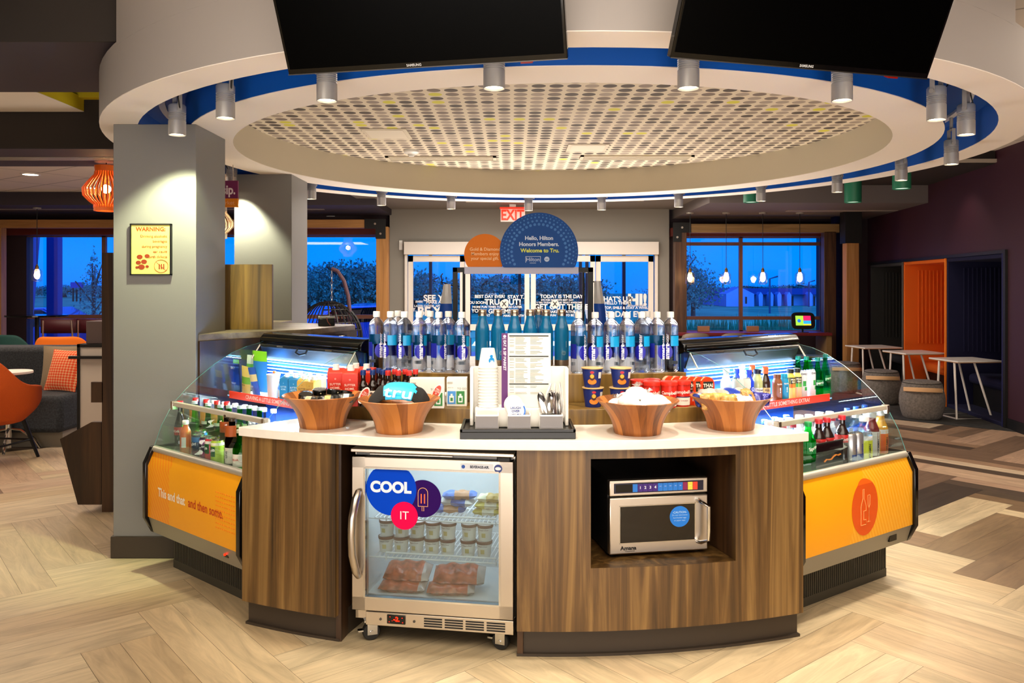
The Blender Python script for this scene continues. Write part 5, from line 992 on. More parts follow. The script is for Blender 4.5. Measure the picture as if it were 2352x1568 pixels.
# cutlery
t = thing('wrapped_spoon', '', 'spoon', (0, 0, 0), 0, 'film wrapped plastic cutlery in the right bin')
q = MB(); q.ball((0, 0, .12), .016, 10, (1, .35, 1.6)); q.tube([(0, 0, .0), (0, .002, .1)], .003, 6); q.build('spoon', mat('black_plastic', '161412', .3), t); q = MB(); q.ball((0, 0, .075), .022, 8, (1, .45, 3.4)); q.build('film', MATS['crinkled_film'], t)
for i in range(7):
    o = t if i == 0 else dup(t, (0, 0, 0)); o.location = (.155+(i % 4)*.018, 3.555+(i//4)*.025, 1.0); o.rotation_euler = (random.uniform(-.15, .05), (i % 4-1.5)*.22+.1, i*.6); o['label'] = 'black spoon wrapped in clear film, '+['left front', 'second in front', 'third in front', 'right front', 'left rear', 'middle rear', 'right rear'][i]+' of the right bin'
for i in range(3):
    o = pillow_pack('wrapped_napkin_kit', 'white wrapped cutlery kit leaning behind the spoons, '+['left', 'middle', 'right'][i], 'cutlery kit', (.15+.035*i, 3.60, 1.10), 0, .16, .03, .012, WR, (0, math.radians(-72-12*i), .1), 'white cutlery kits', seed=i+90)
# menu in acrylic holder
t = thing('menu_stand', 'tall printed price menu in clear holder with purple strip reading EAT & SIP MARKET', 'menu', (0, 0, 0))
my = 3.645; a, b_ = at(1152, 0, my).x, at(1265, 0, my).x; z0_, z1_ = at(0, 904, my).z, at(0, 765, my).z; z0_ = 1.061
MB().box(a, b_, my, my+.003, z0_, z1_).build('acrylic_holder', glassy('acrylic_clear', 'f6fafa', .06), t); MB().box(a, b_, my-.0015, my, z0_, z1_).build('paper', P('efe9dc', .6), t)
MB().box(a, a+.028, my-.0025, my-.0015, z0_, z1_).build('purple_strip', P('5a2468', .5), t); text(t, [('| EAT & SIP MARKET', a+.014, z1_-.095, .0165, .03, 'CENTER', -PI/2)], P('e8dcec'), TX(0, my-.003, 0))
q = MB(); q.prism([(a+.014+.007*c, z1_-.014+.007*s) for c, s in disc(16)], 0, .0005, Matrix.Translation((0, my-.003, 0)) @ UP); q.build('strip_emblem', P('d8c0e0'), t)
q = MB(); rr_ = random.Random(4); xs = a+.034; 
for zb in (z1_-.012, z1_-.104, z1_-.228): q.box(xs, b_-.01, my-.0022, my-.0015, zb-.0025, zb+.0025)
q.build('black_bars', BLACKM, t); q = MB()
for k in range(46):
    z_ = z1_-.02-k*.0056
    if abs(z_-(z1_-.104)) < .006 or abs(z_-(z1_-.228)) < .006 or z_ < z0_+.008: continue
    if rr_.random() < .85:
        q.box(xs+.028, xs+.028+rr_.uniform(.035, .055), my-.002, my-.0015, z_, z_+.0014); q.box(xs+.095, xs+.095+rr_.uniform(.02, .06), my-.002, my-.0015, z_, z_+.0014)
    if rr_.random() < .5: q.box(xs+.002, xs+.022, my-.002, my-.0015, z_, z_+.0014)
q.build('printed_lines', P('5c5850'), t)
# round welcome signs on a black frame
t = thing('sign_frame', 'black metal frame with pale shelf bar carrying two round signs', 'display frame', (0, 0, 0)); ys = 4.95
q = MB(); Z0 = 1.16
for a, b_ in ((1040, 1051), (1350, 1362)): q.box(at(a, 0, ys).x, at(b_, 0, ys).x, ys-.015, ys+.015, Z0, at(0, 614, ys).z)
for a, b_ in ((1063, 1069), (1337, 1342)): q.box(at(a, 0, ys+.25).x-.0, at(b_, 0, ys+.25).x, ys+.22, ys+.25, Z0, at(0, 616, ys+.25).z)
q.box(at(1040, 0, ys).x, at(1362, 0, ys).x, ys-.015, ys+.015, at(0, 625, ys).z, at(0, 614, ys).z); q.box(at(1040, 0, ys).x, at(1051, 0, ys).x, ys-.015, ys+.25, at(0, 625, ys).z, at(0, 614, ys).z); q.box(at(1350, 0, ys).x, at(1362, 0, ys).x, ys-.015, ys+.25, at(0, 625, ys).z, at(0, 614, ys).z)
q.build('metal_frame', BLACKM, t, bevel=.002)
MB().box(at(1067, 0, ys).x, at(1328, 0, ys).x, ys-.03, ys-.018, at(0, 629, ys).z, at(0, 613, ys).z).build('sign_holder_bar', P('b8b4c4', .35), t, bevel=.002)
q = MB(); q.tube([(at(1030, 0, ys).x, ys, at(0, 656, ys).z), (at(1016, 0, ys).x, ys-.02, at(0, 652, ys).z), (at(1014, 0, ys).x, ys-.02, at(0, 632, ys).z), (at(1018, 0, ys).x, ys-.02, at(0, 628, ys).z)], .004, 6); q.tube([(at(1040, 0, ys).x, ys, at(0, 656, ys).z), (at(1012, 0, ys).x, ys, at(0, 647, ys).z)], .004, 6)
q.tube([(at(1360, 0, ys).x, ys, at(0, 647, ys).z), (at(1382, 0, ys).x, ys-.02, at(0, 647, ys).z), (at(1384, 0, ys).x, ys-.02, at(0, 641, ys).z)], .004, 6); q.build('bag_hook', BLACKM, t)
def rsign(nm, cx, cy, rpx, yb_, m, lab, th=.006, Y=ys-.036):
    c = at(cx, cy, Y); r = rpx*Y/F; zf = at(0, yb_, Y).z; t = thing(nm, lab, 'sign', (c.x, Y, c.z))
    pts = [(r*a, max(r*b, zf-c.z)) for a, b in disc(64)]; MB().prism(pts, -th/2, th/2, UP).build('sign_panel', m, t, smooth=False); return t, r, Y
ts, r, Y = rsign('round_sign', 1238, 578, 90, 614, mat('sign_blue', '044488', .7), 'large dark blue round sign reading Hello Hilton Honors Members Welcome to Tru', Y=4.91)
s_ = Y/F; u_ = lambda px, py: ((px-1238)*s_, -(py-578)*s_)
def sl(px, py, st, hp, bold=.03, sq=1): a_, b2 = u_(px, py); return (st, a_, b2, hp*s_*1.38, bold, 'CENTER', 0, sq)
text(ts, [sl(1238, 547, 'Hello, Hilton', 9), sl(1238, 561, 'Honors Members.', 9)], P('c8d4e4'), TX(0, -.004, 0)); text(ts, [sl(1240, 575.5, 'Welcome to Tru.', 9)], P('d4d840'), TX(0, -.004, 0)); text(ts, [sl(1224, 596, 'Hilton', 9, .0), sl(1224, 604, 'HONORS', 2.5, 0)], P('c8d4e4'), TX(0, -.004, 0))
q = MB(); a0_, b0_ = u_(1207, 589); a1_q, b1_q = u_(1242, 603); w2 = .0012
q.box(a0_, a1_q, -.0045, -.0035, b0_-w2, b0_+w2); q.box(a0_, a0_+w2*2, -.0045, -.0035, b1_q, b0_); q.box(a1_q-w2*2, a1_q, -.0045, -.0035, b1_q, b0_); q.build('logo_box', P('c8d4e4'), ts)
q = MB(); a_, b2 = u_(1256, 595); q.prism([(a_+.0155*c, b2+.0155*s) for c, s in disc(20)], 0, .001, TX(0, -.003, 0)); o = q.build('logo_disc', P('b8c4d8'), ts); text(o, [('tru', a_, b2, .014, .02)], P('0a4a90'), TX(0, -.0045, 0))
q = MB()
for k_, (rf, nn, dr) in enumerate(((.70, 40, .0085), (.79, 44, .0070), (.88, 56, .0052), (.95, 66, .0034))):
    for i in range(nn):
        a_ = 2*PI*(i+.5*(k_ % 2))/nn; cxx, czz = r*rf*math.cos(a_), r*rf*math.sin(a_)
        if czz < -r*.37: continue
        q.prism([(cxx+dr*c, czz+dr*s) for c, s in disc(10)], 0, .0006, TX(0, -.003, 0))
q.build('dot_ring', P('2f6cb0'), ts)
to, r2_, Y2 = rsign('round_sign', 1114, 585, 48, 614, mat('sign_orange', 'd87004', .7), 'smaller orange round sign reading Gold and Diamond Members enjoy your special gift', Y=4.93)
s2_ = Y2/F
text(to, [('Gold & Diamond', 0, (585-572.5)*s2_, 7*s2_*1.45, .01), ('Members enjoy', 0, (585-583)*s2_, 7*s2_*1.45, .01), ('your special gift.', 0, (585-593.5)*s2_, 7*s2_*1.4, .01)], P('f4c48c'), TX(0, -.004, 0))
# hanging gift bags
for i, (cx, cy0, cy1, w0, lab) in enumerate(((1027, 652, 760, 15, 'white and blue plastic bag hanging on the left hook of sign frame'), (1372, 645, 760, 13, 'white and blue plastic bag hanging on the right side of sign frame'))):
    Y = ys-.02; t = thing('hanging_bag', lab, 'bag', (0, 0, 0)); q = MB(); q2 = MB()
    for (qq, ya, yb2) in ((q, cy0, 697), (q2, 697, cy1)):
        P0 = []
        for j in range(7):
            py = lerp(ya, yb2, j/6); ww = (w0*(.55+.45*min(1, (py-cy0)/60)))*Y/F/1; X = at(cx+(py-cy0)*(.08 if i else -.05), 0, Y).x; zz = at(0, py, Y).z
            for sgn in (-1, 1):
                for k in range(4): u = k/3*2-1; P0.append((X+ww*u, Y+.0+sgn*(.02*(1-u*u)+.002*math.sin(j*2+k)), zz))
        n0 = 0; qq.v = P0
        for j in range(6):
            for ring in range(8):
                order = [0, 1, 2, 3, 7, 6, 5, 4]; a_, b2 = order[ring], order[(ring+1) % 8]; qq.f.append((j*8+a_, j*8+b2, (j+1)*8+b2, (j+1)*8+a_)); qq.m.append(0); qq.u.append(None)
    q.build('bag_top', mat('milky_bag', 'c8c4c0', .4), t); q2.build('bag_bottom', mat('blue_bag', '1048a8', .4), t)
# ================================================================ GOODS IN THE TWO CASES
def uc(M_, px, v):          # position along the case whose direction is px at depth v
    o = M_ @ Vector((0, v, 0)); d = M_.to_3x3() @ Vector((1, 0, 0)); k = (px-HX)/F; return (k*o.y-o.x)/(d.x-k*d.y)
def cp(M_, px, v, z): p = M_ @ Vector((uc(M_, px, v), v, z)); return (p.x, p.y, z)
def put(pr, M_, lst, rz, first=True):
    z_n = pr.name.split('.')[0]; sc_n = 1.13 if lst[0][2] < .8 else 1.06
    if first and z_n in ('green_soda_bottle', 'soda_can', 'red_capped_bottle', 'cola_bottle', 'beer_bottle', 'green_beer_bottle', 'juice_bottle', 'sports_drink_bottle', 'lime_soda_bottle', 'silver_can'): pr.scale = (sc_n, sc_n, sc_n)
    for i, (px, v, z, lb) in enumerate(lst):
        p = cp(M_, px, v, z); a = rz+random.uniform(-.25, .25)
        if i == 0 and first: pr.location = p; pr.rotation_euler = (0, 0, a); pr['label'] = lb
        else: dup(pr, p, a, lb)
RL_, RR_ = math.radians(-41), math.radians(35.5); ZD, ZS = .6725, .959
REDL, CREAML = P('c02a28', .4), P('e8e0cc', .5)
colab = bottle('cola_bottle', 'bottle', .245, .03, .012, .10, .20, COLA, P('d02a2a', .3), .0145, .016, [(.075, .115, REDL, -2, 2)], [('Coca-Cola', .016, .095, P('f0e8e4'), 0, 0)], 'bottles on the left case deck', waist=(.04, .06, .9))
put(colab, ML, [(414, .03, ZD, 'dark cola bottle with red label at the left end of left case')], RL_)
oj = bottle('juice_bottle', 'bottle', .17, .026, .012, .11, .15, P('e0641c', .3), WPLAST, .0145, .018, [(.04, .09, P('e6e4e0'), .3, 1.2)], None, 'bottles on the left case deck')
put(oj, ML, [(426, -.03, ZD, 'orange juice bottle in front of the cola bottle in left case')], RL_)
gb = bottle('green_soda_bottle', 'bottle', .25, .031, .012, .085, .195, GREENG, P('b8c4c8', .3), .0140, .012, [(.15, .165, P('d8e0c0'), -.8, .8)], None, 'green glass bottles in the left case')
put(gb, ML, [(447, .06, ZD, 'green glass bottle in left case, first of the front row'), (478, .07, ZD, 'green glass bottle in left case, second of the front row'), (506, .08, ZD, 'green glass bottle in left case, third of the front row'), (526, .10, ZD, 'green glass bottle in left case, fourth of the front row'), (551, .13, ZD, 'green glass bottle in left case, fifth of the front row'), (572, .17, ZD, 'green glass bottle in left case, sixth behind the counter end'), (596, .17, ZD, 'green glass bottle in left case, seventh behind the counter end')], RL_)
rb = bottle('red_capped_bottle', 'bottle', .25, .03, .012, .1, .2, liquid('pale_amber_glass', 'd8c090', 1.2, .3), P('d02a2a', .3), .0145, .016, [(.13, .19, P('e8a050'), -1, 1)], None, 'red capped bottles in the left case')
put(rb, ML, [(422, .12, ZD, 'red capped amber bottle, leftmost of the row behind green bottles'), (449, .13, ZD, 'red capped amber bottle, second of the row behind green bottles'), (474, .14, ZD, 'red capped amber bottle, third of the row behind green bottles'), (498, .15, ZD, 'red capped amber bottle, fourth of the row behind green bottles'), (521, .17, ZD, 'red capped amber bottle, fifth of the row behind green bottles')], RL_)
cb = bottle('clear_capped_bottle', 'bottle', .255, .03, .013, .12, .2, PETW, P('e4ecf4', .3), .016, .018, None, None, 'white capped bottles deep in the left case')
put(cb, ML, [(p, .24+.005*i, ZD, 'white capped clear bottle deep in left case, %s from the left' % ORD[i]) for i, p in enumerate((438, 466, 492, 516, 540, 562, 584, 606, 628))], RL_)
nb = bottle('navy_capped_bottle', 'bottle', .235, .031, .014, .11, .19, mat('navy_bottle', '1c2068', .3, coat=.4), P('dfe4f0', .3), .018, .02, None, None, 'navy bottles in the left case behind the bowl')
put(nb, ML, [(p, v, ZD, 'navy bottle with white cap in left case behind the counter corner, %s' % s) for p, v, s in ((578, .05, 'first in front'), (600, .06, 'second in front'), (622, .06, 'third in front'), (645, .07, 'fourth in front'), (590, .11, 'first behind'), (612, .12, 'second behind'), (634, .12, 'third behind'), (655, .14, 'fourth behind'))], RL_)
def cans(name, h, r, c, tx, tc, ts, bands=(), grp=None): return can(name, '', h, r, P(c, .25), [(tx, ts, h*.6, P(tc), 0, .3)], grp, bands)
k1 = cans('soda_can', .12, .031, '14304c', 'BlueSky', 'e8ecf0', .018, [(.085, .108, P('1a70b8'), 0, 2*PI), (.01, .045, P('4a1a4a'), 0, 2*PI)], 'soda cans in the left case')
put(k1, ML, [(456, -.035, ZD, 'dark blue soda can with white script lettering, leftmost in left case'), (462, .03, ZD, 'dark blue soda can behind the front blue one in left case')], RL_)
k1b = cans('soda_can', .12, .031, '2a1038', 'Blue Sky', 'e8ecf0', .012, [(.085, .108, P('8a2a8a'), 0, 2*PI), (.01, .05, P('8a1060'), 0, 2*PI)], 'soda cans in the left case'); put(k1b, ML, [(474, -.04, ZD, 'purple soda can between the blue and red ones in left case')], RL_)
k2 = cans('soda_can', .12, .031, 'c8404a', 'zevia', 'f0f0e8', .02, [(.05, .095, P('1c5a2c'), -.9, .9), (.095, .108, P('e8e4d8'), 0, 2*PI)], 'soda cans in the left case'); put(k2, ML, [(486, -.045, ZD, 'red and green soda can with white lettering in left case')], RL_)
k3 = cans('soda_can', .12, .031, 'a8c43c', 'zevia', 'f0f0e8', .022, [(.045, .09, P('1c5a2c'), -.7, .7), (.095, .108, P('e8e8d0'), 0, 2*PI)], 'soda cans in the left case'); put(k3, ML, [(500, -.05, ZD, 'lime green soda can with white lettering, front of left case'), (514, .03, ZD, 'lime green soda can in the second row of left case')], RL_)
bb = bottle('beer_bottle', 'bottle', .23, .031, .0135, .125, .185, BROWN, P('40301c', .3), .0145, .012, [(.03, .10, P('e4dcc8'), -1.2, 1.2), (.15, .2, P('a8501c'), -1.5, 1.5)], [('LINE', .016, .07, P('3c3630'), 0, PI/2)], 'beer bottles in the left case')
put(bb, ML, [(521, -.0, ZD, 'brown beer bottle with dark label in left case beside the cans'), (533, -.045, ZD, 'brown beer bottle with cream label, frontmost in left case')], RL_)
gb2 = bottle('green_beer_bottle', 'bottle', .19, .031, .0135, .10, .15, GREEND, P('c8c0a8', .3), .0145, .012, [(.03, .085, P('e4e0d0'), -1.2, 1.2)], [('STELLA', .012, .06, P('b83020'), 0, .1)], 'beer bottles in the left case'); put(gb2, ML, [(551, -.06, ZD, 'short green beer bottle touching the counter corner in left case')], RL_)
# left upper shelf
def pouch(name, lab, M_, px, v, z, w, h, m, lean, rz, lines, tm, extra=None, grp=None, twist=0):
    p = cp(M_, px, v, z); t = thing(name, lab, 'snack pouch', p, rz, grp); T_ = Matrix.Rotation(lean, 4, 'X') @ Matrix.Rotation(twist, 4, 'Y'); q = MB(); n = 8
    for sg in (-1, 1):
        for j in range(n+1):
            for i in range(7):
                u = i/6*2-1; vv = j/n; d = .02*(1-u*u)*(1-vv)**.6*(.3+vv*2 if vv < .3 else 1); q.v.append(tuple(T_ @ Vector((u*w/2, sg*max(d, .0008), vv*h))))
    for k in (0, 1):
        o_ = k*7*(n+1)
        for j in range(n):
            for i in range(6): a = o_+j*7+i; f = (a, a+1, a+8, a+7); q.f.append(f if k == 0 else f[::-1]); q.m.append(1 if (k == 0 and extra and extra[0] <= j/n < extra[1]) else 0); q.u.append(None)
    q.build('pouch_body', [m, extra[2] if extra else m], t)
    if lines: text(t, lines, tm, T_ @ TX(0, -.0225, 0))
    return t
pouch('jerky_pouch', 'black and green jerky pouch, leftmost on the upper shelf of left case', ML, 546, .43, ZS, .085, .2, mat('pouch_black', '12140f', .3), .08, RL_-.0, [('JERKY', 0, .15, .02, .02), ('TURKEY', 0, .055, .014, .02)], P('e8e8d8'), (.87, 1, P('7cc020', .35)), 'pouches on left upper shelf')
pouch('snack_pouch', 'gold and green snack pouch beside the jerky on left upper shelf', ML, 566, .41, ZS, .075, .17, P('c8b060', .35), .12, RL_+.15, [('nuts', 0, .06, .016, .02)], P('4a3018'), (.3, .6, P('5c8a28')), 'pouches on left upper shelf', .12)
pouch('snack_pouch', 'blue snack pouch with cream corner leaning on left upper shelf', ML, 590, .41, ZS, .08, .17, P('2c58b8', .35), .15, RL_, [('chips', 0, .06, .016, .02)], P('e8e8f0'), (.5, .75, P('d8c898')), 'pouches on left upper shelf', -.1)
pouch('snack_pouch', 'tall green and blue bag at the back of left upper shelf', ML, 598, .52, ZS, .16, .25, P('2c7ac8', .35), .02, RL_, None, None, (.75, 1, P('7cc020', .35)), 'pouches on left upper shelf')
pouch('snack_pouch', 'orange and white bag behind the gold pouch on left upper shelf', ML, 575, .52, ZS, .1, .22, P('e0e4d8', .35), .02, RL_, None, None, (.5, .75, P('6cb030', .35)), 'pouches on left upper shelf')
p = cp(ML, 628, .42, ZS); t = thing('plastic_tumbler', 'white plastic tumbler with small items on left upper shelf', 'tumbler', p, 0); MB().lathe([(0, 0), (.033, 0), (.037, .125), (.04, .13), (.04, .137), (.036, .137), (.032, .01), (0, .01)], 28).build('tumbler', mat('tumbler_white', 'dcd8dc', .35), t)
mn = bottle('spirit_miniature', 'bottle', .11, .016, .007, .07, .09, PETW, P('d86020'), .009, .012, [(.02, .06, P('dcdce0'), -2, 2), (.005, .02, P('d86020'), -2, 2)], None, None); put(mn, ML, [(645, .38, ZS, 'tiny clear bottle with white label beside the white tumbler'), (630, .425, ZS+.045, 'tiny clear bottle standing inside the white tumbler')], RL_)
cb1 = carton('wine_carton', '', .062, .062, .155, P('2a84b8', .4), P('e8f0f8', .4), SUT(.062, .155), P('c8e4f4'), 'blue wine cartons on the left upper shelf', P('c84820'))
put(cb1, ML, [(660, .40, ZS, 'blue wine carton, left one on left upper shelf'), (680, .41, ZS, 'blue wine carton, right one on left upper shelf')], RL_*.55)
cb2 = carton('wine_carton', '', .062, .062, .15, P('dca848', .4), P('f4f0e8', .4), SUT(.062, .15), P('5a4420'), 'yellow wine cartons on the left upper shelf', P('c07820'))
put(cb2, ML, [(699, .42, ZS, 'yellow wine carton, left one on left upper shelf'), (720, .43, ZS, 'yellow wine carton, right one on left upper shelf')], RL_*.55)
for i, (px, v) in enumerate(((668, .5), (690, .51), (712, .52), (732, .53))):
    p = cp(ML, px, v, ZS); o = dup(cb2 if i > 1 else cb1, p, RL_*.5, '%s wine carton in the back row of left upper shelf, %s one' % (['blue', 'blue', 'yellow', 'yellow'][i], ['left', 'right', 'left', 'right'][i]))
# right case deck
sg_ = bottle('lime_soda_bottle', 'bottle', .235, .033, .0135, .15, .205, liquid('green_plastic', '60e880', 1.15, .15), P('1f9a50', .3), .016, .018, [(.10, .15, P('1c7a44'), -2, 2)], [('Sprite', .02, .125, P('e4f0e4'), 0, .3)], 'green bottles in the right case')
put(sg_, MR, [(1856, -.05, ZD, 'green soda bottle with white lettering beside the counter end in right case')], RR_)
cc = bottle('cola_bottle', 'bottle', .235, .033, .0135, .14, .2, mat('cola_pet', '201210', .12, coat=.5), P('c82a34', .3), .016, .018, [(.115, .15, REDL, -2.2, 2.2)], [('Coca-Cola', .019, .132, P('f0e4e4'), 0, .15)], 'cola bottles in the right case', waist=(.05, .08, .93))
put(cc, MR, [(1880, -.03, ZD, 'cola bottle with red label, leftmost in right case'), (1899, -.03, ZD, 'cola bottle with red label, second from the left in right case'), (1934, -.03, ZD, 'cola bottle with red label, third from the left in right case')], RR_)
q = MB(); p = cp(MR, 1905, -.075, ZD)
t = thing('bottle_carrier', 'smoked clear plastic divider tray with orange scribble in front of cola bottles', 'carrier', p, RR_); MB().box(-.115, .115, -.003, .003, 0, .155).build('front_panel', glassy('smoked_plastic', '8a8884', .12), t); q = MB(); q.box(-.115, .115, -.006, .006, .15, .156); q.build('top_edge', BLACKM, t); q = MB(); q.tube([(-.05+.02*i, -.005, .06+.006*math.sin(i*1.7)+.004*i) for i in range(8)], .0035, 6); q.build('orange_scribble', P('e08020'), t)
sc_ = can('silver_can', '', .155, .029, mat('silver_can', 'b8b8bc', .3, .8), [('ENERGY', .014, .08, P('28387c'), .1, PI/2)], 'silver cans in the right case', [(.03, .06, P('38508c'), -.8, .8)]); put(sc_, MR, [(1953, -.06, ZD, 'silver drink can, left one in right case'), (1968, -.065, ZD, 'silver drink can with blue print, right one in right case')], RR_)
def vit(c, lc, lb, px, v):
    t = bottle('sports_drink_bottle', 'bottle', .215, .036, .019, .12, .185, c, P('f0f0f4', .3), .0215, .022, [(.01, .105, lc, -1.9, 1.9), (.105, .125, P('e8e8ea'), -1.9, 1.9)], [('VITAMIN', .017, .055, P('302c28'), 0, PI/2)], 'sports drinks in the right case'); put(t, MR, [(px, v, ZD, lb)], RR_)
    return t
vw = vit(PETW, P('dce438'), 'clear sports drink bottle with yellow label in right case', 1985, -.03); vit(mat('dark_red_drink', '7c1f1c', .2, coat=.5), P('dcdad6'), 'dark red sports drink bottle in right case', 2002, .02); vit(mat('orange_drink', 'e8a838', .2, coat=.5), P('e86818'), 'orange sports drink bottle, rightmost in right case', 2022, .03)
put(vw, MR, [(p_, v, ZD, 'clear capped jug in right case behind the front row, %s' % s) for p_, v, s in ((1968, .06, 'left one'), (1992, .08, 'middle one'), (2010, .1, 'right one'))], RR_, first=False)
wc = bottle('white_milk_bottle', 'bottle', .25, .033, .018, .14, .21, P('e8f0fc', .3), P('f4f8ff', .3), .021, .022, None, None, 'white capped bottles in the right case'); 
put(wc, MR, [(p_, .14+.02*(i % 2), ZD, 'white milk bottle in right case middle row, %s from the left' % ORD[i]) for i, p_ in enumerate((1766, 1790, 1812, 1836, 1858, 1882, 1906))], RR_)
for col, nm, lst in ((P('d02848', .3), 'red', ((1778, .08), (1800, .05), (1822, .06), (1888, .06), (1912, .07))), (P('20489c', .3), 'blue', ((1756, .22), (1780, .24), (1806, .25), (1946, .2), (1966, .21), (1986, .22)))):
    o = bottle('soft_drink_bottle', 'bottle', .238, .031, .013, .14, .2, liquid('aqua_plastic', 'a8dcec', 1.2, .3) if nm == 'blue' else PETW, col, .016, .018, [(.08, .13, col, -2, 2)], None, nm+' capped bottles in the right case')
    put(o, MR, [(p_, v, ZD, '%s capped clear bottle inside right case, %s from the left' % (nm, ORD[i])) for i, (p_, v) in enumerate(lst)], RR_)
# right upper shelf
V0 = .40
pg = bottle('green_water_bottle', 'bottle', .225, .032, .0115, .085, .2, liquid('bright_green_glass', '50e080', 1.15, .12), P('18806a', .35), .0155, .02, [(.06, .095, P('0c6a2c'), -.9, .9)], [('perrier', .022, .078, P('e8f0d8'), 0, .1)], 'green sparkling water bottles on the right upper shelf')
put(pg, MR, [(1878, .41, ZS, 'green sparkling water bottle at the right end of the upper shelf, nearest'), (1852, .5, ZS, 'green sparkling water bottle in the back row, middle one'), (1833, .54, ZS, 'green sparkling water bottle in the back row, left one'), (1896, .53, ZS, 'green sparkling water bottle deep in the right back corner')], RR_)
sl_ = can('tall_slim_can', '', .16, .028, P('dcdce0', .3), [('DAILY', .015, .14, P('3c3c44'), 0, 0)], 'slim cans on the right upper shelf', [(.07, .1, P('2c8a34'), -.35, .35), (.045, .065, P('2c8a34'), .0, .6)]); put(sl_, MR, [(1843, V0, ZS, 'slim pale can with green leaf print on right upper shelf'), (1862, V0, ZS, 'slim pale can with leaf print next to the green bottle')], RR_*.6)
def jb(lb, px, c, tint, band2, cap=P('14120f', .4)):
    t = bottle('juice_bottle', 'bottle', .165, .026, .016, .115, .145, tint, cap, .0185, .02, [(.085, .12, P('14120f'), -2, 2), (.065, .085, c, -2, 2), (.012, .065, band2, -2, 2)], [('Minute', .011, .109, P('ece4dc'), 0, 0), ('Maid', .011, .096, P('ece4dc'), 0, 0)], 'juice bottles on the right upper shelf'); put(t, MR, [(px, V0, ZS, lb)], RR_*.6); return t
j1 = jb('yellow juice bottle with orange band and black label on right upper shelf', 1815, P('e86018'), P('e0c050', .3), P('f0c878')); j2 = jb('apple juice bottle with green band and black label on right upper shelf', 1830, P('28a038'), P('d8cc70', .3), P('e8b8a0'))
for nm, px, c, cc_ in (('brown chocolate milk bottle with brown cap on right upper shelf', 1785, '7a4220', '6e3818'), ('light blue vanilla milk bottle with blue cap on right upper shelf', 1800, '1a8cb4', '1a9cc0')):
    t = bottle('milk_bottle', 'bottle', .155, .028, .019, .105, .135, P(c, .35), P(cc_, .35), .0205, .02, None, [('fairlife', .012, .10, P('e8e0d8'), 0, 0), ('!', .04, .065, P('f0ece8'), .1, 0)], 'milk bottles on the right upper shelf'); put(t, MR, [(px, V0-.015, ZS, nm)], RR_*.6)
    text(t, [('yup!', 0, 0, .012, .0)], P('2c1a10'), bend=(.029, .086, 0))
t = bottle('tea_bottle', 'bottle', .19, .03, .018, .12, .165, mat('pale_tea', 'b4b878', .15, coat=.5), P('18182c', .35), .0205, .022, [(.03, .09, P('ece4d4'), -1.9, 1.9)], [('Honest', .014, .078, P('40342c'), 0, 0)], None); put(t, MR, [(1739, V0, ZS, 'pale green tea bottle with dark cap and cream label on right upper shelf')], RR_*.6)
oval_on_cyl(t, .0312, .05, .014, .35, P('e87838'), 'fruit_print')
t = bottle('dark_tea_bottle', 'bottle', .2, .027, .013, .105, .165, mat('dark_tea', '2c1a12', .12, coat=.6), P('e0602c', .35), .0165, .036, [(.02, .085, P('d8b070'), -1.9, 1.9), (.0, .02, P('dc6c3c'), -1.9, 1.9)], [('PEEL', .016, .07, P('3c2818'), 0, 0)], 'orange capped bottles'); put(t, MR, [(1758, V0, ZS, 'dark bottle with tall orange cap and tan label on right upper shelf'), (1728, .5, ZS, 'dark bottle with tall orange cap in the back row')], RR_*.6)
t = bottle('blue_coconut_bottle', 'bottle', .19, .028, .013, .12, .165, P('1a3cc0', .35), P('2444c8', .35), .0165, .022, None, [('VICO', .024, .07, P('d8e0f8'), 0, PI/2)], 'blue coconut water bottles'); put(t, MR, [(1720, V0, ZS, 'blue coconut water bottle in front beside the silver cans'), (1692, .48, ZS, 'blue coconut water bottle in the back row')], RR_*.6)
t = bottle('white_milk_bottle', 'bottle', .2, .03, .014, .12, .17, P('e4ecf4', .35), P('e8f0f8', .35), .0175, .02, None, None, 'white bottles on the right upper shelf'); put(t, MR, [(1668, .46, ZS, 'white milk bottle, left one on right upper shelf'), (1704, .55, ZS, 'white milk bottle, right one on right upper shelf')], RR_*.6)
t = can('energy_drink_can', '', .155, .031, P('d0ccc4', .3), [('M', .06, .08, P('2c302c'), .1, 0)], 'energy drink cans on right upper shelf'); put(t, MR, [(1695, V0-.02, ZS, 'pale silver energy drink can with dark claw mark, left one'), (1711, V0-.03, ZS, 'pale silver energy drink can with dark claw mark, right one')], RR_*.6)
# ================================================================ BEHIND: service counter
t = thing('service_counter', 'dark walnut service counter behind the left case between the two grey pillars', 'counter')
tp = [(-1.868, 4.83), (-1.60, 5.2), (-1.36, 5.45), (-1.17, 6.05), (-1.22, 6.2), (-1.87, 6.5), (-1.87, 6.9), (-2.3, 6.9), (-2.3, 5.3), (-1.868, 5.3)]
MB().prism(tp, 1.28, 1.32).build('worktop', wood('grey_oak_top', '5c5044', '80705c', '998a74', (.8, 7, 7)), t, bevel=.002)
for a, b_ in ((tp[0], tp[1]), (tp[1], tp[2]), (tp[2], tp[3])): wallseg(a, b_, 0, 1.28, .03, t, 'front_panel', WALNUT_D)
MB().box(-1.3, -1.2, 5.6, 6.0, 1.14, 1.26).build('receipt_printer', BLACKG, t, bevel=.01)
tag(MB().box(-1.95, -1.597, 5.40, 5.43, 1.32, 1.754).build('walnut_screen', WALNUT_G, bevel=.002), 'golden walnut privacy screen standing on the service counter beside far pillar', 'screen')
t = thing('warning_poster', 'yellow framed WARNING poster about drinking alcohol, hung on the near pillar', 'poster', (0, 0, 0)); Yp = 4.8
X0, X1, Z1, Z0 = at(302, 0, Yp).x, at(396, 0, Yp).x, at(0, 514, Yp).z, at(0, 632, Yp).z
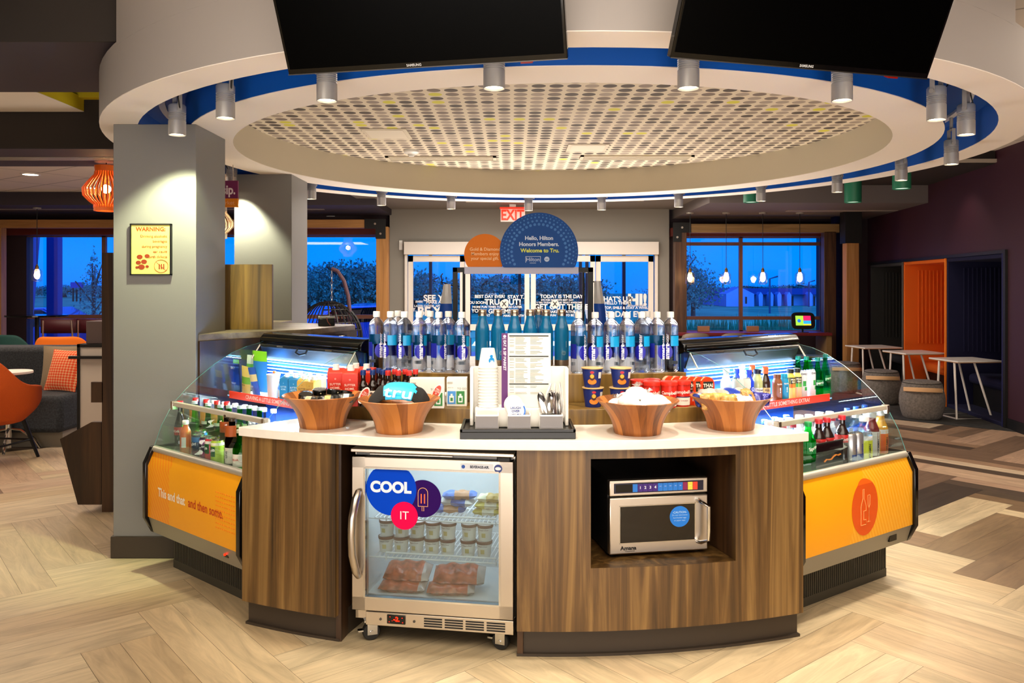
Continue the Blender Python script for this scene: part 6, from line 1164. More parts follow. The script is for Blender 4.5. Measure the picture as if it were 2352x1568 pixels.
q = MB(); w_ = .007; q.box(X0, X1, Yp-.022, Yp, Z0, Z0+w_); q.box(X0, X1, Yp-.022, Yp, Z1-w_, Z1); q.box(X0, X0+w_, Yp-.022, Yp, Z0, Z1); q.box(X1-w_, X1, Yp-.022, Yp, Z0, Z1); q.build('frame', BLACKM, t)
MB().box(X0+w_, X1-w_, Yp-.016, Yp-.012, Z0+w_, Z1-w_).build('poster_sheet', P('d8cc70', .6), t)
sP = Yp/F; T_ = Matrix.Translation((0, Yp-.0175, 0)) @ UP; pp = lambda px, py: (at(px, 0, Yp).x, at(0, py, Yp).z)
RB = P('b83c10'); RB2 = P('8c3414')
text(t, [('WARNING:', *pp(349, 527), 13*sP*1.02, .03), ] , RB, T_)
text(t, [(s, *pp(387, y), 7.5*sP*1.12, .012, 'RIGHT') for s, y in (('Drinking alcoholic', 543), ('beverages', 554.5), ('during pregnancy', 566.5), ('can cause', 578), ('birth defects', 590))], RB2, T_)
q = MB()
for cxp, cyp, rp in ((324, 590, 7), (341, 588, 6), (321, 603, 6), (334, 601, 7), (328, 613, 8), (341, 612, 4), (318, 614, 4)): a_, b2 = pp(cxp, cyp); q.prism([(a_+rp*sP*c, b2+rp*.75*sP*s) for c, s in disc(9)], 0, .0004, T_)
q.build('people_picture', RB2, t); q = MB()
for k in range(3): a_, b2 = pp(369+k*5, 611); q.prism([(a_-1.5*sP, b2-7*sP), (a_+1.5*sP, b2-7*sP), (a_+1.2*sP, b2+5*sP), (a_-1.2*sP, b2+5*sP)], 0, .0004, T_)
q.build('bottles_picture', RB2, t); q = MB(); a_, b2 = pp(373, 611); q.tube([T_ @ Vector((a_+16*sP*c, b2+14.5*sP*s, 0)) for c, s in disc(30)], .0012, 5, True); q.tube([T_ @ Vector((a_-11*sP, b2+10*sP, 0)), T_ @ Vector((a_+11*sP, b2-10*sP, 0))], .0012, 5); q.build('prohibition_ring', RB, t)
t = thing('hanging_sign', 'purple and orange hanging sign reading & sip. half hidden behind near pillar', 'sign', (0, 0, 0)); Yh = 6.4
MB().box(at(430, 0, Yh).x, at(547, 0, Yh).x, Yh-.01, Yh+.01, at(0, 456, Yh).z, at(0, 415, Yh).z).build('purple_board', P('701c50', .5), t); MB().box(at(430, 0, Yh).x, at(547, 0, Yh).x, Yh-.01, Yh+.01, at(0, 476, Yh).z, at(0, 456, Yh).z).build('orange_board', P('ee8a14', .5), t)
text(t, [('eat & sip.', at(542, 0, Yh).x, at(0, 437, Yh).z, .10, .03, 'RIGHT', 0, .8)], P('ecd8dc'), Matrix.Translation((0, Yh-.012, 0)) @ UP); text(t, [('market', at(540, 0, Yh).x, at(0, 466, Yh).z, .045, 0, 'RIGHT')], P('f4b080'), Matrix.Translation((0, Yh-.012, 0)) @ UP)
q = MB(); [q.tube([(at(p_, 0, Yh).x, Yh, at(0, 415, Yh).z), (at(p_, 0, Yh).x, Yh, 2.84)], .004, 5) for p_ in (450, 535)]; q.build('hanging_wire', STEEL, t)
def lantern(lab, px, pyt, pyb, wpx, Y, m, lm, n=26, zc=None, en=30):
    c = at(px, (pyt+pyb)/2, Y); H = (pyb-pyt)*Y/F; R_ = wpx/2*Y/F; t = thing('slatted_lantern', lab, 'pendant lamp', (c.x, Y, c.z), 0); prf = [(.45, 1), (.48, .72), (.72, .4), (.98, .0), (.95, -.35), (.7, -.65), (.5, -.82), (.5, -1)]
    P2 = []
    for i in range(len(prf)-1):
        for k in range(3): f = k/3; P2.append((lerp(prf[i][0], prf[i+1][0], f)*R_, lerp(prf[i][1], prf[i+1][1], f)*H/2))
    P2.append((prf[-1][0]*R_, prf[-1][1]*H/2))
    for k in range(n):
        a = 2*PI*k/n; q = MB(); q.tube([(r_*math.cos(a), r_*math.sin(a), z_) for r_, z_ in P2], R_*.04, 5); q.build('slat', m, t)
    q = MB(); q.arcbox((0, 0), .44*R_, .5*R_, 0, 2*PI, H/2-.02, H/2+.04, 24); q.arcbox((0, 0), .44*R_, .52*R_, 0, 2*PI, -H/2-.03, -H/2+.01, 24); q.build('ring', m, t); q = MB(); q.ball((0, 0, 0), .045, 10); q.build('bulb', lm, t)
    if zc: q = MB(); q.tube([(0, 0, H/2), (0, 0, zc-c.z)], .006, 6); q.build('cord', BLACKM, t)
    point('lantern_lamp', (c.x, Y, c.z), en, (1, .6, .25), .05)
lantern('orange slatted lantern glowing beside the near pillar', 244, 390, 478, 100, 8.2, mat('orange_slat', 'f0701c', .5), BULB, 30, 2.86, 22)
lantern('white slatted lantern half hidden behind the near pillar, below the hanging sign', 505, 480, 540, 62, 7.2, P('d8d0c4', .5), BULB, 22, 2.84, 8)
# ---------------------------------------------------------------- right side furniture
def wpt(s, off): return (WA[0]+wdir.x*s-wdir.y*off, WA[1]+wdir.y*s+wdir.x*off)
def mk_table():
    t = thing('side_table', 'white side table with slanted tube legs, nearest, by the navy nook', 'table', (0, 0, 0), 0, 'white side tables by the nooks'); WM = mat('white_tube', 'e8e0d8', .4)
    w, d = .6, .56
    MB().box(-w/2, w/2, -d/2, d/2, .69, .707).build('table_top', mat('white_table_top', 'ece6de', .35), t, bevel=.003); MB().box(-w/2+.004, w/2-.004, -d/2+.004, d/2-.004, .682, .69).build('plywood_underside', P('b08050', .5), t)
    for sx_ in (-.24, .0): 
        pass
    q = MB(); q.tube([(-.02, -.19, .682), (.13, -.3, .014), (-.33, -.3, .014), (-.28, -.19, .682)], .0135, 8); q.build('leg_frame', WM, t); q = MB(); q.tube([(-.02, .1, .682), (.13, .08, .014), (-.33, .08, .014), (-.28, .1, .682)], .0135, 8); q.build('leg_frame', WM, t)
    q = MB(); q.tube([(-.33, -.3, .014), (-.33, .08, .014)], .012, 6); q.build('floor_bar', WM, t); return t
tb_ = mk_table(); tb_.location = (5.66, 10.13, 0); tb_.rotation_euler = (0, 0, .12)
dup(tb_, (5.6, 11.3, 0), .12, 'white side table with slanted tube legs, middle one, by the orange nook'); dup(tb_, (5.5, 12.35, 0), .12, 'white side table with slanted tube legs, farthest, by the charcoal nook')
def stool():
    t = thing('pouf_stool', 'grey woven pouf stool with tan leather strap, nearest to the viewer', 'stool', (0, 0, 0), 0, 'grey pouf stools')
    m = mat('grey_woven', '77706a', .95, bump=.6, bs=160, var=.3, vs=40); h = .465; r = .258
    pr = [(0, .01), (r*.78, .01), (r*.85, .03)]+[(r*(.85+.15*math.sin(PI*i/10)), .03+(h-.07)*i/10) for i in range(1, 10)]+[(r*.86, h-.035), (r*.8, h-.01), (r*.5, h+.002), (0, h+.006)]
    MB().lathe(pr, 36).build('pouf_body', m, t); q = MB(); q.tube([(r*.845*math.cos(a), r*.845*math.sin(a), h-.028) for a in [2*PI*i/36 for i in range(36)]], .005, 6, True); q.build('piping', P('2c2824', .8), t)
    T_ = P('e0b484', .5); q = MB(); n = 16; a0, a1 = -PI*.93, -PI*.32
    for i in range(n+1): a = lerp(a0, a1, i/n); rr_ = r*.985+.03*math.sin(PI*i/n)+.003; z_ = h-.10+.014*math.sin(PI*i/n); q.v += [(rr_*math.cos(a), rr_*math.sin(a), z_-.026), (rr_*math.cos(a), rr_*math.sin(a), z_+.026), ((rr_+.004)*math.cos(a), (rr_+.004)*math.sin(a), z_+.022), ((rr_+.004)*math.cos(a), (rr_+.004)*math.sin(a), z_-.022)]
    for i in range(n):
        for k in range(4): b = 4*i; q.f.append((b+k, b+(k+1) % 4, b+4+(k+1) % 4, b+4+k)); q.m.append(0); q.u.append(None)
    s_ = q.build('leather_strap', T_, t); q = MB(); q.ball(((r+.006)*math.cos(-1.05), (r+.006)*math.sin(-1.05), h-.10), .007, 8); q.build('rivet', STEEL, s_)
    MB().lathe([(0, 0), (r*.7, 0), (r*.7, .012), (0, .012)], 24).build('base_plate', BLACKM, t); return t
st_ = stool(); st_.location = (4.975*.98+.0, 9.75, 0)
p = at(2133, 965, 9.77); st_.location = (p.x, 9.93, 0); p = at(2024, 0, 11.2); dup(st_, (p.x, 11.2, 0), .1, 'grey woven pouf stool with tan strap, middle one'); p = at(1941, 0, 12.4); dup(st_, (p.x, 12.4, 0), .2, 'grey woven pouf stool with tan strap, farthest behind the case glass')
# window bar with chairs and tablet
Yc = 13.2
t = thing('window_bar', 'long dark red window bar counter below the right window', 'counter'); zc_ = at(0, 764, Yc).z
MB().box(at(1545, 0, Yc).x, at(1912, 0, Yc).x, Yc, Yc+.5, zc_-.05, zc_).build('bar_top', P('6c1c20', .4), t, bevel=.004); MB().box(at(1900, 0, Yc).x, at(1912, 0, Yc).x, Yc+.03, Yc+.5, 0, zc_-.05).build('end_panel', P('8a6a40', .5), t); MB().box(at(1830, 0, Yc).x, at(1912, 0, Yc).x, Yc+.1, Yc+.5, .45, .47).build('shelf', P('8a6a40', .5), t)
def bchair():
    t = thing('bar_chair', '', 'chair', (0, 0, 0), 0, 'chairs along the window bar'); q = MB(); n = 8
    for j in range(5):
        for i in range(n+1): u = i/n*2-1; v = j/4; q.v.append((.21*u*(1-.15*v**3), -.0-.05*u*u*-1, .48+.29*v-(.03*u**4 if j == 4 else 0)))
    for j in range(4):
        for i in range(n): a = j*(n+1)+i; q.f.append((a, a+1, a+n+2, a+n+1)); q.m.append(0); q.u.append(None)
    o = q.build('backrest', mat('chair_taupe', '6a5c50', .5), t); w_ = o.modifiers.new('thickness', 'SOLIDIFY'); w_.thickness = .02
    MB().box(-.2, .2, .0, .38, .43, .46).build('seat', mat('chair_taupe', ''), t, bevel=.012)
    for sx_ in (-.17, .17):
        for sy_ in (.03, .35): q = MB(); q.tube([(sx_, sy_, .43), (sx_*1.15, sy_+(.03 if sy_ > .1 else -.03), 0)], .011, 6); q.build('leg', BLACKM, t)
    return t
bcx = bchair(); bcx.scale = (1.15, 1, 1.15); bcx.location = (at(1600, 0, 12.7).x, 12.7, 0); bcx['label'] = 'taupe chair back at the window bar, leftmost of three'; dup(bcx, (at(1690, 0, 12.7).x, 12.7, 0), 0, 'taupe chair back at the window bar, middle of three'); dup(bcx, (at(1778, 0, 12.7).x, 12.7, 0), 0, 'taupe chair back at the window bar, rightmost of three')
for px, lb in ((1616, 'tan outlet box on the window bar, left one'), (1729, 'tan outlet box on the window bar, right one')): 
    a = at(px, 0, Yc+.4); tag(MB().box(a.x-.1, a.x+.1, Yc+.38, Yc+.44, zc_, zc_+.09).build('outlet_box', P('a07050', .5), bevel=.004), lb, 'outlet')
t = thing('tablet_kiosk', 'black framed tablet on a stand at the right end of window bar', 'tablet', (at(1852, 0, Yc).x, Yc+.15, zc_), 0)
T_ = Matrix.Translation((0, 0, .19)) @ Matrix.Rotation(math.radians(-12), 4, 'X')
MB().prism([(.195*(abs(math.cos(a))**.45)*(1 if math.cos(a) > 0 else -1), .14*(abs(math.sin(a))**.45)*(1 if math.sin(a) > 0 else -1)) for a in [2*PI*(k+.5)/40 for k in range(40)]], -.012, .012, T_ @ UP).build('tablet_case', mat('satin_black', '080808', .35), t, bevel=.003); 
MB().box(-.125, 0, -.0145, -.0125, -.08, .08, T_).build('screen_half', mat('scr_green', '9ad84c', .4, emit='8fe040', es=.9), t); MB().box(0, .125, -.0145, -.0125, .0, .08, T_).build('screen_tile', mat('scr_pink', 'c0205c', .4, emit='c8205c', es=.8), t); MB().box(0, .125, -.0145, -.0125, -.055, .0, T_).build('screen_tile', mat('scr_blue', '28a0d8', .4, emit='28a0d8', es=.8), t); MB().box(0, .125, -.0145, -.0125, -.08, -.055, T_).build('screen_tile', mat('scr_yel', 'e8c830', .4, emit='e8c830', es=.8), t)
q = MB(); q.ball((-.07, -.016, .0), .03, 10, (1, .05, 1), T_); q.build('screen_logo', mat('scr_logo', '2068c8', .4, emit='2068c8', es=.8), t)
q = MB(); q.tube([(0, .01, .15), (0, .02, .01)], .016, 8); q.lathe([(0, 0), (.09, 0), (.09, .008), (0, .01)], 20); q.build('stand', BLACKM, t)
# pendant bulbs
def pend(lab, px, py, Y, zt, proto=None):
    c = at(px, py, Y)
    if proto: o = dup(proto, (c.x, Y, c.z), 0, lab); 
    else:
        t = thing('pendant_lamp', lab, 'pendant lamp', (c.x, Y, c.z), 0, 'glass jar pendant lamps'); MB().lathe([(.055, -.11), (.075, -.10), (.075, .05), (.05, .085), (.022, .09)], 20).build('glass_jar', glassy('jar_glass', 'fff4e4', .06, 0, 'ffffff', .35), t)
        q = MB(); q.ball((0, 0, -.012), .042, 12, (1, 1, 1.45)); q.build('bulb', BULB, t); MB().lathe([(0, .085), (.026, .085), (.026, .125), (.016, .135), (.016, .155), (0, .155)], 16).build('brass_cap', mat('brass', '8a6a3a', .35, .9), t)
        q = MB(); q.tube([(0, 0, .15), (0, 0, zt-c.z)], .005, 6); q.build('cord', BLACKM, t); q = MB(); q.lathe([(0, zt-c.z-.02), (.06, zt-c.z-.02), (.06, zt-c.z), (0, zt-c.z)], 16); q.build('canopy', SILVER, t); o = t
    point('pendant_glow', (c.x, Y, c.z), 5, (1, .6, .28), .05); return o
pp_ = pend('glass jar pendant lamp before the right window, leftmost of four', 1585, 637, 13.0, 2.8)
for i, p_ in enumerate((1668, 1752, 1837)): pend('glass jar pendant lamp before the right window, %s' % ['second from the left', 'third from the left', 'rightmost of four'][i], p_, 637, 13.0, 2.8, pp_)
pend('glass jar pendant lamp hanging in the lounge window at far left', 85, 630, 12.7, 2.85)
# ================================================================ LOUNGE ON THE LEFT
FABD = mat('charcoal_tweed', '33363a', .95, bump=.7, bs=130, var=.45, vs=60)
def sofa():
    t = thing('booth_sofa', 'charcoal tweed booth sofa on pale plinth left of the near pillar', 'sofa', (0, 0, 0)); Y = 8.5
    xr = at(178, 0, 8.3).x
    MB().box(-9.0, xr, 8.75, 9.15, .1, at(0, 796, 8.8).z).build('backrest', FABD, t, bevel=.05); MB().box(-9.0, xr, 8.0, 8.8, .16, at(0, 905, 8.4).z+.03).build('seat', FABD, t, bevel=.05)
    MB().box(-9.0, at(150, 0, 8.2).x, 8.15, 8.7, 0, .17).build('plinth', P('8c8270', .5), t)
    return t
sofa()
def cushion(name, lab, px, py, Y, s, m, rz, lean, th=.12):
    c = at(px, py, Y); q = MB(); n = 10
    for sg in (1, -1):
        for j in range(n+1):
            for i in range(n+1):
                u, v = i/n*2-1, j/n*2-1; h = ((1-u**2)*(1-v**2))**.45*th/2; k = 1-.06*(u*u*v*v); q.v.append((u*s/2*(1-.05*(1-v*v)), sg*h*-1, v*s/2*(1-.05*(1-u*u))))
    for k in (0, 1):
        o_ = k*(n+1)**2
        for j in range(n):
            for i in range(n): a = o_+j*(n+1)+i; f = (a, a+1, a+n+2, a+n+1); q.f.append(f if k == 0 else f[::-1]); q.m.append(0); q.u.append(None)
    o = q.build(name, m, None, (c.x, Y, c.z)); o.rotation_euler = (lean, 0, rz); tag(o, lab, 'cushion'); return o
def patterned(name, a, b_, sc):
    m, N, L, b = nodes(name); t = N.new('ShaderNodeTexCoord'); mp = N.new('ShaderNodeMapping'); mp.inputs['Scale'].default_value = (sc, 1, sc*1.3); w_ = N.new('ShaderNodeTexVoronoi'); w_.inputs['Scale'].default_value = 1; w_.inputs['Randomness'].default_value = 0; r = N.new('ShaderNodeValToRGB'); e = r.color_ramp.elements; e[0].position = .40; e[0].color = lin(a); e[1].position = .5; e[1].color = lin(b_)
    L.new(t.outputs['Object'], mp.inputs[0]); L.new(mp.outputs[0], w_.inputs[0]); L.new(w_.outputs['Distance'], r.inputs[0]); L.new(r.outputs[0], b.inputs['Base Color']); b.inputs['Roughness'].default_value = .9; return m
cushion('throw_cushion', 'beige plain cushion behind the orange patterned one on charcoal sofa', 150, 842, 8.62, .46, mat('beige_linen', '8a7a62', .95, bump=.3, bs=150), .2, -.25)
cushion('throw_cushion', 'orange and cream patterned cushion leaning on the charcoal sofa', 148, 850, 8.45, .44, patterned('orange_scale_print', 'd8481c', 'e0a878', 28), -.35, -.3)
def shell_chair(name, lab, loc, rz, m, lab_g=None, sc=1.0):
    t = thing(name, lab, 'chair', loc, rz, lab_g); q = MB(); n, mm = 20, 10     # wraparound upholstered shell
    for j in range(mm+1):
        for i in range(n+1):
            a = lerp(-PI*.72, PI*.72, i/n); v = j/mm; sm_ = max(0, min(1, (abs(a)-.75)/.8)); top = .90-.24*(3*sm_*sm_-2*sm_**3)-.06*max(0, abs(a)-1.7); z = lerp(.34, top, v); r = .19+.14*math.sin(min(1, v*1.5)*PI/2)-.05*max(0, v-.55)*(1-sm_)*2; k = 1.0
            q.v.append((r*1.05*math.sin(a)*k, -r*math.cos(a)*(1+.1*v), z))
    for j in range(mm):
        for i in range(n): a = j*(n+1)+i; q.f.append((a, a+1, a+n+2, a+n+1)); q.m.append(0); q.u.append(None)
    o = q.build('shell', m, t); w_ = o.modifiers.new('thickness', 'SOLIDIFY'); w_.thickness = .045; w_.offset = 0; w_ = o.modifiers.new('smooth', 'SUBSURF'); w_.levels = 1; w_.render_levels = 2
    MB().lathe([(0, .32), (.2, .33), (.26, .37), (.27, .42), (.24, .45), (0, .46)], 28).build('seat_cushion', m, t)
    for sx_ in (-1, 1):
        for sy_ in (-1, 1): q = MB(); q.tube([(sx_*.16, sy_*.16, .34), (sx_*.24, sy_*.24, 0)], [.02, .013], 8); q.build('leg', BLACKM, t)
    q = MB(); q.tube([(-.2, -.2, .16), (.2, -.2, .16)], .009, 6); q.tube([(-.2, .2, .16), (.2, .2, .16)], .009, 6); q.tube([(-.2, -.2, .16), (-.2, .2, .16)], .009, 6); q.tube([(.2, -.2, .16), (.2, .2, .16)], .009, 6); q.build('stretcher', BLACKM, t)
    if sc != 1: t.scale = (sc,)*3
    return t
ORC = mat('orange_knit', 'c4500e', .9, bump=.6, bs=110)
shell_chair('armchair', 'orange knit shell armchair with black legs at the left edge', (at(12, 0, 7.4).x-.15, 7.45, 0), -.15, ORC, sc=1.08)
shell_chair('armchair', 'bright orange rounded chair behind the charcoal sofa', (at(137, 0, 10.2).x, 10.4, 0), .1, mat('bright_orange_wool', 'e4700c', .8), sc=1.1)
shell_chair('armchair', 'dark green rounded chair behind the charcoal sofa at far left', (at(38, 0, 10.6).x, 10.8, 0), -.5, mat('dark_green_wool', '0c3c38', .8), sc=1.1)
def pedestal(name, lab, px, py, Y, r, h, m, leg):
    c = at(px, py, Y); t = thing(name, lab, 'table', (c.x, Y, 0)); MB().cyl(0, 0, h-.025, h, r, 36).build('table_top', m, t, bevel=.004); MB().cyl(0, 0, .03, h-.025, .03, 14).build('column', leg, t)
    q = MB()
    for k in range(4): a = k*PI/2+.4; q.tube([(0, 0, .22), (.1*math.cos(a), .1*math.sin(a), .2), (.22*math.cos(a), .22*math.sin(a), .1), (.27*math.cos(a), .27*math.sin(a), .012)], .014, 8)
    q.build('base_leg', leg, t)
Y = 7.95; pedestal('pedestal_table', 'small round white pedestal table before the charcoal sofa', 20, 0, Y, .21, at(0, 852, Y).z, WHITE, CHROME)
Y = 12.2; pedestal('pedestal_table', 'dark round high table by the lounge window', 85, 0, Y, .42, at(0, 723, Y).z, BLACKG, BLACKM)
def wchair(lab, px, Y, rz):
    c = at(px, 0, Y); t = thing('dining_chair', lab, 'chair', (c.x, Y, 0), rz, 'maroon chairs by the lounge window'); MR_ = mat('maroon_vinyl', '3c0814', .5)
    zt = at(0, 732, Y).z; q = MB(); n = 8
    for j in range(3):
        for i in range(n+1): u = i/n*2-1; q.v.append((.24*u, -.05*(1-u*u), zt-.2+.1*j))
    for j in range(2):
        for i in range(n): a = j*(n+1)+i; q.f.append((a, a+1, a+n+2, a+n+1)); q.m.append(0); q.u.append(None)
    o = q.build('backrest', MR_, t); w_ = o.modifiers.new('thickness', 'SOLIDIFY'); w_.thickness = .03
    MB().box(-.23, .23, 0, .42, zt-.46, zt-.4).build('seat', MR_, t, bevel=.02)
    for sx_ in (-.19, .19): q = MB(); q.tube([(sx_, -.03, zt-.02), (sx_*1.1, 0, zt-.45), (sx_*1.25, -.06, 0)], .013, 6); q.build('leg', STEEL, t); q = MB(); q.tube([(sx_, .38, zt-.45), (sx_*1.25, .44, 0)], .013, 6); q.build('leg', STEEL, t)
wchair('maroon chair with steel legs facing the lounge window, left one', 134, 11.3, .05); wchair('maroon chair with steel legs facing the lounge window, right one, cut by the screen', 212, 11.4, -.1)
# console and slatted planter panel beside the near pillar
t = thing('sideboard', 'white sideboard with black frame beside the near pillar', 'cabinet'); Y = 7.6
a, b_ = at(178, 0, Y).x, at(240, 0, Y).x; zt = at(0, 790, Y).z
MB().box(a+.02, b_, Y, Y+.45, .15, zt-.03).build('body', P('b8aca0', .5), t); q = MB(); q.box(a, b_, Y-.01, Y+.46, zt-.03, zt); q.box(a, a+.025, Y-.01, Y+.46, .15, zt); q.box(a-.06, b_, Y-.05, Y, at(0, 823, Y).z, at(0, 817, Y).z); q.build('black_frame', BLACKM, t); MB().box(a+.03, b_, Y+.03, Y+.42, 0, .15).build('plinth', BLACKM, t)
tag(MB().box(at(191, 0, Y).x, at(245, 0, Y).x, Y+.05, Y+.3, zt, at(0, 738, Y).z).build('countertop_box', P('4c3c38', .6), bevel=.005), 'dark brown box standing on the white sideboard', 'box')
t = thing('walnut_stand', 'tall dark walnut screen panel with angled bin beside the near pillar', 'screen'); Y = 5.78
MB().box(at(234, 0, Y).x, at(259, 0, Y).x-.0, Y, Y+.04, 0, at(0, 580, Y).z).build('tall_panel', WALNUT_D, t)
pl = [(141, 1007), (213, 968), (236, 968), (236, 1157), (182, 1157)]; Y2_ = 5.82
T_ = Matrix.Translation((0, Y2_, 0)) @ UP; MB().prism([(at(p_, 0, Y2_).x, at(0, y_, Y2_).z) for p_, y_ in pl], -.02, .02, T_).build('angled_panel', WALNUT_D, t); MB().prism([(at(p_, 0, Y2_).x+.02, at(0, y_, Y2_).z+.0) for p_, y_ in ((150, 1010), (213, 972), (236, 972), (236, 1150), (190, 1150))], -.32, -.02, T_).build('bin_body', WALNUT_D, t)
MB().box(at(209, 0, Y).x, at(236, 0, Y).x, Y-.0, Y+.04, at(0, 924, Y).z, at(0, 877, Y).z).build('side_bracket', WALNUT_D, t)
# hanging egg chair
t = thing('hanging_egg_chair', 'black wicker egg chair hanging by a chain from curved stand near window', 'chair', (0, 0, 0)); Y = 11.8
c = at(752, 775, Y); R_ = .5; q = MB()
for k in range(13):
    a = -PI/2+PI*k/12; pts = []
    for i in range(17): b_ = PI*(i/16); pts.append((c.x+R_*math.sin(b_)*math.cos(a)*1.0, Y+R_*math.sin(b_)*math.sin(a)*.9, c.z+R_*1.05*math.cos(b_)))
    q.tube(pts, .013, 5)
for k in range(1, 14):
    b_ = PI*k/14; q.tube([(c.x+R_*math.sin(b_)*math.cos(a), Y+R_*math.sin(b_)*math.sin(a)*.9, c.z+R_*1.05*math.cos(b_)) for a in [-PI/2+PI*i/14 for i in range(15)]], .009, 5)
for k in range(12): a = -PI/2-PI*k/11*.55; q.tube([(c.x+R_*math.sin(b_)*math.cos(a)*.9, Y+R_*math.sin(b_)*math.sin(a)*.9, c.z+R_*1.05*math.cos(b_)) for b_ in [PI*i/14 for i in range(15)]], .009, 5)
q.build('wicker_basket', BLACKM, t); q = MB(); zz_ = c.z+R_*1.05
arm = [at(762, 617, Y), at(775, 622, Y), at(790, 645, Y), at(800, 680, Y), at(803, 710, Y)]; q.tube(arm+[(arm[-1].x, Y+.2, .05), (c.x, Y+.3, .02)], .028, 8); q.build('curved_stand', P('5c4048', .5), t)
q = MB(); zt = arm[0].z
for i in range(9): z_ = zt-.02-i*(zt-zz_)/9; q.tube([(arm[0].x+.012*math.cos(u)*(i % 2), Y+.012*math.cos(u)*(1-i % 2), z_-.025+.03*math.sin(u)) for u in [2*PI*k/8 for k in range(8)]], .004, 5, True)
q.build('chain', STEEL, t); q = MB(); q.ball((c.x+.3, Y-.2, c.z-.1), .12, 8, (1, 1, .5)); q.build('seat_pad', P('a04830', .8), t)
tag(MB().box(at(743, 0, 6.2).x, at(782, 0, 6.2).x, 6.15, 6.3, 1.32, at(0, 722, 6.2).z+.02).build('card_reader', BLACKG, bevel=.01), 'black card reader with paper slip on the service counter end', 'card reader') if False else None
t = thing('card_reader', 'black card terminal with pale top standing on the service counter end', 'card reader', (-1.36, 5.95, 1.32), .2); MB().box(-.06, .06, -.04, .05, 0, .055).build('body', BLACKG, t, bevel=.006); MB().box(-.06, .06, -.04, .05, .055, .068).build('pale_top', P('a8a8a0', .4), t); q = MB(); q.tube([(0, -.045, .06), (.01, -.06, .03), (.03, -.05, .005)], .003, 5); q.build('cable', P('a05040'), t)
# ================================================================ OUTSIDE
GR = mat('dusk_grass', '5aa878', 1, var=.35, vs=.25)
struct(MB().box(-160, 160, 14.5, 260, -.35, -.32).build('ground_outside', GR))
o = MB().box(-40, 30, 14.4, 24, -.32, -.30).build('ground_paving', P('7c8090', .8)); struct(o)
area('dusk_sky_fill', (0, 30, 22), 60, 20, 9000, (.16, .42, 1.0))
FOL = mat('dusk_foliage', '3a8078', 1, var=.5, vs=2); TRK = P('3c3430', .9)
def tree(px, Y, ht, wd, lab, seed, group='trees beyond the windows', airy=False):
    r = random.Random(seed); X = (px-HX)*Y/F; t = thing('tree', lab, 'tree', (X, Y, -.32), r.uniform(0, 6), group); q = MB()
    q.tube([(0, 0, 0), (0, 0, ht*.5), (.1, 0, ht*.85)], [wd*.05, wd*.035, wd*.01], 6)
    for k in range(5): a = r.uniform(0, 6.28); q.tube([(0, 0, ht*.3+k*ht*.08), (math.cos(a)*wd*.3, math.sin(a)*wd*.3, ht*.5+k*ht*.09)], wd*.012, 5)
    q.build('trunk', TRK, t); q = MB()
    n = (1500 if wd < 15 else 2600) if not airy else 600
    for k in range(n):      # leaf clusters filling an uneven crown
        a, u, w_ = r.uniform(0, 6.283), r.uniform(-1, 1), r.random()**.4; rr_ = math.sqrt(1-u*u)*(w_)*wd/2*(1+.25*math.sin(3*a+seed)+.2*math.sin(7*a)); cx, cy, cz = rr_*math.cos(a), rr_*math.sin(a), ht*.58+u*w_*ht*.40*(1+.15*math.sin(5*a))
        if airy: f = (cz-ht*.15)/(ht*.85); cx *= max(.1, 1.1-f); cy *= max(.1, 1.1-f)
        s = min(.12, wd*(.026 if not airy else .02))*r.uniform(.6, 1.5); A = Vector((r.uniform(-1, 1), r.uniform(-1, 1), r.uniform(-1, 1))).normalized(); B = A.cross(Vector((r.random(), r.random(), 1))).normalized(); C_ = Vector((cx, cy, cz))
        q.quad([C_-A*s, C_-B*s*.7, C_+A*s, C_+B*s*.7]); D = A.cross(B); q.quad([C_-D*s, C_-B*s*.6, C_+D*s, C_+B*s*.6])
    q.build('foliage', FOL, t, smooth=False); return t
i = 0
for px, Y, h, w_ in ((705, 62, 3.7, 6), (745, 66, 3.5, 6), (790, 60, 4.0, 6.5), (835, 64, 3.6, 6), (872, 60, 3.9, 6), (905, 62, 3.7, 6), (950, 70, 3.2, 7), (1095, 60, 2.8, 6), (1160, 62, 2.9, 6), (1240, 64, 3.0, 7), (1310, 60, 2.9, 6), (1566, 48, 4.3, 2.8), (1592, 52, 3.2, 3.2)):
    tree(px, Y, h, w_, ['bushy tree beyond the egg chair window, %s from the left' % ORD[i], 'bushy tree beyond the glass doors, %s from the left' % ORD[max(0, i-6)], 'tall dark tree at the left side of the right window, %s' % ['taller one', 'lower one'][max(0, i-11) % 2]][0 if i < 6 else 1 if i < 11 else 2], i+5); i += 1
tree(215, 24, 3.1, 1.6, 'young slender tree beyond the lounge window', 77, 'trees beyond the windows', True)
for i, (px, Y) in enumerate(((60, 150), (140, 160), (240, 150), (1640, 150), (1780, 170), (1870, 160))): 
    tree(px, Y, 2.1+.3*(i % 3), 22, 'low distant tree clump on the horizon, %s from the left' % ORD[i], i+40, 'distant tree clumps')
SH = mat('dusk_shrub', '2a6a48', 1, var=.5, vs=3)
q = MB(); r = random.Random(9)
for k in range(2600): 
    x_ = r.uniform(4.5, 22); y_ = r.uniform(27, 33); h = r.uniform(.2, .9); w_ = .05; q.quad([(x_-w_, y_, -.32), (x_+w_, y_, -.32), (x_+r.uniform(-.1, .1), y_, -.32+h)])
o = q.build('reed_bed', SH, None, smooth=False); tag(o, 'band of tall dark reeds growing beyond the right window', 'reeds', None, 'stuff')
q = MB()
for k in range(1500):
    x_ = r.uniform(-20, -9); y_ = r.uniform(24, 29); h = r.uniform(.2, .8); w_ = .08; q.quad([(x_-w_, y_, -.32), (x_+w_, y_, -.32), (x_+r.uniform(-.2, .2), y_, -.32+h)])
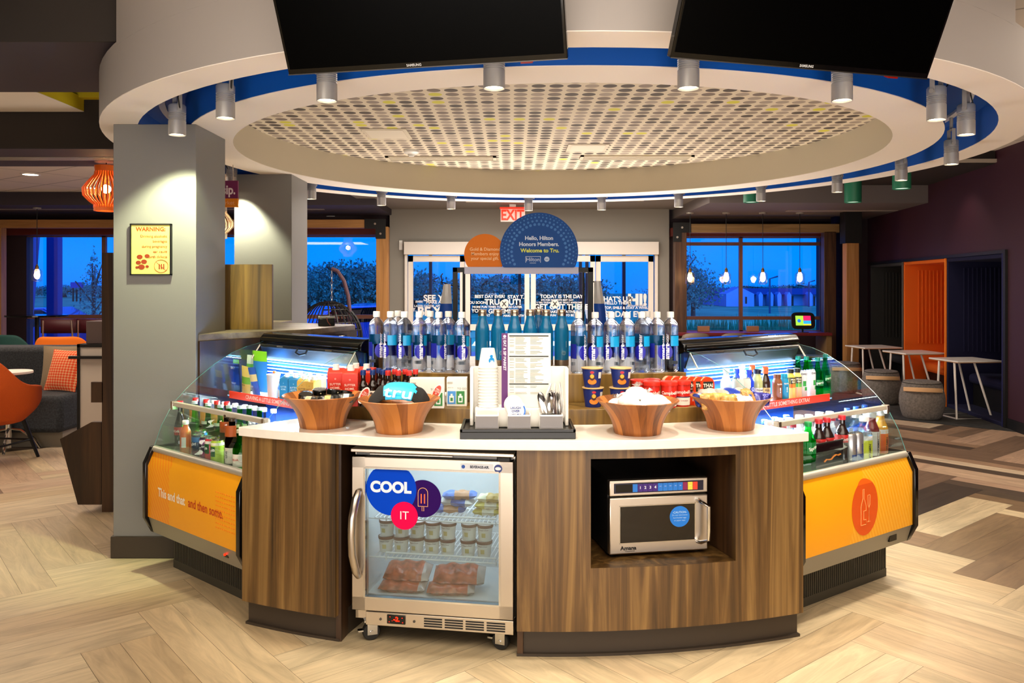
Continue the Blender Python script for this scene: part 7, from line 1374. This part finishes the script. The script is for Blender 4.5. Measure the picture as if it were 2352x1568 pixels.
o = q.build('shrub_band', SH, None, smooth=False); tag(o, 'band of low shrubs growing beyond the lounge window', 'shrubs', None, 'stuff')
# long low house with gables
t = thing('long_house', 'long low house with dark roof and gables beyond the right window', 'building', (0, 0, 0)); Y = 85; X = lambda px: (px-HX)*Y/F; Zp = lambda py: EYE-(py-HY)*Y/F
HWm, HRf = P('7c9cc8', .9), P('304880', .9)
MB().box(X(1650), X(1905), Y, Y+9, -.3, Zp(676)).build('walls', HWm, t)
q = MB(); q.quad([(X(1645), Y-1, Zp(676)), (X(1910), Y-1, Zp(676)), (X(1910), Y+4.5, Zp(662)), (X(1675), Y+4.5, Zp(662))]); q.quad([(X(1645), Y+10, Zp(676)), (X(1645), Y-1, Zp(676)), (X(1675), Y+4.5, Zp(662))]); q.quad([(X(1910), Y-1, Zp(676)), (X(1910), Y+10, Zp(676)), (X(1910), Y+4.5, Zp(662))]); q.quad([(X(1645), Y+10, Zp(676)), (X(1675), Y+4.5, Zp(662)), (X(1910), Y+4.5, Zp(662)), (X(1910), Y+10, Zp(676))]); q.build('roof', HRf, t, smooth=False)
MB().prism([(X(1645), Zp(674)), (X(1675), Zp(659)), (X(1706), Zp(674)), (X(1706), -.3), (X(1645), -.3)], 0, 3, Matrix.Translation((0, Y-1, 0)) @ UP).build('gable_wing', HWm, t)
for px in (1736, 1760, 1778, 1800, 1848): MB().prism([(X(px-5), Zp(677)), (X(px), Zp(670)), (X(px+5), Zp(677)), (X(px+4), -.3), (X(px-4), -.3)], 0, 1.2, Matrix.Translation((0, Y-.5, 0)) @ UP).build('dormer', HWm, t)
for px in (1668, 1681, 1728, 1768, 1790, 1820, 1870): MB().box(X(px-2), X(px+2), Y-5.2, Y-5.1, -.0, Zp(680)).build('window', BLACKM, t) if px < 1700 else MB().box(X(px-2), X(px+2), Y-.1, Y-.05, -.3, Zp(680)).build('window', BLACKM, t)
# billboard, lamp posts, cars
t = thing('billboard', 'distant billboard on posts beyond the lounge window', 'billboard', (0, 0, 0)); Y = 110
MB().box(X2 := (162-HX)*Y/F, (188-HX)*Y/F, Y, Y+.4, EYE+(660-661)*Y/F, EYE+(660-648)*Y/F).build('board', P('28388c', .8), t)
q = MB(); [q.tube([((p_-HX)*Y/F, Y+.2, -.3), ((p_-HX)*Y/F, Y+.2, EYE)], .12, 5) for p_ in (166, 174, 183)]; q.build('post', BLACKM, t)
for i, (px, Y, top) in enumerate(((1768, 60, 640), (1858, 80, 648), (218, 70, 612))):
    X_ = (px-HX)*Y/F; z_ = EYE-(top-660)*Y/F; q = MB(); q.tube([(0, 0, 0), (0, 0, z_+.32), (.6 if i < 2 else -.6, 0, z_+.5)], .07, 6); o = q.build('street_lamp', P('3c4460', .6), None, (X_, Y, -.32)); tag(o, ['thin street lamp beyond the right window, taller one', 'thin street lamp beyond the right window, farther one', 'thin curved street lamp beyond the lounge window'][i], 'street lamp')
o = MB().box(-9.25, -9.0, 18.2, 18.4, -.3, 4).build('canopy_post', P('28408c', .6)); 
o.location = (at(120, 0, 18.2).x+9.12, 0, 0); tag(o, 'dark vertical canopy post outside the lounge window', 'post')
q = MB(); q.v = []; X_ = at(50, 0, 17).x; q.prism([(X_-1.4, -.3), (X_-.15, -.3), (X_+.2, 4), (X_-1.4, 4)], 0, .5, Matrix.Translation((0, 17.5, 0)) @ UP); tag(q.build('canopy_column', P('3c66a8', .7)), 'broad slanted canopy column outside at far left', 'column')
def car(lab, px, Y, rz, c, s=1):
    t = thing('car', lab, 'car', ((px-HX)*Y/F, Y, -.31), rz, 'parked cars outside'); m = mat('car_'+c, c, .25, .3, coat=.6)
    prof_ = [(-2.2, .25), (-2.25, .7), (-1.5, .85), (-.9, 1.35), (.7, 1.4), (1.5, .95), (2.15, .85), (2.25, .3)]
    MB().prism(prof_, -.85, .85, UP).build('body', m, t, bevel=.06, smooth=True)
    MB().prism([(-1.35, .88), (-.85, 1.3), (.65, 1.35), (1.3, .95)], -.86, .86, UP).build('window', BLACKG, t)
    for x_ in (-1.4, 1.4):
        for y_ in (-.8, .8): q = MB(); q.lathe([(0, -.1), (.3, -.1), (.32, 0), (.3, .1), (0, .1)], 20, Matrix.Translation((x_, y_, .32)) @ Matrix.Rotation(PI/2, 4, 'X')); q.build('wheel', BLACKM, t)
    t.scale = (s,)*3
car('dark blue car parked outside the lounge window', 70, 21, .1, '1c3c8c'); car('blue car parked outside behind the egg chair', 812, 24, .5, '2c58b0'); car('dark car parked at right of egg chair window', 872, 26, 1.5, '182c60')
# wash lights on the plum wall, above the nooks
for s_ in (6.2, 7.9, 9.4):
    x_, y_ = wpt(s_, .5); l = bpy.data.lights.new('wall_wash', 'SPOT'); l.energy = 9; l.color = (1, .72, .6); l.spot_size = math.radians(95); l.spot_blend = .8; l.shadow_soft_size = .05; lo = bpy.data.objects.new('wall_wash', l); COL.objects.link(lo); lo.location = (x_, y_, 3.0); lo.rotation_euler = (Vector((*wpt(s_, -.5), .4))-Vector((x_, y_, 3.0))).to_track_quat('-Z', 'Y').to_euler()
